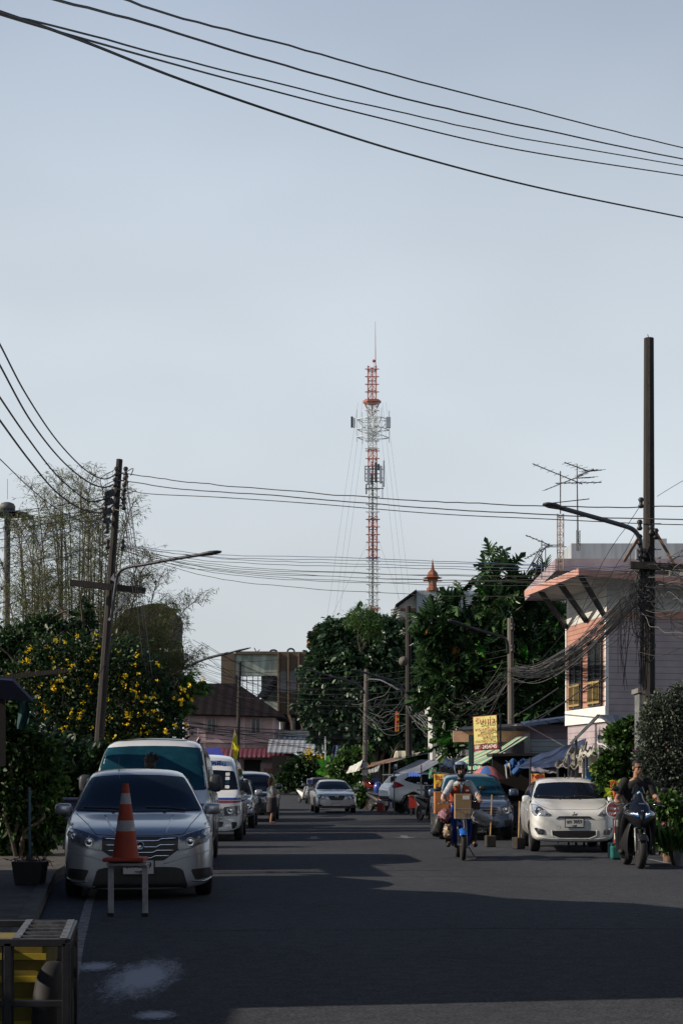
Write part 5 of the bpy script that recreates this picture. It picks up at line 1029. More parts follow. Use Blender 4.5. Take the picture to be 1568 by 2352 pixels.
def branches(q, base, tips, r0, seed=2, wob=.25, r1=.02):
    g_ = random.Random(seed)
    for t in tips:
        pts = []; n = 6
        for k in range(n+1): s_ = k/n; p = base.lerp(t, s_); a = min(s_, 1-s_)*2; p = p+Vector((g_.gauss(0, wob)*a, g_.gauss(0, wob)*a, g_.gauss(0, wob*.5)*a+.3*a*abs(t.x-base.x)*.3)); pts.append(p)
        pp = smooth_path(pts, 3); q.tube(pp, [r0+(r1-r0)*(i/(len(pp)-1))**.6 for i in range(len(pp))], 6)
        for j in range(3):
            i = g_.randrange(len(pp)//3, len(pp)-1); e = pp[i]+Vector((g_.uniform(-1, 1), g_.uniform(-1, 1), g_.uniform(.1, 1)))*(t-base).length*.18; q.tube(smooth_path([pp[i], (pp[i]+e)/2+Vector((0, 0, .05)), e], 3), [r0*.35, r0*.3, r0*.28, r0*.22, r0*.18, r0*.12, r1*.5], 5)
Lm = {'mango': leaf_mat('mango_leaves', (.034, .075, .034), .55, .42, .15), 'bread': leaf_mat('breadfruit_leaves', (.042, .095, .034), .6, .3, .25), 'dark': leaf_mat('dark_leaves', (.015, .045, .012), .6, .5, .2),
      'green': leaf_mat('green_leaves', (.05, .12, .022), .6, .45, .3), 'grey': leaf_mat('grey_green_leaves', (.085, .11, .08), .6, .6, .15), 'bamboo': leaf_mat('bamboo_leaves', (.085, .13, .032), .5, .55, .4),
      'yel': leaf_mat('yellow_flowers', (.8, .60, .015), .25, .6, .3), 'lime': leaf_mat('lime_leaves', (.34, .42, .03), .3, .5, .45), 'orange': leaf_mat('orange_leaves', (.3, .12, .02), .4, .6, .3), 'banana': leaf_mat('banana_leaf', (.07, .30, .02), .3, .4, .4), 'pinkf': leaf_mat('pink_flowers', (.5, .12, .3), .3, .6, .3), 'bright': leaf_mat('bright_leaves', (.06, .24, .02), .4, .45, .35)}
M['stem'] = mat('stems', (.10, .085, .05), .9, var=.4, scale=20)

# round green tree
def tree(name, label, base, blobs, d, specs, trunk_r, tips, cat='tree', group=None, shell=.5, seed=1, wob=.3):
    t = thing(name, label, cat, base, group=group); q = MB(); branches(q, base, tips, trunk_r, seed, wob); q.build('trunk', M['bark'], t, smooth=True)
    for (nm, n, size, shape, m_, kw) in specs:
        bl = kw.pop('blobs', blobs); pos, od = blob_points(bl, d, n, kw.pop('shell', shell), kw.pop('clus', 12), kw.pop('cr', .12)); leaves(nm, pos, od, size, shape, m_, t, **kw)
    return t
mb = [(826, 1440, 42), (780, 1470, 52), (745, 1482, 34), (875, 1480, 58), (925, 1478, 50), (968, 1500, 40), (755, 1550, 62), (835, 1550, 95), (925, 1570, 85), (722, 1618, 44), (775, 1625, 66), (855, 1650, 75), (935, 1650, 70), (745, 1670, 38), (985, 1580, 50), (800, 1690, 40)]
d = 112
tree('round_tree', 'big rounded dark green leafy tree in the middle of the street view', GX(850, d), mb, d,
     [('crown', 34000, .42, 'oval', Lm['mango'], dict(droop=.55, clus=14, cr=.10)), ('dead_leaves', 260, .35, 'oval', Lm['orange'], dict(blobs=[(742, 1605, 14), (728, 1585, 10), (720, 1470, 8)], cr=.4))],
     .3, [P(x, y, d) for x, y in ((780, 1500), (840, 1450), (900, 1500), (750, 1600), (930, 1600), (840, 1560))])
tree('vine_bush', 'fine-leaved bush sprouting from the top of the round tree', P(828, 1500, 108), [(838, 1420, 24), (820, 1425, 22), (850, 1440, 26), (868, 1455, 16)], 108, [('crown', 2600, .28, 'thin', Lm['green'], dict(droop=.1, shell=.2, cr=.35))], .06, [P(x, y, 108) for x, y in ((815, 1405), (832, 1398), (850, 1408), (866, 1440))], cat='bush', wob=.1)
# broad-leaved tree
bb = [(1124, 1288, 20), (1108, 1322, 24), (1146, 1325, 22), (1186, 1352, 22), (1262, 1322, 20), (1230, 1356, 24), (1070, 1392, 40), (1138, 1385, 42), (1180, 1400, 30), (1275, 1400, 34), (1000, 1430, 36), (1010, 1470, 36), (975, 1480, 24), (1045, 1470, 52), (1130, 1460, 60), (1195, 1445, 40), (1285, 1480, 40), (1030, 1545, 52), (1110, 1545, 65), (1200, 1530, 65), (1275, 1560, 52), (1010, 1600, 34), (1060, 1620, 48), (1140, 1625, 62), (1220, 1620, 62), (1280, 1640, 40), (1045, 1680, 32), (1095, 1690, 40), (1040, 1660, 30)]
d = 58
tree('broad_leaved_tree', 'tall tree with big deeply lobed dark green leaves left of the boarded house', GX(1120, d), bb, d,
     [('crown', 3600, .66, 'lobed', Lm['bread'], dict(droop=.15, clus=8, cr=.06, shell=.3, jitter=1.3)), ('young_leaves', 60, .55, 'lobed', Lm['bright'], dict(droop=.1, clus=2, cr=.1, shell=.95)), ('old_leaves', 50, .4, 'lobed', Lm['orange'], dict(clus=2, cr=.15))],
     .22, [P(x, y, d) for x, y in ((1128, 1310), (1065, 1400), (1230, 1340), (1280, 1440), (1010, 1450), (1170, 1400), (1030, 1560), (1240, 1560), (1100, 1480))], wob=.2)
bk = [(1030, 1600, 60, 6), (1120, 1600, 90, 6), (1220, 1590, 90, 6), (1290, 1600, 60, 6), (1120, 1690, 60, 6), (1240, 1680, 60, 6), (1180, 1500, 80, 6)]
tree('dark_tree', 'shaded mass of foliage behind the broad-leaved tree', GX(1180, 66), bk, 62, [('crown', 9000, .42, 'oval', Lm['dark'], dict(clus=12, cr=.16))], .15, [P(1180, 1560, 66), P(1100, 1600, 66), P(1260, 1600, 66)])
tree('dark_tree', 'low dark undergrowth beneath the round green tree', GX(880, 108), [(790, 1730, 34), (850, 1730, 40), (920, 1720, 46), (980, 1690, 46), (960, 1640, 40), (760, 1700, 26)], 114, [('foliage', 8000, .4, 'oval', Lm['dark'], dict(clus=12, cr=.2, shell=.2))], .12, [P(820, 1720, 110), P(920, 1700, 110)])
# left side: bamboo
def bamboo(label, x0, x1, n, d, ybase, ytop, seed, lean=60, lab=None, nl=60, name='bamboo_clump'):
    g_ = random.Random(seed); t = thing(name, label, 'bamboo', GX((x0+x1)/2, d)); q = MB(); pos = []; od = []
    for i in range(n):
        xb = (x0+x1)/2+g_.gauss(0, (x1-x0)*.22); xt = xb+(xb-(x0+x1)/2)*.45+g_.gauss(0, lean); yt = ytop+g_.random()**1.1*200+max(0, abs(xb-165)-40)*1.5*(ytop < 1150); dd = g_.uniform(-2, 2)
        pts = [P(xb, ybase, d+dd), P(xb+(xt-xb)*.25, ybase+(yt-ybase)*.45, d+dd), P(xb+(xt-xb)*.6, ybase+(yt-ybase)*.85, d+dd), P(xt, yt, d+dd), P(xt+(xt-xb)*.25, yt+10, d+dd)]
        pp = smooth_path(pts, 7); q.tube(pp, [.035*(1-.88*k/(len(pp)-1)) for k in range(len(pp))], 4, False)
        for k in range(5, len(pp)):
            for s_ in range(max(1, int(9*(1-k/len(pp))**.8))):
                a = g_.uniform(0, 6.28); L_ = g_.uniform(.35, 1.0)*(1.2-k/len(pp)*.6); e = pp[k]+Vector((math.cos(a)*L_, math.sin(a)*L_*.7, g_.uniform(.05, .6))); mid = (pp[k]+e)/2+Vector((0, 0, .1)); q.tube([pp[k], mid, e], [.006, .005, .003], 3, False)
                for u in range(nl//8):
                    f = g_.random(); pos.append(tuple(mid.lerp(e, f)+Vector((g_.gauss(0, .05), g_.gauss(0, .05), g_.gauss(0, .05))))); od.append((math.cos(a)*.5, math.sin(a)*.5, -.1))
    q.build('stems', M['stem'], t); leaves('foliage', pos, np.array(od), .16, 'thin', Lm['bamboo'], t, droop=.35, jitter=.6); return t
bamboo('tall wispy bamboo clump rising behind the leaning pole', 60, 330, 40, 52, 1620, 1080, 1, 18, nl=30)
bamboo('lower sparse bamboo arching right of the leaning pole', 300, 420, 22, 54, 1600, 1370, 5, 38, nl=40)
t = bamboo('thin leaning bamboo sprays left of the leaning pole', 20, 140, 16, 50, 1600, 1200, 9, 24, nl=30)
# big left bushes
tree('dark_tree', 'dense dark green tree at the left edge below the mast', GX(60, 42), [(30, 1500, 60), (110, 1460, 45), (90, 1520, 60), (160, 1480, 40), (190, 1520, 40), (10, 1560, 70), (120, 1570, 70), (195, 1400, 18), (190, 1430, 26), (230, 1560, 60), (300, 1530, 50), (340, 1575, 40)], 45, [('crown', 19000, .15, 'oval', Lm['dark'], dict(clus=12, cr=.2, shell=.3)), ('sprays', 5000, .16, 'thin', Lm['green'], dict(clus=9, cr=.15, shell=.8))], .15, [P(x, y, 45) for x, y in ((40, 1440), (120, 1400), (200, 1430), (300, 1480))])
fl = [(110, 1520, 60), (190, 1510, 60), (270, 1520, 60), (330, 1560, 55), (60, 1580, 60), (150, 1610, 70), (250, 1620, 80), (350, 1640, 60), (395, 1600, 40), (100, 1690, 70), (200, 1700, 70), (300, 1700, 80), (380, 1690, 45), (90, 1780, 70), (180, 1790, 80)]
t = tree('yellow_flower_bush', 'large shrub covered in yellow trumpet flowers behind the leaning pole', GX(230, 43), fl, 43,
     [('foliage', 20000, .12, 'oval', Lm['dark'], dict(clus=10, cr=.17, shell=.35)), ('sprays', 5000, .12, 'thin', Lm['bamboo'], dict(clus=8, cr=.1, shell=.85))], .05, [P(x, y, 43) for x, y in ((80, 1520), (150, 1500), (220, 1490), (300, 1510), (370, 1560), (410, 1570), (120, 1600), (320, 1620), (380, 1660), (60, 1640), (180, 1580), (260, 1560))], cat='bush', wob=.25)
pos, od = blob_points([(b[0], b[1], b[2]) for b in fl if b[1] < 1760], 42.3, 1500, .8, 8, .04); 
fo = leaves('flowers', pos, od-np.array([0, .8, 0]), .075, 'quad', Lm['yel'], t, droop=.1, jitter=.6); fo['kind'] = 'stuff'
pos, od = blob_points([(435, 1585, 22), (450, 1560, 14), (425, 1620, 20), (470, 1580, 12), (425, 1560, 14)], 43, 420, .3, 8, .25); leaves('sprays', pos, od, .16, 'oval', Lm['green'], t)
pos, od = blob_points([(425, 1600, 16), (462, 1562, 10), (420, 1570, 20), (430, 1660, 10)], 42.6, 70, .3, 7, .1); o = leaves('flowers', pos, od, .09, 'quad', Lm['yel'], t); o['kind'] = 'stuff'
tree('feathery_shrub', 'feathery dark green shrub beside the planter at the left', GX(40, 27), [(20, 1700, 70), (80, 1740, 60), (0, 1800, 80), (90, 1820, 60), (40, 1880, 70), (110, 1890, 45), (20, 1940, 40), (90, 1940, 30), (0, 1640, 60)], 27.5,
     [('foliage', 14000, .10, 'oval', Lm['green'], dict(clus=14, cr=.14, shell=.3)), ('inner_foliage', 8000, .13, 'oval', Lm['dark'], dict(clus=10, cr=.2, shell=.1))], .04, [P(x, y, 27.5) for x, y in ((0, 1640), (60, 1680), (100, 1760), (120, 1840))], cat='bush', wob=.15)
tree('dark_hedge', 'deep green hedge filling the roadside behind the sedan', GX(150, 33), [(130, 1760, 60), (190, 1790, 50), (140, 1840, 50), (100, 1860, 50), (180, 1870, 40), (220, 1760, 50)], 33, [('foliage', 11000, .14, 'oval', Lm['dark'], dict(clus=12, cr=.2, shell=.2))], .04, [P(x, y, 33) for x, y in ((130, 1720), (190, 1750), (220, 1740))], cat='hedge', wob=.15)
# right side
gs = [(1495, 1640, 26), (1530, 1640, 48), (1500, 1680, 40), (1560, 1700, 60), (1490, 1740, 34), (1530, 1760, 50), (1570, 1600, 30), (1570, 1780, 50), (1545, 1830, 45), (1500, 1800, 40)]
tree('silvery_shrub', 'silvery grey-green shrub at the right edge behind the black scooter', GX(1540, 29.5), gs, 29.5, [('foliage', 30000, .055, 'oval', Lm['grey'], dict(clus=12, cr=.13, shell=.35, droop=-.2)), ('flowers', 70, .06, 'quad', Lm['pinkf'], dict(clus=2, cr=.1, shell=.95))], .04, [P(x, y, 29.5) for x, y in ((1500, 1650), (1540, 1600), (1570, 1640), (1490, 1720))], cat='bush', wob=.1)
bs = [(1480, 1690, 26), (1475, 1740, 26), (1420, 1690, 28), (1460, 1670, 26), (1390, 1760, 28), (1430, 1740, 36), (1460, 1790, 36), (1405, 1800, 30), (1435, 1840, 36), (1400, 1850, 26), (1455, 1720, 30), (1470, 1860, 30)]
tree('leafy_shrub', 'bright green leafy shrub between the white hatchback and the black scooter', GX(1430, 32), bs, 32, [('foliage', 11000, .09, 'oval', Lm['green'], dict(clus=10, cr=.16, shell=.4, droop=-.1)), ('inner_foliage', 3500, .12, 'oval', Lm['dark'], dict(shell=.1))], .03, [P(x, y, 32) for x, y in ((1420, 1680), (1460, 1650), (1400, 1740), (1440, 1770))], cat='bush', wob=.1)
tree('lime_shrub', 'plant with large lime yellow leaves beside the red glove', GX(1418, 29), [(1420, 1800, 12), (1428, 1830, 15), (1432, 1858, 10), (1412, 1812, 8)], 29, [('foliage', 46, .17, 'oval', Lm['lime'], dict(clus=3, cr=.3, shell=.6))], .02, [P(x, y, 29) for x, y in ((1414, 1800), (1430, 1830))], cat='plant', wob=.04)
tree('croton', 'small yellow-green croton poking up beside the white hatchback roof', GX(1385, 33.5), [(1375, 1765, 12), (1385, 1780, 14)], 33.5, [('foliage', 160, .12, 'oval', Lm['lime'], dict(clus=5, cr=.3))], .015, [P(1378, 1760, 33.5)], cat='plant', wob=.03)
tree('hanging_shrub', 'shrub with pink blooms and long leaves over the pots at the right edge', GX(1545, 26.5), [(1530, 1850, 28), (1550, 1880, 30), (1525, 1910, 26), (1560, 1920, 26), (1535, 1940, 20)], 27, [('foliage', 3600, .09, 'oval', Lm['green'], dict(clus=9, cr=.2, shell=.3)), ('flowers', 90, .055, 'quad', Lm['pinkf'], dict(clus=12, cr=.14, shell=.9))], .02, [P(x, y, 27) for x, y in ((1530, 1840), (1555, 1870), (1520, 1900))], cat='bush', wob=.06)
def grass_clump(name, label, x, d, n, L_, m_, spread=.15, cat='plant', z0=.25):
    base = GX(x, d, z0); pos = np.array([tuple(base)]*n)+rng.normal(size=(n, 3))*np.array([spread, spread*.6, .03]); od = unit(n)*.5; od[:, 2] = abs(od[:, 2])+.6
    o = leaves(name, pos, od, L_, 'thin', m_, None, droop=.0, jitter=.25); props(o, label, cat); return o
grass_clump('long_grass', 'long arching grass blades beside the scooter at the right', 1510, 27.5, 90, .55, Lm['green'])
grass_clump('long_grass', 'sprouting pandan leaves in the pots at the right edge', 1548, 26.2, 60, .5, Lm['green'])
for i, (x, dd, h_, r_) in enumerate(((1535, 27.5, .3, .14), (1562, 26.5, .36, .15))):
    t = thing('plant_pot', ('brown plastic plant pot under the shrub at the right edge', 'grey bucket-like plant pot at the very right edge')[i], 'pot', GX(x, dd)); MB().lathe([(r_*.7, 0), (r_, h_), (r_*1.08, h_), (r_*1.08, h_+.03), (r_*.9, h_+.03), (r_*.85, h_-.03), (0, h_-.03)], 18, 'z', GX(x, dd)).build('body', (M['rust'], M['galv'])[i], t, smooth=True, auto=40); MB().lathe([(r_*.84, h_-.02), (0, h_-.02)], 12, 'z', GX(x, dd)).build('soil', M['bark'], t)
# far hedge with flowers, roadside planting by the far poles
tree('clipped_hedge', 'dark rounded hedge beneath the zinc shed roof', GX(695, 138), [(675, 1770, 26), (700, 1765, 30), (725, 1765, 28), (660, 1795, 22), (700, 1800, 28), (735, 1790, 26)], 138, [('foliage', 6000, .32, 'oval', Lm['dark'], dict(clus=10, cr=.2, shell=.3)), ('blossom', 260, .3, 'quad', Lm['yel'], dict(blobs=[(715, 1738, 14), (735, 1745, 10), (725, 1752, 12)], cr=.3))], .08, [P(x, y, 138) for x, y in ((680, 1760), (710, 1745))], cat='hedge')
tree('roadside_bush', 'green climbing plants between the flag and the pale double-lamp pole', GX(800, 88), [(775, 1765, 16), (790, 1745, 16), (800, 1790, 20), (815, 1760, 16), (780, 1800, 16), (830, 1800, 20), (845, 1730, 14), (820, 1735, 14)], 88, [('foliage', 3200, .24, 'oval', Lm['green'], dict(clus=8, cr=.3, shell=.2))], .05, [P(x, y, 88) for x, y in ((780, 1740), (810, 1740), (845, 1725))], cat='bush')
tree('roadside_bush', 'low green bush beside the right mirror of the driving sedan', GX(826, 76), [(822, 1815, 12), (830, 1830, 12), (818, 1840, 9)], 76, [('foliage', 900, .15, 'oval', Lm['green'], dict(clus=8, cr=.3, shell=.2))], .03, [P(824, 1808, 76)], cat='bush', wob=.05)
tree('roadside_bush', 'dark green bush by the cream awnings right of the loudspeaker pole', GX(975, 68), [(950, 1755, 12), (985, 1745, 16), (1010, 1740, 12)], 68, [('foliage', 1400, .22, 'oval', Lm['green'], dict(clus=8, cr=.3, shell=.2))], .04, [P(960, 1745, 68)], cat='bush', wob=.05)
# banana plant
bp_ = thing('banana_plant', 'young banana plant with bright green leaves before the yellow banner', 'plant', GX(757, 95)); d = 95
MB().tube([GX(757, d), P(757, 1790, d), P(756, 1765, d)], [.16, .12, .08], 8).build('stem', Lm['banana'], bp_, smooth=True)
for pts in (((756, 1775), (745, 1758), (728, 1745)), ((756, 1772), (752, 1748), (750, 1738)), ((756, 1776), (768, 1752), (776, 1744)), ((757, 1780), (740, 1772), (725, 1772)), ((757, 1790), (760, 1805), (752, 1822)), ((757, 1778), (772, 1768), (784, 1775))):
    pp = smooth_path([P(*p, d) for p in pts], 5); q = MB(); n = len(pp); w_ = [.05+.33*math.sin(math.pi*(.12+.85*i/(n-1))) for i in range(n)]
    for i in range(n-1):
        for s_ in (-1, 1): q.quad(pp[i], pp[i+1], pp[i+1]+Vector((s_*w_[i+1]*.35, -w_[i+1]*.3, s_*-.02+w_[i+1]*.75*(1 if s_ > 0 else -.8))), pp[i]+Vector((s_*w_[i]*.35, -w_[i]*.3, w_[i]*.75*(1 if s_ > 0 else -.8))))
    q.build('leaf', Lm['banana'], bp_)
# ---------------------------------------------------------------- market awnings and stalls
def sheet(name, label, c4, m, sag=.12, cat='awning', parent=None, fold=0, nu=10, nv=8, thick=.015, fringe=0, fm=None, group=None):
    """cloth between four world points: a-b near edge, d-c far edge"""
    a, b, c, d_ = c4
    def fn(u, v):
        p = a.lerp(b, u).lerp(d_.lerp(c, u), v); p = p+Vector((0, 0, -sag*math.sin(math.pi*u)*.8*math.sin(math.pi*max(v, .15))-fold*abs(math.sin(u*11+v*2))*.6+fold*math.sin(v*9+u*5)*.3)); return p
    q = MB(); q.grid(fn, nu*2, nv*2)
    o = q.build(name if parent is None or True else name, m, parent, smooth=True, solid=thick)
    if fringe:
        q = MB(); q.grid(lambda u, v: fn(u, 0)+Vector((.02*math.sin(u*40), -.01, -fringe*v*(1+.12*math.sin(u*37)))), 40, 3); f = q.build('valance', fm or m, o, smooth=True); 
    if parent is None: props(o, label, cat, group)
    return o
tarp = mat('grey_tarp', (.15, .17, .22), .75, c2=(.08, .095, .13), scale=2, bump=.3, bscale=8)
btarp = mat('blue_tarp', (.025, .05, .13), .6, c2=(.012, .024, .07), scale=2, bump=.4, bscale=7)
bfr = mat('blue_valance', (.03, .09, .42), .7, var=.3)
stripe = wave_mat('green_striped_canvas', (.16, .40, .28), (.55, .52, .38), 1, .62, .5, .8, bump=0)
sheet('awning', 'grey-blue tarpaulin awning with a blue fringe over the white suv', [P(903, 1773, 64), P(967, 1775, 60), P(1022, 1744, 60), P(964, 1745, 66)], tarp, .1, fringe=.0)
q = MB(); q.grid(lambda u, v: P(938+28*u, 1774+(9+1.5*math.sin(u*30))*v, 61-.6*u), 24, 3); props(q.build('fringe', bfr, solid=.01), 'saw-toothed blue fringe hanging from the grey tarpaulin', 'fringe')
M['cream_corr'] = wave_mat('cream_corrugated', (.58, .56, .42), (.42, .40, .30), 0, .34, .4, .7, bump=.6, hard=False)
for nm, lb, x0, x1, y0, y1, dd, m_ in (('awning', 'cream corrugated awning with a rounded front below the loudspeaker pole', 901, 944, 1725, 1743, 72, M['cream_corr']), ('awning', 'black and cream striped rounded awning', 996, 1030, 1724, 1743, 60, wave_mat('bw_corrugated', (.5, .48, .42), (.06, .06, .06), 0, .3, .45, .7, bump=.4, hard=False)), ('awning', 'small striped rounded awning half hidden by the yellow sign', 1050, 1072, 1722, 1738, 56, bpy.data.materials['bw_corrugated'])):
    q = MB(); q.grid(lambda u, v: P(x0+(x1-x0)*u+(8*(1-v)), 0, dd)*1+Vector((0, -1.2*math.sin(v*1.5708), -P(0, 0, dd).z+P(0, y1, dd).z+(y1-y0)/F*dd*max(0, math.cos(v*1.5708))**.8)), 10, 8); o = q.build(nm, m_, smooth=True, solid=.02); props(o, lb, 'awning')
sheet('awning', 'thin flat grey roof sheet sloping down to the left above the grey tarpaulin', [P(890, 1752, 70), P(930, 1741, 68), P(1000, 1726, 66), P(984, 1725, 72)], M['zinc_b'], .02)
sheet('awning', 'cream roof sheet behind the loudspeaker pole', [P(944, 1735, 72), P(1000, 1724, 70), P(1065, 1716, 70), P(1010, 1712, 74)], M['cream_corr'], .0)
sheet('awning', 'dark blue torn tarpaulin between the grey and the green striped awnings', [P(1008, 1756, 55), P(1048, 1758, 52), P(1075, 1735, 52), P(1020, 1740, 56)], btarp, .2, fold=.12)
ga = sheet('striped_awning', 'green and cream striped canvas awning sloping down to the street below the yellow sign', [P(1044, 1753, 46), P(1107, 1755, 43.2), P(1213, 1692, 43.2), P(1150, 1693, 47)], stripe, .1, fringe=.14)
q = MB(); q.bar(P(1044, 1754, 45.9), P(1107, 1756, 43.1), .03); q.bar(P(1107, 1756, 43.1), P(1213, 1693, 43.1), .03); q.build('awning_frame', M['darkmetal'], ga)
for x, dd in ((1046, 46), (1108, 43.2)): MB().tube([GX(x, dd), P(x, 1754, dd)], .025, 6).build('awning_post', M['darkmetal'], ga)
sheet('tarpaulin', 'large dark blue tarpaulin roof above the white hatchback', [P(1186, 1762, 37), P(1331, 1752, 35), P(1345, 1697, 38), P(1178, 1749, 41)], btarp, .12, fold=.05)
sheet('valance_cloth', 'small grey cloth valance hung on a line left of the white hatchback', [P(1216, 1772, 36), P(1279, 1773, 36), P(1278, 1758, 36.3), P(1214, 1762, 36.3)], mat('grey_cloth', (.28, .26, .3), .9, var=.2), .03, fold=.04, cat='cloth')
sheet('canopy_cloth', 'ragged beige canopy cloth above the white hatchback', [P(1273, 1757, 35), P(1336, 1748, 34), P(1348, 1705, 36), P(1310, 1712, 38)], mat('beige_cloth', (.27, .25, .2), .9, c2=(.15, .14, .11), scale=3), .15, fold=.16, cat='cloth')
sheet('canopy_cloth', 'ragged pale cloth strip hanging above the blue and white board', [P(1322, 1738, 34), P(1362, 1722, 33.5), P(1364, 1709, 34), P(1332, 1718, 35)], mat('pale_cloth', (.42, .41, .36), .9, var=.25), .08, fold=.12, cat='cloth')
sheet('canopy_cloth', 'white canvas canopy corner beside the leafy shrub', [P(1370, 1706, 33), P(1420, 1714, 32), P(1420, 1690, 34), P(1372, 1688, 35)], M['offwhite'], .1, fold=.04, cat='canopy', thick=.03)
bc = mat('blue_cloth', (.015, .11, .3), .8, c2=(.01, .05, .16), scale=4, bump=.4)
q = MB(); q.grid(lambda u, v: P(1160+52*u+4*math.sin(v*4), 1746+(12+24*math.sin(math.pi*u))*v+4*math.sin(u*14), 40-.9*math.sin(u*3.1)-.15*math.sin(u*23+v*5)), 24, 10); props(q.build('cloth_bundle', bc, smooth=True, solid=.02), 'bunched blue cloth hanging beside the brown pole', 'cloth')
q = MB(); q.grid(lambda u, v: P(1159+12*u+3*v, 1756+30*v+4*math.sin(u*6), 39.5-.2*math.sin(u*9)), 10, 8); props(q.build('cloth_bundle', mat('pale_grey_cloth', (.3, .28, .27), .9, var=.3), smooth=True, solid=.02), 'pale grey cloth corner hanging left of the blue bundle', 'cloth')
# umbrella
um = thing('market_umbrella', 'red, green and blue segmented market umbrella behind the courier', 'umbrella', GX(1120, 41)); cc = P(1118, 1759, 41); rr = 46/F*41; cols = [M['red'], mat('umb_green', (.10, .35, .25), .8), mat('umb_pink', (.42, .14, .16), .8), mat('umb_blue', (.04, .13, .38), .8)]
for i in range(8):
    q = MB(); a0, a1 = R(45*i+10), R(45*i+55); q.grid(lambda u, v: cc+Vector((rr*v*math.cos(a0+(a1-a0)*u)*(1-.04*math.sin(math.pi*u)), rr*v*math.sin(a0+(a1-a0)*u), -.34*v**2-.02*v)), 5, 6); q.build('canopy_panel', [cols[1], cols[2], cols[3], cols[1], cols[2], cols[3], cols[2], cols[1]][i], um, smooth=True)
MB().tube([GX(1118, 41), cc], .02, 6).build('pole', M['galv'], um)
# yellow phone sign
ys = mat('sign_yellow', (.72, .68, .24), .7, var=.06); ysr = mat('sign_red', (.3, .02, .03), .7, var=.1)
d = 43.5; sg = thing('yellow_sign', 'upright yellow sign with red Thai writing and a phone number on a red band', 'sign', GX(1115, d))
def sq(x0, x1, y0, y1, dd, th, m_, nm, par): return box_px(MB(), x0, x1, y0, y1, dd, th).build(nm, m_, par)
yd = .36; MB().prism([P(1085, 1646, d+yd), P(1140, 1641.5, d), P(1143, 1721, d), P(1088.5, 1725, d+yd)], (.02, .06, 0)).build('frame', ysr, sg)
MB().prism([P(1086.3, 1647.2, d-.012+yd*.98), P(1138.8, 1643, d-.006+.02*yd), P(1141, 1707, d-.006+.02*yd), P(1088.6, 1710.5, d-.012+yd*.98)], (0, .01, 0)).build('panel', ys, sg)
for tx_, y, h_, wd, m_ in (('รับเช่า', 1656.5, 15, 43, ysr), ('พระเครื่อง', 1675.5, 10, 46, ysr), ('พระบูชา', 1688.5, 10, 35, ysr), ('เหมาพระบ้าน', 1702.5, 8.5, 46, ysr), ('089-2454745', 1715.5, 11, 50, M['white'])):
    text_mesh(tx_, h_/F*d*1.15, face_cam(P(1113.5+(y-1680)*.03, y, d+.08), yaw=R(-27), roll=R(3)), m_, sg, bold=.002, width=wd/F*d*1.08)
q = MB(); q.bar(GX(1150, d+.1), P(1148, 1640, d+.1), .05); q.bar(P(1140, 1641, d+.1), P(1149, 1640, d+.1), .04); q.bar(P(1143, 1720, d+.1), P(1151, 1719, d+.1), .04); q.bar(GX(1083, d+.1), P(1083, 1690, d+.1), .05); q.build('sign_frame_post', M['darkmetal'], sg)
tb = MB(); box_px(tb, 1076, 1088, 1688, 1760, d+.5, .1); props(tb.build('green_board', mat('dark_green_board', (.01, .07, .055), .7)), 'dark green board behind the yellow sign', 'board')
def banner(label, x0, x1, y0, y1, d, m_, lines, tm, skew=0, name='banner', bold=.008):
    t = thing(name, label, 'banner', GX((x0+x1)/2, d)); q = MB(); q.grid(lambda u, v: P(x0+(x1-x0)*u+skew*v, y0+(y1-y0)*v, d)+Vector((0, .02*math.sin(u*9+v*3), 0)), 12, 8); q.build('cloth', m_, t, smooth=True, solid=.008)
    for i, l in enumerate(lines): yy = y0+(y1-y0)*(i+.5)/len(lines); text_mesh(l, (y1-y0)/len(lines)/F*d*.75, face_cam(P((x0+x1)/2+skew*(yy-y0)/(y1-y0), yy, d-.04)), tm, t, bold=bold, width=(x1-x0)*.86/F*d)
    return t
yb_ = mat('banner_yellow', (.55, .36, .03), .8, var=.15); rd_ = mat('banner_red', (.45, .03, .03), .8)
banner('yellow banner with red Thai writing hanging behind the courier', 996, 1042, 1778, 1813, 40.5, yb_, ['ขนมไทย', 'เค้กมะพร้าว'], rd_)
banner('small green banner with red and white writing left of the courier', 986, 1002, 1763, 1789, 42, mat('banner_green', (.04, .3, .16), .8), ['อาหาร', 'ตามสั่ง'], mat('banner_pale', (.6, .25, .22), .8), skew=-2)
banner('red and yellow food banner behind the white hatchback roof', 1219, 1250, 1777, 1806, 34.5, mat('banner_orange', (.62, .42, .04), .8, c2=(.5, .1, .04), scale=3), ['กะทิสด', ''], mat('banner_crimson', (.4, .02, .05), .8))
banner('yellow banner with red writing behind the banana plant', 745, 766, 1778, 1822, 97, yb_, ['ร้านค้า', 'กาแฟ', 'น้ำดื่ม', 'ขนม'], rd_)
banner('tall narrow red and yellow banner on the dark shophouse', 907, 916, 1634, 1682, 90, mat('banner_red_dark', (.4, .03, .03), .8), ['ก', 'ข', 'ต', 'ม'], yb_)
bx = thing('blue_white_board', 'blue and white painted board panels under the zinc porch', 'board', GX(1350, 34.5))
for i, (x0, x1, y0, y1, m_) in enumerate(((1336, 1345, 1733, 1765, M['white']), (1345, 1349, 1733, 1765, M['blue']), (1349, 1357, 1733, 1760, M['offwhite']), (1357, 1366, 1733, 1762, mat('salmon_board', (.5, .36, .3), .8)), (1336, 1345, 1767, 1792, M['white']), (1345, 1366, 1765, 1792, mat('mid_blue_board', (.02, .14, .35), .7)), (1348, 1354, 1762, 1767, M['offwhite']))): sq(x0, x1, y0, y1, 34.4-i*.004, .04, m_, 'panel', bx)
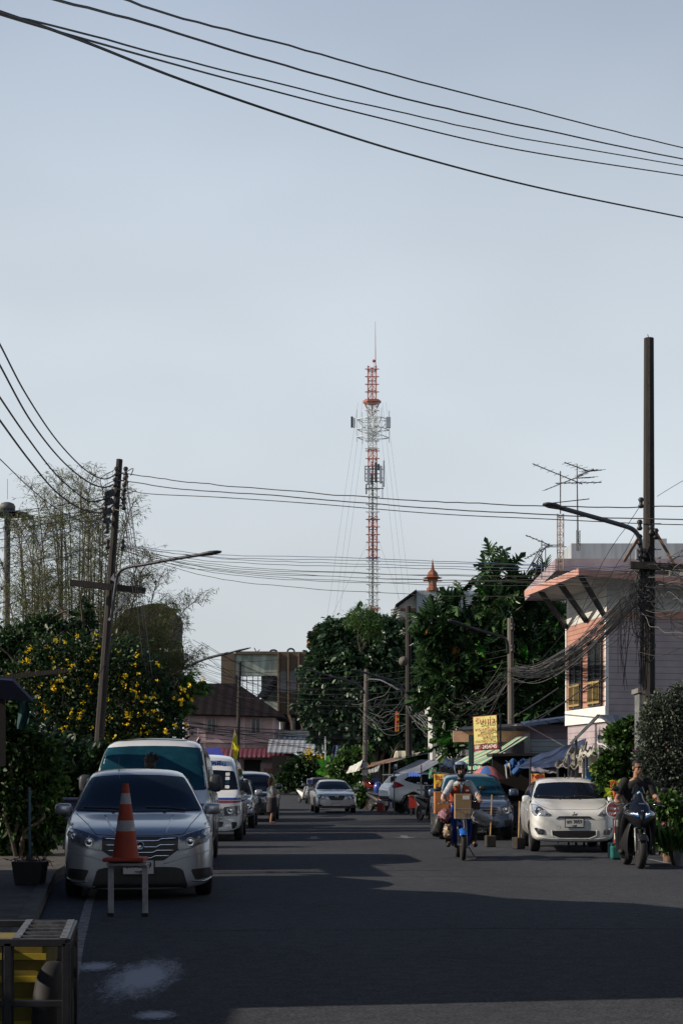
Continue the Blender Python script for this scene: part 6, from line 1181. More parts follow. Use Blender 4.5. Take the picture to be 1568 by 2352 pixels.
# stall clutter
g_ = random.Random(21); boxes = (('cardboard carton stacked under the grey tarpaulin', M['wood']), ('red plastic crate at the market edge', M['red']), ('blue plastic crate at the market edge', M['blue']), ('grey plastic crate under the awnings', M['galv']))
spots = [(856, 1846, 76, 0, .5), (868, 1838, 80, 3, .55), (890, 1820, 78, 1, .4), (905, 1800, 82, 0, .6), (1000, 1830, 56, 0, .5), (1012, 1815, 57, 2, .45), (1206, 1880, 42, 3, .5), (1204, 1850, 43, 1, .4), (848, 1800, 84, 1, .35), (862, 1795, 84, 2, .35), (880, 1842, 79, 2, .5), (1340, 1800, 36, 0, .5), (1362, 1800, 36, 3, .45)]
adj = ('leftmost', 'next', 'right-hand', 'hindmost')
wh_ = ('by the pale double-lamp pole', 'just right of the pale double-lamp pole', 'left of the white suv', 'high on the stall left of the white suv', 'left of the courier', 'left of the courier, nearer the banner', 'left of the white hatchback wheel', 'left of the white hatchback mirror', 'above the black scooter by the flag', 'on the stall behind the black scooter', 'beside the far orange cone', 'right of the blue and white board', 'by the bright shrub')
for i, (x, y, dd, k, s_) in enumerate(spots):
    c = P(x, y, dd); t = thing('crate', boxes[k][0]+', '+wh_[i], 'crate', (c.x, c.y, c.z-s_/2)); q = MB(); th = .03
    q.box(c+Vector((0, 0, -s_*.48)), (s_*1.3, s_, th)); 
    for sx in (-1, 1): q.box(c+Vector((sx*s_*.65, 0, 0)), (th, s_, s_)); q.box(c+Vector((0, sx*s_*.5, 0)), (s_*1.3, th, s_))
    q.build('box', boxes[k][1], t); MB().box(c+Vector((0, -s_*.5-.02, s_*.3)), (s_*1.2, .02, s_*.12)).build('rim', M['concrete'], t)
for i, (x, dd, ht) in enumerate(((905, 64, 2.0), (967, 60, 2.0), (1010, 57, 2.0), (1050, 52, 2.0), (1217, 36, 1.95), (1280, 35, 1.9), (1305, 34.5, 2.0), (1340, 34, 2.0), (880, 78, 2.2), (1312, 35.5, 1.9))):
    MBq = MB().tube([GX(x, dd), GX(x, dd, ht)], .025, 6); props(MBq.build('awning_pole', M['darkmetal']), ('thin pole under the far corner of the grey tarpaulin', 'thin pole under the near corner of the grey tarpaulin', 'thin pole beside the green banner', 'thin pole left of the umbrella', 'thin pole left of the food banner', 'thin pole right of the food banner', 'thin pole above the white hatchback aerial', 'thin pole left of the blue and white board', 'thin pole left of the white suv', 'second thin pole above the white hatchback roof')[i], 'pole')
# table under the awnings
for i, (x, dd, w_) in enumerate(((870, 82, 3.0), (1010, 62, 2.5), (1230, 40, 2.2), (1300, 40, 2.0))):
    t = thing('market_table', ('long dark stall table by the pale double-lamp pole', 'stall table behind the parked motorbikes', 'stall table behind the food banner', 'stall table behind the white hatchback')[i], 'table', GX(x, dd)); c = GX(x, dd, .8)
    MB().box(c, (w_, .9, .05)).build('tabletop', M['wood'], t); MB().box(c-Vector((0, .4, .25)), (w_, .02, .45)).build('table_skirt', (bc, M['red'], btarp, bc)[i], t)
    for sx in (-1, 1):
        for sy in (-1, 1): MB().bar(c+Vector((sx*w_*.46, sy*.38, -.8)), c+Vector((sx*w_*.46, sy*.38, 0)), .05).build('leg', M['darkmetal'], t)
# slanting white cloths near the far flag
sheet('awning', 'slanting pale grey tarp left of the pale double-lamp pole', [P(795, 1776, 84), P(825, 1768, 82), P(833, 1745, 84), P(803, 1760, 86)], M['offwhite'], .05, fold=.05)
sheet('awning', 'small slanting grey tarp right of the pale double-lamp pole', [P(845, 1776, 80), P(868, 1770, 80), P(872, 1757, 82), P(846, 1768, 82)], mat('grey_sheet', (.3, .31, .3), .8), .05, fold=.05)
bt_ = MB(); bt_.grid(lambda u, v: P(758+18*u+8*(1-v), 1712+42*v, 98)+Vector((0, .2*math.sin(u*8), 0)), 8, 6); props(bt_.build('blue_drape', btarp, smooth=True, solid=.02), 'dark blue drape hanging behind the banana plant', 'cloth')
wp = MB(); box_px(wp, 745, 748, 1692, 1760, 100, .1); props(wp.build('white_post', M['white']), 'slim white post right of the zinc shed roof', 'post')
bs_ = thing('blue_tarp', 'royal blue tarpaulin peak behind the striped minibus', 'tarpaulin', GX(495, 60)); q = MB(); q.add([P(455, 1736, 60), P(470, 1720, 62), P(505, 1718, 62), P(514, 1736, 60), P(455, 1760, 60), P(516, 1760, 60)], [(0, 1, 2, 3), (0, 3, 5, 4)]); q.build('sheet', mat('royal_blue', (.012, .02, .3), .6), bs_, solid=.02)
# flags
def flag(label, x0, y0, x1, y1, pts, d, cols, pm=None):
    t = thing('flag', label, 'flag', P(x0, y0, d)); MB().tube([P(x0, y0, d), P(x1, y1, d)], .018*d/60, 6).build('flagpole', pm or M['galv'], t)
    (ax, ay), (bx_, by), (cx_, cy), (dx, dy) = pts; n = len(cols); tot = sum(c_[1] for c_ in cols); s_ = 0
    for m_, wgt in cols:
        u0, u1 = s_/tot, (s_+wgt)/tot; s_ += wgt
        def fn(u, v):
            uu = u0+(u1-u0)*u; x = (ax+(bx_-ax)*uu)*(1-v)+(dx+(cx_-dx)*uu)*v; y = (ay+(by-ay)*uu)*(1-v)+(dy+(cy-dy)*uu)*v
            return P(x+1.5*math.sin(v*7), y, d)+Vector((0, .12*math.sin(uu*8+v*4), 0))
        q = MB(); q.grid(fn, 5, 10); q.build('stripe', m_, t, smooth=True)
    return t
fy = mat('flag_yellow', (.62, .55, .02), .8, var=.1); fb = mat('flag_blue', (.02, .025, .14), .8)
flag('yellow flag on a leaning pole above the parked cars', 527, 1745, 540, 1675, [(539, 1680), (531, 1716), (541, 1750), (549, 1716)], 60, [(fy, 1)])
fr, fw = M['red'], M['white']
flag('small striped flag beside the white people carrier roof', 451, 1730, 456, 1672, [(455, 1684), (460, 1695), (460, 1716), (452, 1708)], 50, [(fr, 1), (fw, 1), (fb, 2), (fw, 1), (fr, 1)])
flag('red, white and blue striped flag left of the pale double-lamp pole', 786, 1800, 791, 1744, [(791, 1744), (804, 1763), (796, 1788), (786, 1798)], 90, [(fr, 1), (fw, 1), (fb, 2), (fw, 1), (fr, 1)])

# ---------------------------------------------------------------- cones, barriers, small street things
orange = mat('cone_orange', (.36, .05, .02), .7, c2=(.26, .036, .018), scale=6); band = mat('cone_band', (.38, .38, .41), .6, c2=(.26, .26, .29), scale=8)
def cone(label, loc, h, rz=0):
    t = thing('traffic_cone', label, 'traffic cone', loc, rz); s_ = h/.8; L_ = Vector(loc)
    MB().box(L_+Vector((0, 0, .02*s_)), (.42*s_, .42*s_, .04*s_)).build('base', orange, t, bevel=.012*s_)
    q = MB(); prof = lambda z: .145*s_*(1-z/.8)+.03*s_*(z/.8)
    bands = [(.04, .31, 0), (.31, .42, 1), (.42, .59, 0), (.59, .70, 1), (.70, .80, 0)]
    for a, b, k in bands: q.cur = k; q.lathe([(0 if a == .04 else prof(a)*s_/s_, a*s_), (prof(a), a*s_), (prof(b), b*s_), (0 if b == .80 else prof(b), b*s_)][(1 if a != .04 else 0):(3 if b != .80 else 4)], 24, 'z', L_)
    q.build('cone_body', [orange, band], t, smooth=True, auto=35); return t
cl = GX(289, 16.6, .585); cone('orange traffic cone with two grey bands standing on a white frame before the silver sedan', cl, .82, R(12))
st = thing('white_stand', 'two-legged white metal frame carrying the orange cone', 'stand', GX(294, 16.6)); wpaint = mat('stand_paint', (.42, .43, .46), .6, c2=(.26, .26, .28), scale=8)
for x in (255, 333.5): MB().bar(GX(x, 16.6, .03), GX(x, 16.6, .52), .058, .03).build('leg', wpaint, st, bevel=.004); MB().box(GX(x, 16.6, .018), (.066, .05, .036)).build('foot', M['black'], st, bevel=.005)
MB().box(GX(294.3, 16.6, .555), (.42, .3, .028)).build('top', wpaint, st, bevel=.005)
MB().bar(GX(249, 16.6, .53), GX(339.5, 16.6, .53), .03, .03).build('rail', wpaint, st)
cone('small orange traffic cone beside the white suv', GX(874, 69.5), 1.32*.8, 0)
# round sign with glove
rs = thing('parking_sign', 'round white sign with red Thai writing on a striped pole under a red glove', 'sign', GX(1411, 28.8)); d = 28.8
q = MB(); 
for i in range(9): q.cur = i % 2; a, b = P(1411+.35*i, 1745+0*i, d), None; z0 = .12+i*.115; q.tube([GX(1412, d, z0), GX(1412, d, z0+.115)], .02, 8)
q.build('pole', [M['white'], M['red']], rs)
c = P(1411, 1860, d); MB().lathe([(0, -.012), (.15, -.012), (.158, -.016), (.163, -.004), (.163, .01), (0, .01)], 32, 'y', c).build('disc', M['plate'], rs, smooth=True, auto=40)
for tx_, y, wd in (('ขับขี่ ช้าๆ', 1850, 30), ('ปลอดภัย', 1861, 34), ('นะคะ', 1871, 22)): text_mesh(tx_, .075, face_cam(P(1411, y, d-.02)), M['red'], rs, bold=.002, width=wd/F*d)
q = MB(); q.ball(P(1409, 1812, d), (.035, .02, .06), 10, 8); q.tube([P(1411, 1836, d), P(1409, 1815, d)], [.022, .03], 8)
for a in (-26, -10, 8, 24): q.tube([P(1409+a*.12, 1808, d), P(1409+a*.24, 1798, d), P(1409+a*.27, 1791+abs(a)*.12, d)], [.012, .011, .007], 6)
q.tube([P(1406, 1815, d), P(1402, 1807, d), P(1400.5, 1802, d)], [.012, .011, .007], 6); q.build('glove', mat('glove', (.5, .07, .03), .8, var=.2), rs, smooth=True)
jc = thing('jerrycan', 'teal plastic jerrycan holding the round sign pole at the road edge', 'jerrycan', GX(1420, 28.4)); teal = mat('teal_plastic', (.01, .14, .13), .55, c2=(.008, .09, .085), scale=6)
q = MB(); q.box(GX(1418, 28.3, .13), (.26, .2, .24)); q.build('body', teal, jc, bevel=.03); q = MB(); q.tube(smooth_path([GX(1409, 28.3, .25), GX(1409, 28.3, .29), GX(1427, 28.3, .29), GX(1427, 28.3, .25)], 4), .018, 6); q.build('handle', teal, jc); MB().lathe([(.03, 0), (.03, .04), (0, .04)], 10, 'z', GX(1405, 28.3, .25)).build('cap', M['darkmetal'], jc)
j2 = MB(); j2.box(GX(1406, 28.9, .145), (.16, .2, .29)); o = j2.build('jerrycan', teal, bevel=.03); props(o, 'second teal jerrycan just left of the one holding the sign pole', 'jerrycan')
for i, (x, d_) in enumerate(((1125, 33.5), (1190, 32.5))):
    t = thing('marker_stake', ('wooden stake in a concrete block in front of the slate blue pickup', 'wooden stake in a concrete block beside the white hatchback wheel')[i], 'stake', GX(x, d_)); MB().box(GX(x, d_, .13), (.21, .21, .24), (0, 0, R(8+i*20))).build('block', M['pole'], t, bevel=.02); MB().tube([GX(x, d_, .2), GX(x+4-i*2, d_, (1.12, 1.0)[i])], .014, 6).build('stake', mat('stake_wood', (.4, .25, .12), .8) if i == 0 else bpy.data.materials['stake_wood'], t)
# planter with thin pipe at left
pt = thing('planter', 'dark square planter of dry plants with a thin upright pipe on the pavement', 'planter', GX(70, 19.8, .12)); q = MB(); c = GX(70, 19.8, .12); q.add([c+Vector((x*s_, y*s_, z)) for s_, z in ((.16, 0), (.2, .3)) for x, y in ((-1, -1), (1, -1), (1, 1), (-1, 1))], [(3, 2, 1, 0), (0, 1, 5, 4), (1, 2, 6, 5), (2, 3, 7, 6), (3, 0, 4, 7), (4, 5, 6, 7)]); q.build('tub', M['plastic'], pt, bevel=.01)
MB().tube([c+Vector((0, 0, .28)), P(68, 1808, 19.8)], .016, 8).build('pipe', mat('pvc_blue', (.06, .13, .17), .6), pt)
pos = np.array([tuple(c+Vector((0, 0, .3)))]*160)+rng.normal(size=(160, 3))*np.array([.12, .12, .02]); od = unit(160); od[:, 2] = abs(od[:, 2])*.6+.1; dp_ = leaves('dry_plants', pos, od, .11, 'thin', mat('dry_twigs', (.12, .06, .045), .9), pt); dp_['kind'] = 'stuff'
bn = thing('blue_bin', 'dark blue plastic bin behind the silver sedan', 'bin', GX(172, 30, .12)); q = MB(); c = GX(172, 30, .12); q.add([c+Vector((x*s_, y*s_, z)) for s_, z in ((.2, 0), (.27, .92)) for x, y in ((-1, -1), (1, -1), (1, 1), (-1, 1))], [(3, 2, 1, 0), (0, 1, 5, 4), (1, 2, 6, 5), (2, 3, 7, 6), (3, 0, 4, 7), (4, 5, 6, 7)]); q.build('body', mat('bin_blue', (.006, .010, .05), .6), bn, bevel=.02); MB().box(c+Vector((0, 0, .95)), (.6, .6, .06)).build('lid', bpy.data.materials['bin_blue'], bn, bevel=.02)
# small road sign by the driving sedan
rs2 = thing('street_sign', 'small dark framed sign on twin posts left of the driving sedan', 'sign', GX(710, 88)); box_px(MB(), 704.5, 717.5, 1789, 1800, 88, .06).build('panel', M['white'], rs2); box_px(MB(), 705.5, 716.5, 1790, 1799, 87.97, .03).build('face', fb, rs2)
for x in (709, 713): MB().tube([GX(x, 88), P(x, 1798, 88)], .04, 6).build('post', M['darkmetal'], rs2)
sgn = thing('hanging_sign', 'small white and blue sign hanging left of the grey tarpaulin', 'sign', P(909, 1762, 66)); sq(905, 912, 1755, 1765, 66, .04, M['plate'], 'panel', sgn); sq(905.5, 911.5, 1761, 1764, 65.98, .03, bfr, 'band', sgn)
nt_ = thing('notice_sheet', 'paper notices wrapped round the pale double-lamp pole', 'notice', P(836, 1770, 83.6)); sq(831, 843, 1768, 1781, 83.75, .03, M['offwhite'], 'sheet', nt_); sq(831, 843, 1751, 1765, 83.75, .03, M['galv'], 'sheet', nt_)

# cart at the lower left
ct = thing('market_cart', 'black steel tricycle cart frame with a slatted rack at the bottom left corner', 'cart', GX(60, 7.6)); z1 = .70; df, db = 7.2, 8.15; xl, xr = -90, 153
bl = mat('cart_steel', (.035, .037, .045), .45, .4, c2=(.018, .018, .022), scale=12); sl_ = mat('worn_steel', (.17, .18, .2), .5, .5, c2=(.07, .07, .08), scale=14)
def CP(x, d_, z): return Vector(((x-CX)/F*df-(d_-df)*.133, d_, z))
q = MB()
for d_ in (df, db): q.bar(CP(xl, d_, z1), CP(xr, d_, z1), .035)
for x in (xl, xr): q.bar(CP(x, df, z1), CP(x, db, z1), .035)
q.bar(CP(xl, df, .42), CP(xr, df, .42), .03); q.bar(CP(xl, df, .12), CP(xr, df, .12), .03); q.bar(CP(xr, df, .12), CP(xr, db, .12), .03); q.build('frame', bl, ct, bevel=.003)
for x, d_ in ((20, df), (xr, df), (xr, db), (118, db), (xl, df)): MB().bar(CP(x, d_, .0), CP(x, d_, z1), .035).build('upright', bl, ct, bevel=.003)
for x in (38, xr-7): MB().bar(CP(x, df, z1+.018), CP(x, db, z1+.018), .034, .008).build('rack_rail', sl_, ct)
for i in range(5): MB().bar(CP(42, df+.1+i*.18, z1+.012), CP(xr-6, df+.1+i*.18, z1+.012), .012, .02).build('rack_slat', sl_, ct)
for i in range(6): MB().bar(CP(-10+i*8, df+.02, .12), CP(-10+i*8, df+.02, z1-.02), .008).build('grille_rod', bl, ct)
for i in range(12): MB().bar(CP(xr, df+.05+i*.07, .12), CP(xr, df+.05+i*.07, z1), .006).build('side_rod', bl, ct)
t = thing('yellow_crate', 'yellow plastic crate inside the black cart', 'crate', CP(10, 7.7, .1)); MB().box(CP(18, 7.85, .42), (.34, .3, .50)).build('box', M['yellow'], t, bevel=.02)
q = MB()
for k in range(4): q.box(CP(18, 7.69, .25+k*.11), (.3, .012, .03))
q.build('rib', mat('yellow_dark', (.4, .3, .02), .6), t)
t = thing('spare_tyre', 'black tyre standing upright inside the cart frame', 'tyre', CP(118, 7.6, .0)); MB().lathe([(.19, -.05), (.24, -.06), (.275, -.035), (.28, 0), (.275, .035), (.24, .06), (.19, .05)], 28, 'x', CP(113, 7.6, .29)).build('rubber', M['black'], t, smooth=True); MB().lathe([(.05, -.04), (.18, -.02), (.19, .02), (.05, .04)], 20, 'x', CP(113, 7.6, .29)).build('rim', M['plastic'], t)
# ---------------------------------------------------------------- people (one continuous surface each, fused by remesh)
def fuse(mb, name, m, parent, vox=.008, smooth=4):
    o = mb.build(name, m, parent, smooth=True); r = o.modifiers.new('r', 'REMESH'); r.mode = 'VOXEL'; r.voxel_size = vox; r.use_smooth_shade = True
    s_ = o.modifiers.new('s', 'SMOOTH'); s_.iterations = smooth; s_.factor = .5
    bpy.context.view_layer.update(); me = bpy.data.meshes.new_from_object(o.evaluated_get(bpy.context.evaluated_depsgraph_get())); me.name = name; o.modifiers.clear(); o.data = me
    me.materials.clear(); me.materials.append(m) if not isinstance(m, list) else [me.materials.append(k) for k in m]
    return o
def limb(q, pts, rs, n=12):
    pp = smooth_path(pts, 5); k = len(pp)-1; rr = [key([(i*k/(len(rs)-1), r) for i, r in enumerate(rs)], j) for j in range(k+1)]; q.tube(pp, rr, n)
    for p, r in ((pp[0], rr[0]), (pp[-1], rr[-1])): q.ball(p, r, 10, 8)
def torso(q, hip, chest, neck, wh, wc, dh=.11, dc=.12):
    hip, chest, neck = Vector(hip), Vector(chest), Vector(neck); n = 10; vs = []; fs = []; K = 16
    cen = smooth_path([hip-Vector((0, 0, .08)), hip, hip.lerp(chest, .5), chest, neck], 3); L_ = len(cen)
    for i, c in enumerate(cen):
        t = i/(L_-1); w_ = key([(0, wh*.8), (.25, wh), (.5, (wh+wc)*.46), (.72, wc), (.88, wc*.82), (1, .065)], t); d_ = key([(0, dh*.8), (.25, dh), (.5, dh*.9), (.75, dc), (.9, dc*.75), (1, .06)], t)
        vs += [c+Vector((w_*math.copysign(abs(math.cos(a))**.8, math.cos(a)), d_*math.copysign(abs(math.sin(a))**.9, math.sin(a)), 0)) for a in [2*math.pi*j/K for j in range(K)]]
    fs = [(i*K+j, i*K+(j+1) % K, (i+1)*K+(j+1) % K, (i+1)*K+j) for i in range(L_-1) for j in range(K)]+[tuple(range(K-1, -1, -1)), tuple(range((L_-1)*K, L_*K))]; q.add(vs, fs)
def head(q, c, s=1.0, yaw=0, pitch=0):
    """c: centre of the head, looking to -Y"""
    rm = Euler((pitch, 0, yaw)).to_matrix(); T = lambda x, y, z: Vector(c)+rm @ Vector((x*s, y*s, z*s))
    def bl(p, r, n=14, m=10):
        k = MB().ball((0, 0, 0), r, n, m); q.add([T(p[0]+v[0], p[1]+v[1], p[2]+v[2]) for v in k.v], k.f)
    bl((0, .005, .03), (.076, .093, .088)); bl((0, -.015, -.045), (.058, .07, .065)); bl((0, -.045, -.088), (.03, .03, .022))
    bl((0, -.093, -.015), (.012, .018, .024), 8, 6); bl((0, -.1, -.028), (.016, .014, .01), 8, 6); bl((0, -.078, .022), (.05, .018, .012), 10, 6)
    bl((0, -.083, -.058), (.024, .012, .007), 8, 6); bl((0, -.08, -.068), (.019, .012, .007), 8, 6)
    for sx in (-1, 1): bl((sx*.077, .01, -.01), (.012, .02, .031), 8, 6); bl((sx*.035, -.06, -.025), (.022, .022, .022), 8, 6)
    q.tube([T(0, .02, -.06), T(0, .03, -.17)], [.05*s, .055*s], 12); return T
def hand(q, w, d_, side, grip=True, s=1.0):
    """w: wrist point, d_: direction of the forearm; fingers curl forward and down round a grip"""
    w = Vector(w); d_ = Vector(d_).normalized(); up = Vector((0, 0, 1)); sd = d_.cross(up).normalized()*side; up = sd.cross(d_)*side; up = up if up.z > 0 else -up
    palm = w+d_*.05*s; k = MB().ball((0, 0, 0), (.04*s, .05*s, .017*s), 10, 8); rm = Matrix((sd, d_, up)).transposed(); q.add([palm+rm @ Vector(v) for v in k.v], k.f)
    for i, (o_, L_) in enumerate(((-.03, .065), (-.01, .075), (.01, .07), (.03, .055))):
        a = w+d_*.085*s+sd*o_*s; b = a+d_*L_*.45*s+up*(.0 if grip else -.01); c = b+(-up*L_*.5 if grip else d_*L_*.4-up*.02)*s; e = c+(-d_*L_*.3 if grip else -up*.01)*s-up*.006; q.tube([a, b, c, e], [.0095*s, .009*s, .0085*s, .007*s], 8); q.ball(e, .007*s, 6, 5)
    a = w+d_*.03*s-sd*.03*s; b = a-sd*.022*s+d_*.028*s-up*.01; c = b+d_*.028*s-up*.015; q.tube([a, b, c], [.012*s, .010*s, .008*s], 8); q.ball(c, .008*s, 6, 5)

# ---------------------------------------------------------------- motorbikes. local frame: front to -Y, front wheel contact at origin
def wheel2(name, parent, y, r, w_, spokes=8, rimm=None):
    o = MB().lathe([(r*.78, -w_*.36), (r*.9, -w_*.5), (r*.97, -w_*.35), (r, 0), (r*.97, w_*.35), (r*.9, w_*.5), (r*.78, w_*.36)], 28, 'x', (0, 0, 0)).build(name, M['black'], parent, smooth=True, world=False); o.location = (0, y, r)
    q = MB().lathe([(r*.8, -w_*.3), (r*.72, 0), (r*.8, w_*.3)], 24, 'x'); q.lathe([(.03, -.05), (.03, .05)], 10, 'x')
    for i in range(spokes): a = 2*math.pi*i/spokes; q.bar((.015*(-1)**i, 0, 0), (0, math.cos(a)*r*.76, math.sin(a)*r*.76), .012)
    q.build('rim', rimm or M['galv'], o, world=False); return o
def loft(q, secs, n=16, p=.75):
    """secs: (y, z centre, half width, half height)"""
    vs = []; 
    for y, z, w_, h_ in secs: vs += [(w_*math.copysign(abs(math.cos(a))**p, math.cos(a)), y, z+h_*math.copysign(abs(math.sin(a))**p, math.sin(a))) for a in [2*math.pi*j/n for j in range(n)]]
    q.add(vs, [(i*n+j, i*n+(j+1) % n, (i+1)*n+(j+1) % n, (i+1)*n+j) for i in range(len(secs)-1) for j in range(n)]+[tuple(range(n-1, -1, -1)), tuple(range((len(secs)-1)*n, len(secs)*n))]); return q
def bike(label, loc, rz, body_m, trim_m, lean=0, big=False, basket=False, group=None, mirror_m=None, name='motorbike'):
    t = thing(name, label, 'motorbike', (0, 0, 0)); r = .275; WB = 1.24
    wheel2('wheel', t, 0, r, .085 if not big else .12); wheel2('wheel', t, WB, r, .10 if not big else .14)
    W_ = lambda q, nm, m_, par=t, sm=True, **k: q.build(nm, m_, par, smooth=sm, world=False, **k)
    q = MB()
    for sx in (-1, 1): q.tube([(sx*.075, 0, r), (sx*.075, .16, .72)], .018, 8)
    q.tube([(0, .16, .7), (0, .24, 1.0)], .025, 8); W_(q, 'fork', M['galv'])
    fm = bpy.data.meshes; q = MB(); q.grid(lambda u, v: Vector(((v-.5)*(.13 if not big else .17), -math.cos(.7+u*1.8)*(r+.03), r+math.sin(.7+u*1.8)*(r+.03)-abs(v-.5)**2*.12)), 12, 6); W_(q, 'front_fender', trim_m, solid=.006)
    # leg shields and body
    wS = .20 if not big else .29
    for sx in (-1, 1):
        q = MB(); q.grid(lambda u, v: Vector((sx*(.07+(wS-.07)*math.sin(math.pi*min(1, .15+.85*u))**.6*(.75+.25*math.sin(math.pi*v))), .14+.34*v**1.2+.05*u, .98-.74*v+.0*u+.06*u)), 8, 12); W_(q, 'leg_shield', body_m, solid=.012)
    q = MB(); loft(q, [(.1, .93, .05, .05), (.16, .92, .12, .10), (.26, .94, .13, .11), (.36, .95, .08, .06)]); W_(q, 'front_cowl', body_m)
    q = MB(); loft(q, [(.36, .42, .07, .12), (.5, .42, .1, .14), (.8, .5, .12, .17), (1.1, .62, .13, .13), (1.5, .74, .10, .07), (1.72, .82, .04, .03)]); W_(q, 'body', body_m)
    q = MB(); loft(q, [(.5, .74, .07, .03), (.65, .77, .13, .045), (.95, .77, .14, .05), (1.1, .81, .13, .05), (1.5, .83, .11, .045), (1.6, .83, .06, .03)]); W_(q, 'seat', M['plastic'])
    q = MB(); loft(q, [(.45, .28, .09, .08), (.7, .3, .13, .12), (.95, .3, .1, .1)]); W_(q, 'engine', M['darkmetal'])
    q = MB(); q.tube(smooth_path([(.1, .55, .25), (.15, .8, .19), (.17, 1.05, .24)], 4), .018, 6); q.tube([(.17, 1.05, .24), (.19, 1.55, .42)], [.045, .05], 10); W_(q, 'exhaust', M['galv'])
    q = MB(); q.tube(smooth_path([(-.38, .32, 1.03), (-.2, .24, 1.05), (0, .22, 1.02), (.2, .24, 1.05), (.38, .32, 1.03)], 4), .013, 8); hb = W_(q, 'handlebar', M['darkmetal'])
    for sx in (-1, 1):
        q = MB(); q.tube([(sx*.27, .28, 1.045), (sx*.39, .33, 1.03)], .02, 8); W_(q, 'grip', M['black'], hb)
        q = MB(); q.tube([(sx*.22, .2, 1.05), (sx*.40, .17, 1.02)], .006, 5); W_(q, 'lever', M['chrome'], hb)
        q = MB(); q.tube(smooth_path([(sx*.24, .24, 1.06), (sx*.30, .22, 1.18), (sx*.37, .2, 1.25)], 4), .007, 5); q.add([Vector(v)+Vector((sx*.40, .18, 1.285)) for v in MB().ball((0, 0, 0), (.065, .02, .045), 14, 8).v], MB().ball((0, 0, 0), .1, 14, 8).f); W_(q, 'mirror', mirror_m or M['plastic'])
    if not big:
        q = MB(); q.ball((0, .12, .93), (.075, .05, .06), 14, 10); W_(q, 'headlight', M['lens'])
    q = MB(); q.tube([(.12, .9, .3), (.28, .95, .02)], .011, 6); W_(q, 'side_stand', M['darkmetal'])
    t.location = loc; t.rotation_euler = (0, lean, rz); return t

# ---- courier on the blue motorbike
B0 = GX(1063, 28.0); d = 28.0
bk = bike('blue small motorbike ridden by the courier, loaded with parcels', B0, 0, M['blue'], mat('bright_blue', (.02, .14, .55), .3, coat=.6), R(-1.5), name='courier_motorbike', mirror_m=M['plastic'])
lz = lambda x, y, z: B0+Vector((x, y, z))
q = MB()
for z in (.76, .93): q.tube([lz(-.16, -.30, z), lz(.14, -.30, z), lz(.14, .02, z), lz(-.16, .02, z), lz(-.16, -.30, z)], .006, 5)
for i in range(6): q.tube([lz(-.16+i*.06, -.30, .74), lz(-.16+i*.06, -.30, .93)], .004, 4)
q.build('basket', M['galv'], bk)
card = mat('cardboard', (.27, .18, .095), .9, var=.12, scale=3)
def carton(label, c, size, rz=0, tilt=0, m_=card):
    t = thing('parcel_box', label, 'box', c-Vector((0, 0, size[2]/2))); MB().box(c, size, (tilt, 0, rz)).build('carton', m_, t, bevel=.006)
    MB().box(c+Vector((0, 0, size[2]/2+.001)), (size[0]*.98, .05, .003), (tilt, 0, rz)).build('tape', mat('tape', (.42, .33, .2), .4) if 'tape' not in bpy.data.materials else bpy.data.materials['tape'], t)
    f_ = c+Vector((0, -size[1]/2-.001, size[2]*.36)); MB().box(f_+Vector((size[0]*.18, 0, 0)), (size[0]*.42, .003, size[2]*.16), (tilt, 0, rz)).build('shipping_label', M['plate'], t); return t
carton('tall cardboard box strapped in the basket at the front of the blue motorbike', lz(-.02, -.13, .97), (.285, .28, .44))
carton('cardboard box behind the riders right arm with a paler top box', lz(-.33, .95, 1.02), (.26, .4, .40), m_=mat('orange_card', (.42, .17, .06), .9, var=.15))
carton('dark box on the other side behind the courier', lz(.26, .95, .98), (.22, .4, .36), m_=mat('dark_card', (.06, .04, .03), .8))
def bag(label, c, r, m_, rot=(0, 0, 0), p=.6, noise=.015):
    q = MB(); k = MB().ball((0, 0, 0), 1, 20, 14); g_ = random.Random(5); rm = Euler(rot).to_matrix()
    q.add([c+rm @ Vector((r[0]*math.copysign(abs(v[0])**p, v[0])+g_.gauss(0, noise), r[1]*math.copysign(abs(v[1])**p, v[1])+g_.gauss(0, noise), r[2]*math.copysign(abs(v[2])**p, v[2])+g_.gauss(0, noise))) for v in k.v], k.f); o = q.build('delivery_bag', m_, smooth=True); props(o, label, 'bag'); return o
bag('mottled pink padded bag hanging on the left of the blue motorbike', lz(-.32, .2, .80), (.10, .17, .10), mat('pink_bubble', (.42, .2, .24), .6, c2=(.08, .03, .05), scale=28, bump=.6), (0, R(35), 0))
bag('small crumpled pale plastic bag by the courier knee', lz(-.27, .05, .52), (.07, .09, .11), mat('pale_bag', (.38, .3, .22), .35, c2=(.2, .15, .11), scale=10, bump=.4))
wb_ = bag('white plastic-wrapped flat parcel sticking out on the right of the blue motorbike', lz(.34, .1, .76), (.18, .15, .055), mat('white_bag', (.55, .56, .58), .3, c2=(.42, .42, .42), scale=6, bump=.3), (R(-35), R(24), 0), .45, .006)
bag('black cloth bag hanging low on the left of the blue motorbike', lz(-.42, .5, .62), (.10, .18, .2), M['plastic'], (0, R(10), 0))
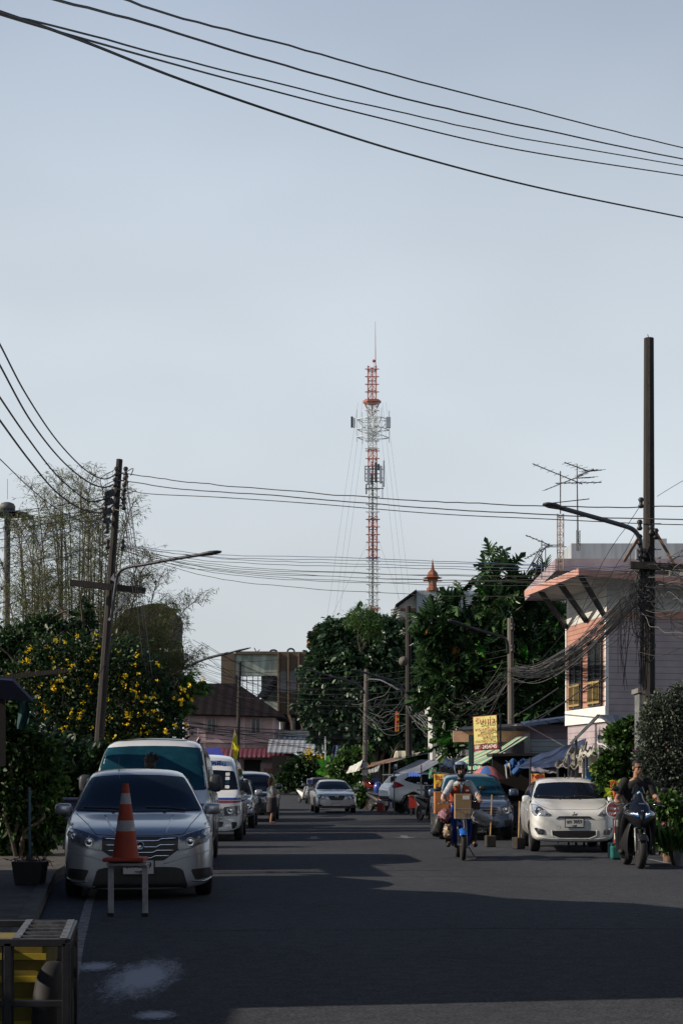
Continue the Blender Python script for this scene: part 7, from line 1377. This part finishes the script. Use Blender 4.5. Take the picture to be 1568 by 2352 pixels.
# the courier
cr_ = thing('person', 'courier in white shirt, orange vest, blue helmet and black mask riding the blue motorbike', 'person', lz(0, .7, 0)); hc = lz(-.005, .44, 1.60)
q = MB(); head(q, hc, 1.0); torso(q, lz(0, .85, .88), lz(0, .62, 1.26), lz(-.005, .5, 1.44), .16, .17)
for sx in (-1, 1):
    limb(q, [lz(sx*.16, .56, 1.37), lz(sx*.28, .5, 1.19), lz(sx*.33, .34, 1.12)], [.05, .042, .03]); hand(q, lz(sx*.33, .37, 1.10), (0.0, -1, -.35), -sx)
    limb(q, [lz(sx*.1, .82, .86), lz(sx*.23, .42, .78), lz(sx*.21, .5, .35)], [.085, .062, .04])
    q.tube([lz(sx*.21, .5, .36), lz(sx*.22, .45, .30), lz(sx*.24, .33, .27)], [.04, .04, .03], 8)
fuse(q, 'body', M['skin'], cr_, .0065)
shirt = mat('white_shirt', (.55, .56, .58), .85, c2=(.38, .39, .42), scale=12, bump=.3); q = MB(); torso(q, lz(0, .85, .90), lz(0, .62, 1.26), lz(-.005, .5, 1.43), .185, .195, .135, .145)
for sx in (-1, 1): limb(q, [lz(sx*.155, .57, 1.37), lz(sx*.285, .5, 1.18), lz(sx*.335, .38, 1.105)], [.072, .06, .042])
fuse(q, 'shirt', shirt, cr_, .01, 2)
q = MB(); torso(q, lz(0, .85, .92), lz(0, .62, 1.255), lz(-.005, .5, 1.385), .195, .205, .148, .158); ve = fuse(q, 'vest', mat('orange_vest', (.38, .075, .03), .8, var=.15), cr_, .01, 2)
for sx in (-1, 1):
    q = MB(); q.box(lz(sx*.105, .455, 1.345), (.10, .012, .035), (R(-25), R(sx*14), 0)); q.build('reflective_band', mat('reflective', (.3, .45, .34), .4) if sx < 0 else bpy.data.materials['reflective'], ve)
    MB().bar(lz(sx*.045, .435, 1.38), lz(sx*.012, .43, 1.20), .012, .02).build('vest_trim', M['plastic'], ve)
MB().add([lz(-.05, .432, 1.40), lz(.05, .432, 1.40), lz(0, .44, 1.18)], [(0, 1, 2)]).build('shirt_front', shirt, cr_, solid=.01)
for k, (z_, m_) in enumerate(((1.262, fr), (1.256, fw), (1.248, fb), (1.24, fw), (1.233, fr))): MB().box(lz(.105, .438, z_), (.06, .006, .0078)).build('badge_stripe', m_, ve)
for sx in (-1, 1): q = MB(); q.add([lz(sx*.005, .43, 1.40), lz(sx*.06, .45, 1.44), lz(sx*.065, .42, 1.39), lz(sx*.03, .41, 1.36)], [(0, 1, 2, 3)]); q.build('collar', shirt, cr_, solid=.008)
q = MB()
for sx in (-1, 1):
    limb(q, [lz(sx*.1, .84, .86), lz(sx*.235, .42, .78), lz(sx*.22, .5, .32)], [.1, .078, .062])
q.ball(lz(0, .86, .87), (.18, .14, .12), 14, 10); fuse(q, 'trousers', mat('dark_trousers', (.022, .02, .022), .9), cr_, .011, 2)
for sx in (-1, 1): q = MB(); k = MB().ball((0, 0, 0), (.048, .12, .045), 12, 8); q.add([lz(sx*.245, .38, .265)+Vector(v) for v in k.v], k.f); q.build('shoe', M['black'], cr_, smooth=True)
q = MB(); k = MB().ball((0, 0, 0), (.125, .15, .14), 24, 16); q.add([hc+Vector((0, .015, .045))+Vector(v) for v in k.v], [f for f in k.f if not (sum(k.v[i][1] for i in f)/4 < -.06 and sum(k.v[i][2] for i in f)/4 < -.0)]); q.build('helmet', mat('helmet_blue', (.10, .22, .42), .25, .3, coat=1, c2=(.3, .34, .4), scale=5), cr_, smooth=True, solid=.008)
q = MB(); q.grid(lambda u, v: hc+Vector((.128*math.sin((u-.5)*2.3), .01-.155*math.cos((u-.5)*2.3), .045+.075*v)), 12, 5); q.build('visor', M['glass'], cr_, smooth=True)
q = MB(); k = MB().ball((0, 0, 0), (.074, .09, .065), 16, 10); q.add([hc+Vector((0, -.022, -.055))+Vector(v) for v in k.v], k.f); q.build('face_mask', M['plastic'], cr_, smooth=True)
MB().lathe([(.075, -.04), (.07, .03)], 16, 'z', hc+Vector((0, .02, -.14))).build('neck_cloth', M['plastic'], cr_, smooth=True)

# ---- man on the big black scooter
S0 = GX(1469, 25.4); ls_ = lambda x, y, z: S0+Vector((x, y, z))
gloss = mat('scooter_black', (.012, .014, .02), .18, .2, var=.1, coat=1); scb = mat('scooter_side', (.008, .009, .011), .5)
bk2 = bike('large black scooter with bright split headlamps and blue light strips', S0, 0, scb, scb, R(1.5), big=True, name='black_scooter')
W2 = lambda q, nm, m_, par=bk2, **k: q.build(nm, m_, par, smooth=True, world=False, **k)
q = MB()   # nose
def nose(u, v):
    x = (u-.5)*2; w_ = key([(0, .07), (.25, .12), (.4, .25), (.6, .27), (.85, .14), (1, .07)], v); z = 1.24-.62*v; y = key([(0, .30), (.3, .14), (.6, -.04), (.8, -.06), (1, .02)], v)+.22*abs(x)**2.0*key([(0, .3), (.5, 1), (1, .7)], v); return Vector((x*w_, y, z+.03*(1-x*x)))
q.grid(nose, 14, 14); W2(q, 'nose_panel', gloss, solid=.01)
for sx in (-1, 1):
    hl = mat('scooter_lamp', (.7, .75, .8), .2, emit=(.85, .93, 1, 1.1)) if sx < 0 else bpy.data.materials['scooter_lamp']; bs = mat('blue_strip', (.02, .2, .6), .3, emit=(.02, .28, .9, .5)) if sx < 0 else bpy.data.materials['blue_strip']
    def on(x, z, o_=.02):
        v = (1.24-z)/.62; w_ = key([(0, .07), (.25, .12), (.4, .25), (.6, .27), (.85, .14), (1, .07)], v); return nose(.5+.5*max(-1, min(1, x/w_)), v)-Vector((0, o_, .02))
    q = MB(); q.add([on(sx*.06, .86), on(sx*.07, .895), on(sx*.13, .935), on(sx*.19, .95), on(sx*.185, .925), on(sx*.13, .89)], [(0, 1, 2, 5), (5, 2, 3, 4)]); W2(q, 'headlamp', hl, solid=.006)
    q = MB(); q.add([on(sx*.16, .96), on(sx*.215, 1.0), on(sx*.215, 1.06), on(sx*.175, 1.03)], [(0, 1, 2, 3)]); W2(q, 'headlamp', mat('lamp_dim', (.45, .55, .6), .25) if sx < 0 else bpy.data.materials['lamp_dim'], solid=.006)
    q = MB(); q.tube([on(sx*.06, .835), on(sx*.12, .875), on(sx*.185, .915), on(sx*.215, .96), on(sx*.225, 1.04)], .0055, 5); W2(q, 'light_strip', bs)
    q = MB(); q.grid(lambda u, v: Vector((sx*(.1+.20*math.sin(math.pi*(.12+.76*v))**.7*(.4+.6*u)), .12+.35*u+.1*v, .74-.6*v)), 8, 10); W2(q, 'side_fairing', scb, solid=.01)
q = MB(); q.grid(lambda u, v: Vector(((u-.5)*(.15+.08*v), .32-.05*v+.05*abs(u-.5)*2, 1.33-.12*v)), 8, 5); W2(q, 'windscreen', M['glass'], solid=.006)
q = MB(); c_ = Vector((0, .255, 1.225)); q.add([c_+Vector((.038*math.cos(a)*(1-.25*max(0, math.sin(a))), -.0, .026*math.sin(a)+(.01 if abs(math.cos(a)) < .1 and math.sin(a) > 0 else 0))) for a in [2*math.pi*j/20 for j in range(20)]], [tuple(range(20))]); W2(q, 'sticker', mat('teal_sticker', (.35, .55, .6), .5), solid=.01)
q = MB(); q.add([c_+Vector((x, -.012, z)) for x, z in ((-.018, -.008), (-.005, .004), (.004, .012), (.016, .004), (.02, -.006), (.005, -.003), (-.004, -.012))], [tuple(range(7))]); W2(q, 'sticker_mark', fb, solid=.003)
text_mesh('HONDA', .026, Matrix.Translation((0, -.0, 1.055)) @ Euler((R(62), 0, 0)).to_matrix().to_4x4(), M['galv'], bk2, bold=.001, local=True)
q = MB(); q.ball((0, -.07, .94), (.02, .012, .014), 10, 6); W2(q, 'emblem', M['chrome'])
mn = thing('person', 'man in black t-shirt and dark glasses riding the black scooter', 'person', ls_(0, .7, 0)); hc = ls_(.05, .50, 1.645); skin2 = M['skin']
q = MB(); T_ = head(q, hc, 1.0, yaw=R(22)); torso(q, ls_(0, .85, .90), ls_(.03, .66, 1.30), ls_(.05, .56, 1.48), .18, .20)
for sx in (-1, 1):
    limb(q, [ls_(.04+sx*.2, .6, 1.41), ls_(.04+sx*.29, .55, 1.2), ls_(sx*.34+.02, .38, 1.13)], [.055, .046, .032]); hand(q, ls_(sx*.335+.02, .40, 1.12), (0.02, -1, -.4), -sx)
    limb(q, [ls_(sx*.1, .82, .86), ls_(sx*.25, .45, .74), ls_(sx*.22, .55, .33)], [.09, .065, .042])
fuse(q, 'body', skin2, mn, .0065)
q = MB(); torso(q, ls_(0, .85, .92), ls_(.03, .66, 1.30), ls_(.05, .56, 1.455), .21, .225, .15, .155)
for sx in (-1, 1): limb(q, [ls_(.04+sx*.185, .6, 1.405), ls_(.04+sx*.255, .57, 1.3), ls_(.04+sx*.285, .555, 1.215)], [.078, .073, .066])
ts = fuse(q, 't_shirt', mat('black_tshirt', (.012, .012, .014), .9, c2=(.02, .02, .022), scale=10), mn, .01, 2)
q = MB(); pr2 = ls_(.03, .495, 1.29)
for a, b in (((0, .08), (.03, .03)), ((0, .08), (-.03, .03)), ((-.03, .03), (-.025, -.03)), ((.03, .03), (.025, -.03)), ((-.025, -.03), (0, -.05)), ((.025, -.03), (0, -.05)), ((.05, .03), (.06, -.05)), ((-.05, .03), (-.06, -.05)), ((-.015, .0), (.015, .0))): q.bar(pr2+Vector((a[0], 0, a[1])), pr2+Vector((b[0], 0, b[1])), .004)
q.build('shirt_print', mat('print_grey', (.15, .14, .15), .8), ts)
q = MB(); 
for sx in (-1, 1): limb(q, [ls_(sx*.1, .84, .86), ls_(sx*.255, .45, .74), ls_(sx*.23, .55, .3)], [.105, .085, .07])
q.ball(ls_(0, .86, .87), (.19, .15, .12), 14, 10); fuse(q, 'trousers', scb, mn, .011, 2)
for sx in (-1, 1): k = MB().ball((0, 0, 0), (.048, .12, .045), 12, 8); MB().add([ls_(sx*.24, .42, .26)+Vector(v) for v in k.v], k.f).build('shoe', M['black'], mn, smooth=True)
rmh = Euler((0, 0, R(22))).to_matrix(); q = MB(); k = MB().ball((0, 0, 0), (.080, .098, .082), 22, 16); q.add([hc+rmh @ (Vector((0, .008, .046))+Vector(v)) for v in k.v], [f for f in k.f if not (sum(k.v[i][1] for i in f)/4 < -.03 and sum(k.v[i][2] for i in f)/4 < .035) and sum(k.v[i][2] for i in f)/4 > -.03]); q.build('hair', M['hair'], mn, smooth=True, solid=.006)
q = MB()
for sx in (-1, 1): k = MB().ball((0, 0, 0), (.027, .008, .02), 12, 8); q.add([T_(sx*.033+v[0], -.094+v[1], .004+v[2]) for v in k.v], k.f); q.tube([T_(sx*.055, -.085, .01), T_(sx*.079, .0, .006)], .0035, 5)
q.tube([T_(-.01, -.1, .008), T_(.01, -.1, .008)], .003, 5); q.build('sunglasses', M['plastic'], mn, smooth=True)

# ---- woman standing by the black pickup
wd = 51.5; W0 = GX(624, wd); wl_ = lambda x, y, z: W0+Vector((x, y, z)); wo = thing('person', 'woman with brown hair in grey top and dark skirt standing beside the parked cars', 'person', W0)
q = MB(); head(q, wl_(0, 0, 1.38), .97, yaw=R(70)); torso(q, wl_(0, 0, .78), wl_(0, 0, 1.08), wl_(0, .0, 1.25), .15, .14)
for sx in (-1, 1):
    limb(q, [wl_(.02, sx*.15, 1.17), wl_(.06, sx*.19, .95), wl_(.2, sx*.08, .98)], [.042, .036, .028]); hand(q, wl_(.2, sx*.08, .98), (1, -sx*.3, .1), sx, False)
    limb(q, [wl_(-.01, sx*.07, .78), wl_(0.02, sx*.07, .42), wl_(-.03, sx*.07, .07)], [.075, .05, .035]); q.tube([wl_(-.04, sx*.07, .05), wl_(.06, sx*.07, .035), wl_(.14, sx*.07, .025)], [.038, .035, .02], 10)
fuse(q, 'body', M['skin'], wo, .009)
q = MB(); torso(q, wl_(0, 0, .84), wl_(0, 0, 1.08), wl_(0, 0, 1.235), .165, .165, .13, .135)
for sx in (-1, 1): limb(q, [wl_(.02, sx*.15, 1.17), wl_(.05, sx*.18, 1.03)], [.06, .05])
fuse(q, 'top', mat('grey_top', (.22, .25, .28), .9, var=.2), wo, .012, 2)
MB().lathe([(.17, .86), (.165, .8), (.17, .6), (.16, .38), (.15, .37)], 20, 'z', wl_(0, 0, 0)).build('skirt', mat('dark_skirt', (.035, .03, .035), .9), wo, smooth=True)
q = MB(); q.ball(wl_(-.02, .0, 1.42), (.095, .1, .1), 16, 12); q.ball(wl_(-.055, 0, 1.33), (.065, .095, .12), 14, 10); q.build('hair', mat('brown_hair', (.09, .035, .015), .6, var=.4, scale=40), wo, smooth=True)
# ---- person between the sedan and the people carrier: only the hair shows above the sedan roof
pd = 24.0; Q0 = GX(346, pd); ql = lambda x, y, z: Q0+Vector((x, y, z)); hd = thing('person', 'person hidden behind the silver sedan, only tousled dark hair showing above its roof', 'person', Q0)
q = MB(); head(q, ql(0, 0, 1.71), 1.02, yaw=R(180)); torso(q, ql(0, 0, .98), ql(0, 0, 1.36), ql(0, 0, 1.56), .16, .18)
for sx in (-1, 1):
    limb(q, [ql(sx*.19, 0, 1.47), ql(sx*.24, .05, 1.2), ql(sx*.2, .2, 1.05)], [.05, .04, .03]); hand(q, ql(sx*.2, .2, 1.05), (0, 1, 0), sx, False)
    limb(q, [ql(sx*.09, 0, .95), ql(sx*.1, -.02, .5), ql(sx*.1, .02, .08)], [.09, .055, .04]); q.tube([ql(sx*.1, .0, .05), ql(sx*.1, .2, .03)], [.04, .03], 8)
fuse(q, 'body', M['skin'], hd, .010)
q = MB(); torso(q, ql(0, 0, .95), ql(0, 0, 1.36), ql(0, 0, 1.54), .185, .2, .14, .15)
for sx in (-1, 1): limb(q, [ql(sx*.18, 0, 1.46), ql(sx*.24, .05, 1.25)], [.075, .06]); limb(q, [ql(sx*.09, 0, .95), ql(sx*.1, -.02, .5), ql(sx*.1, .02, .12)], [.11, .08, .06])
fuse(q, 'clothing', M['plastic'], hd, .013, 2)
q = MB(); q.ball(ql(0, 0, 1.745), (.1, .11, .1), 16, 12); q.ball(ql(0, -.03, 1.66), (.085, .08, .1), 16, 12); g_ = random.Random(9)
for i in range(60): u = Vector((g_.gauss(0, 1), g_.gauss(0, 1), abs(g_.gauss(0, 1)))).normalized(); q.tube([ql(0, 0, 1.74)+u*.08, ql(0, 0, 1.74)+u*(.115+.03*g_.random())+Vector((.02, 0, 0))], [.02, .004], 5)
q.build('hair', M['hair'], hd, smooth=True)

# ---- parked motorbikes
for lb, x, dd, rz, bm_, tm_ in (('dark motorbike with a blue tank parked left of the courier', 1001, 54, R(24), M['plastic'], M['blue']), ('second blue and silver motorbike parked at the foot of the white suv', 982, 57, R(14), M['galv'], M['blue']),
        ('black scooter parked at the foot of the pale double-lamp pole', 828, 76, R(-55), M['plastic'], M['plastic']), ('dark motorbike with a blue front wheel left of the white suv', 884, 71, R(30), M['plastic'], M['blue']),
        ('small motorbike with a pale seat parked by the far street sign', 706, 96, R(25), M['plate'], M['red'])):
    b = bike(lb, GX(x, dd), rz, bm_, tm_, R(4), mirror_m=M['chrome_dark'])
bag2 = MB(); bag2.box(GX(990, 55.2, 1.02), (.5, .45, .42)); o = bag2.build('delivery_box', M['plastic'], bevel=.03); props(o, 'black delivery box on the back of the dark motorbike left of the courier', 'box')
bk3 = MB(); bk3.ball(GX(868, 74, 1.0), (.22, .2, .35), 12, 8); props(bk3.build('raincoat', M['blue'], smooth=True), 'bundled blue raincoat hanging by the far orange cone', 'raincoat')
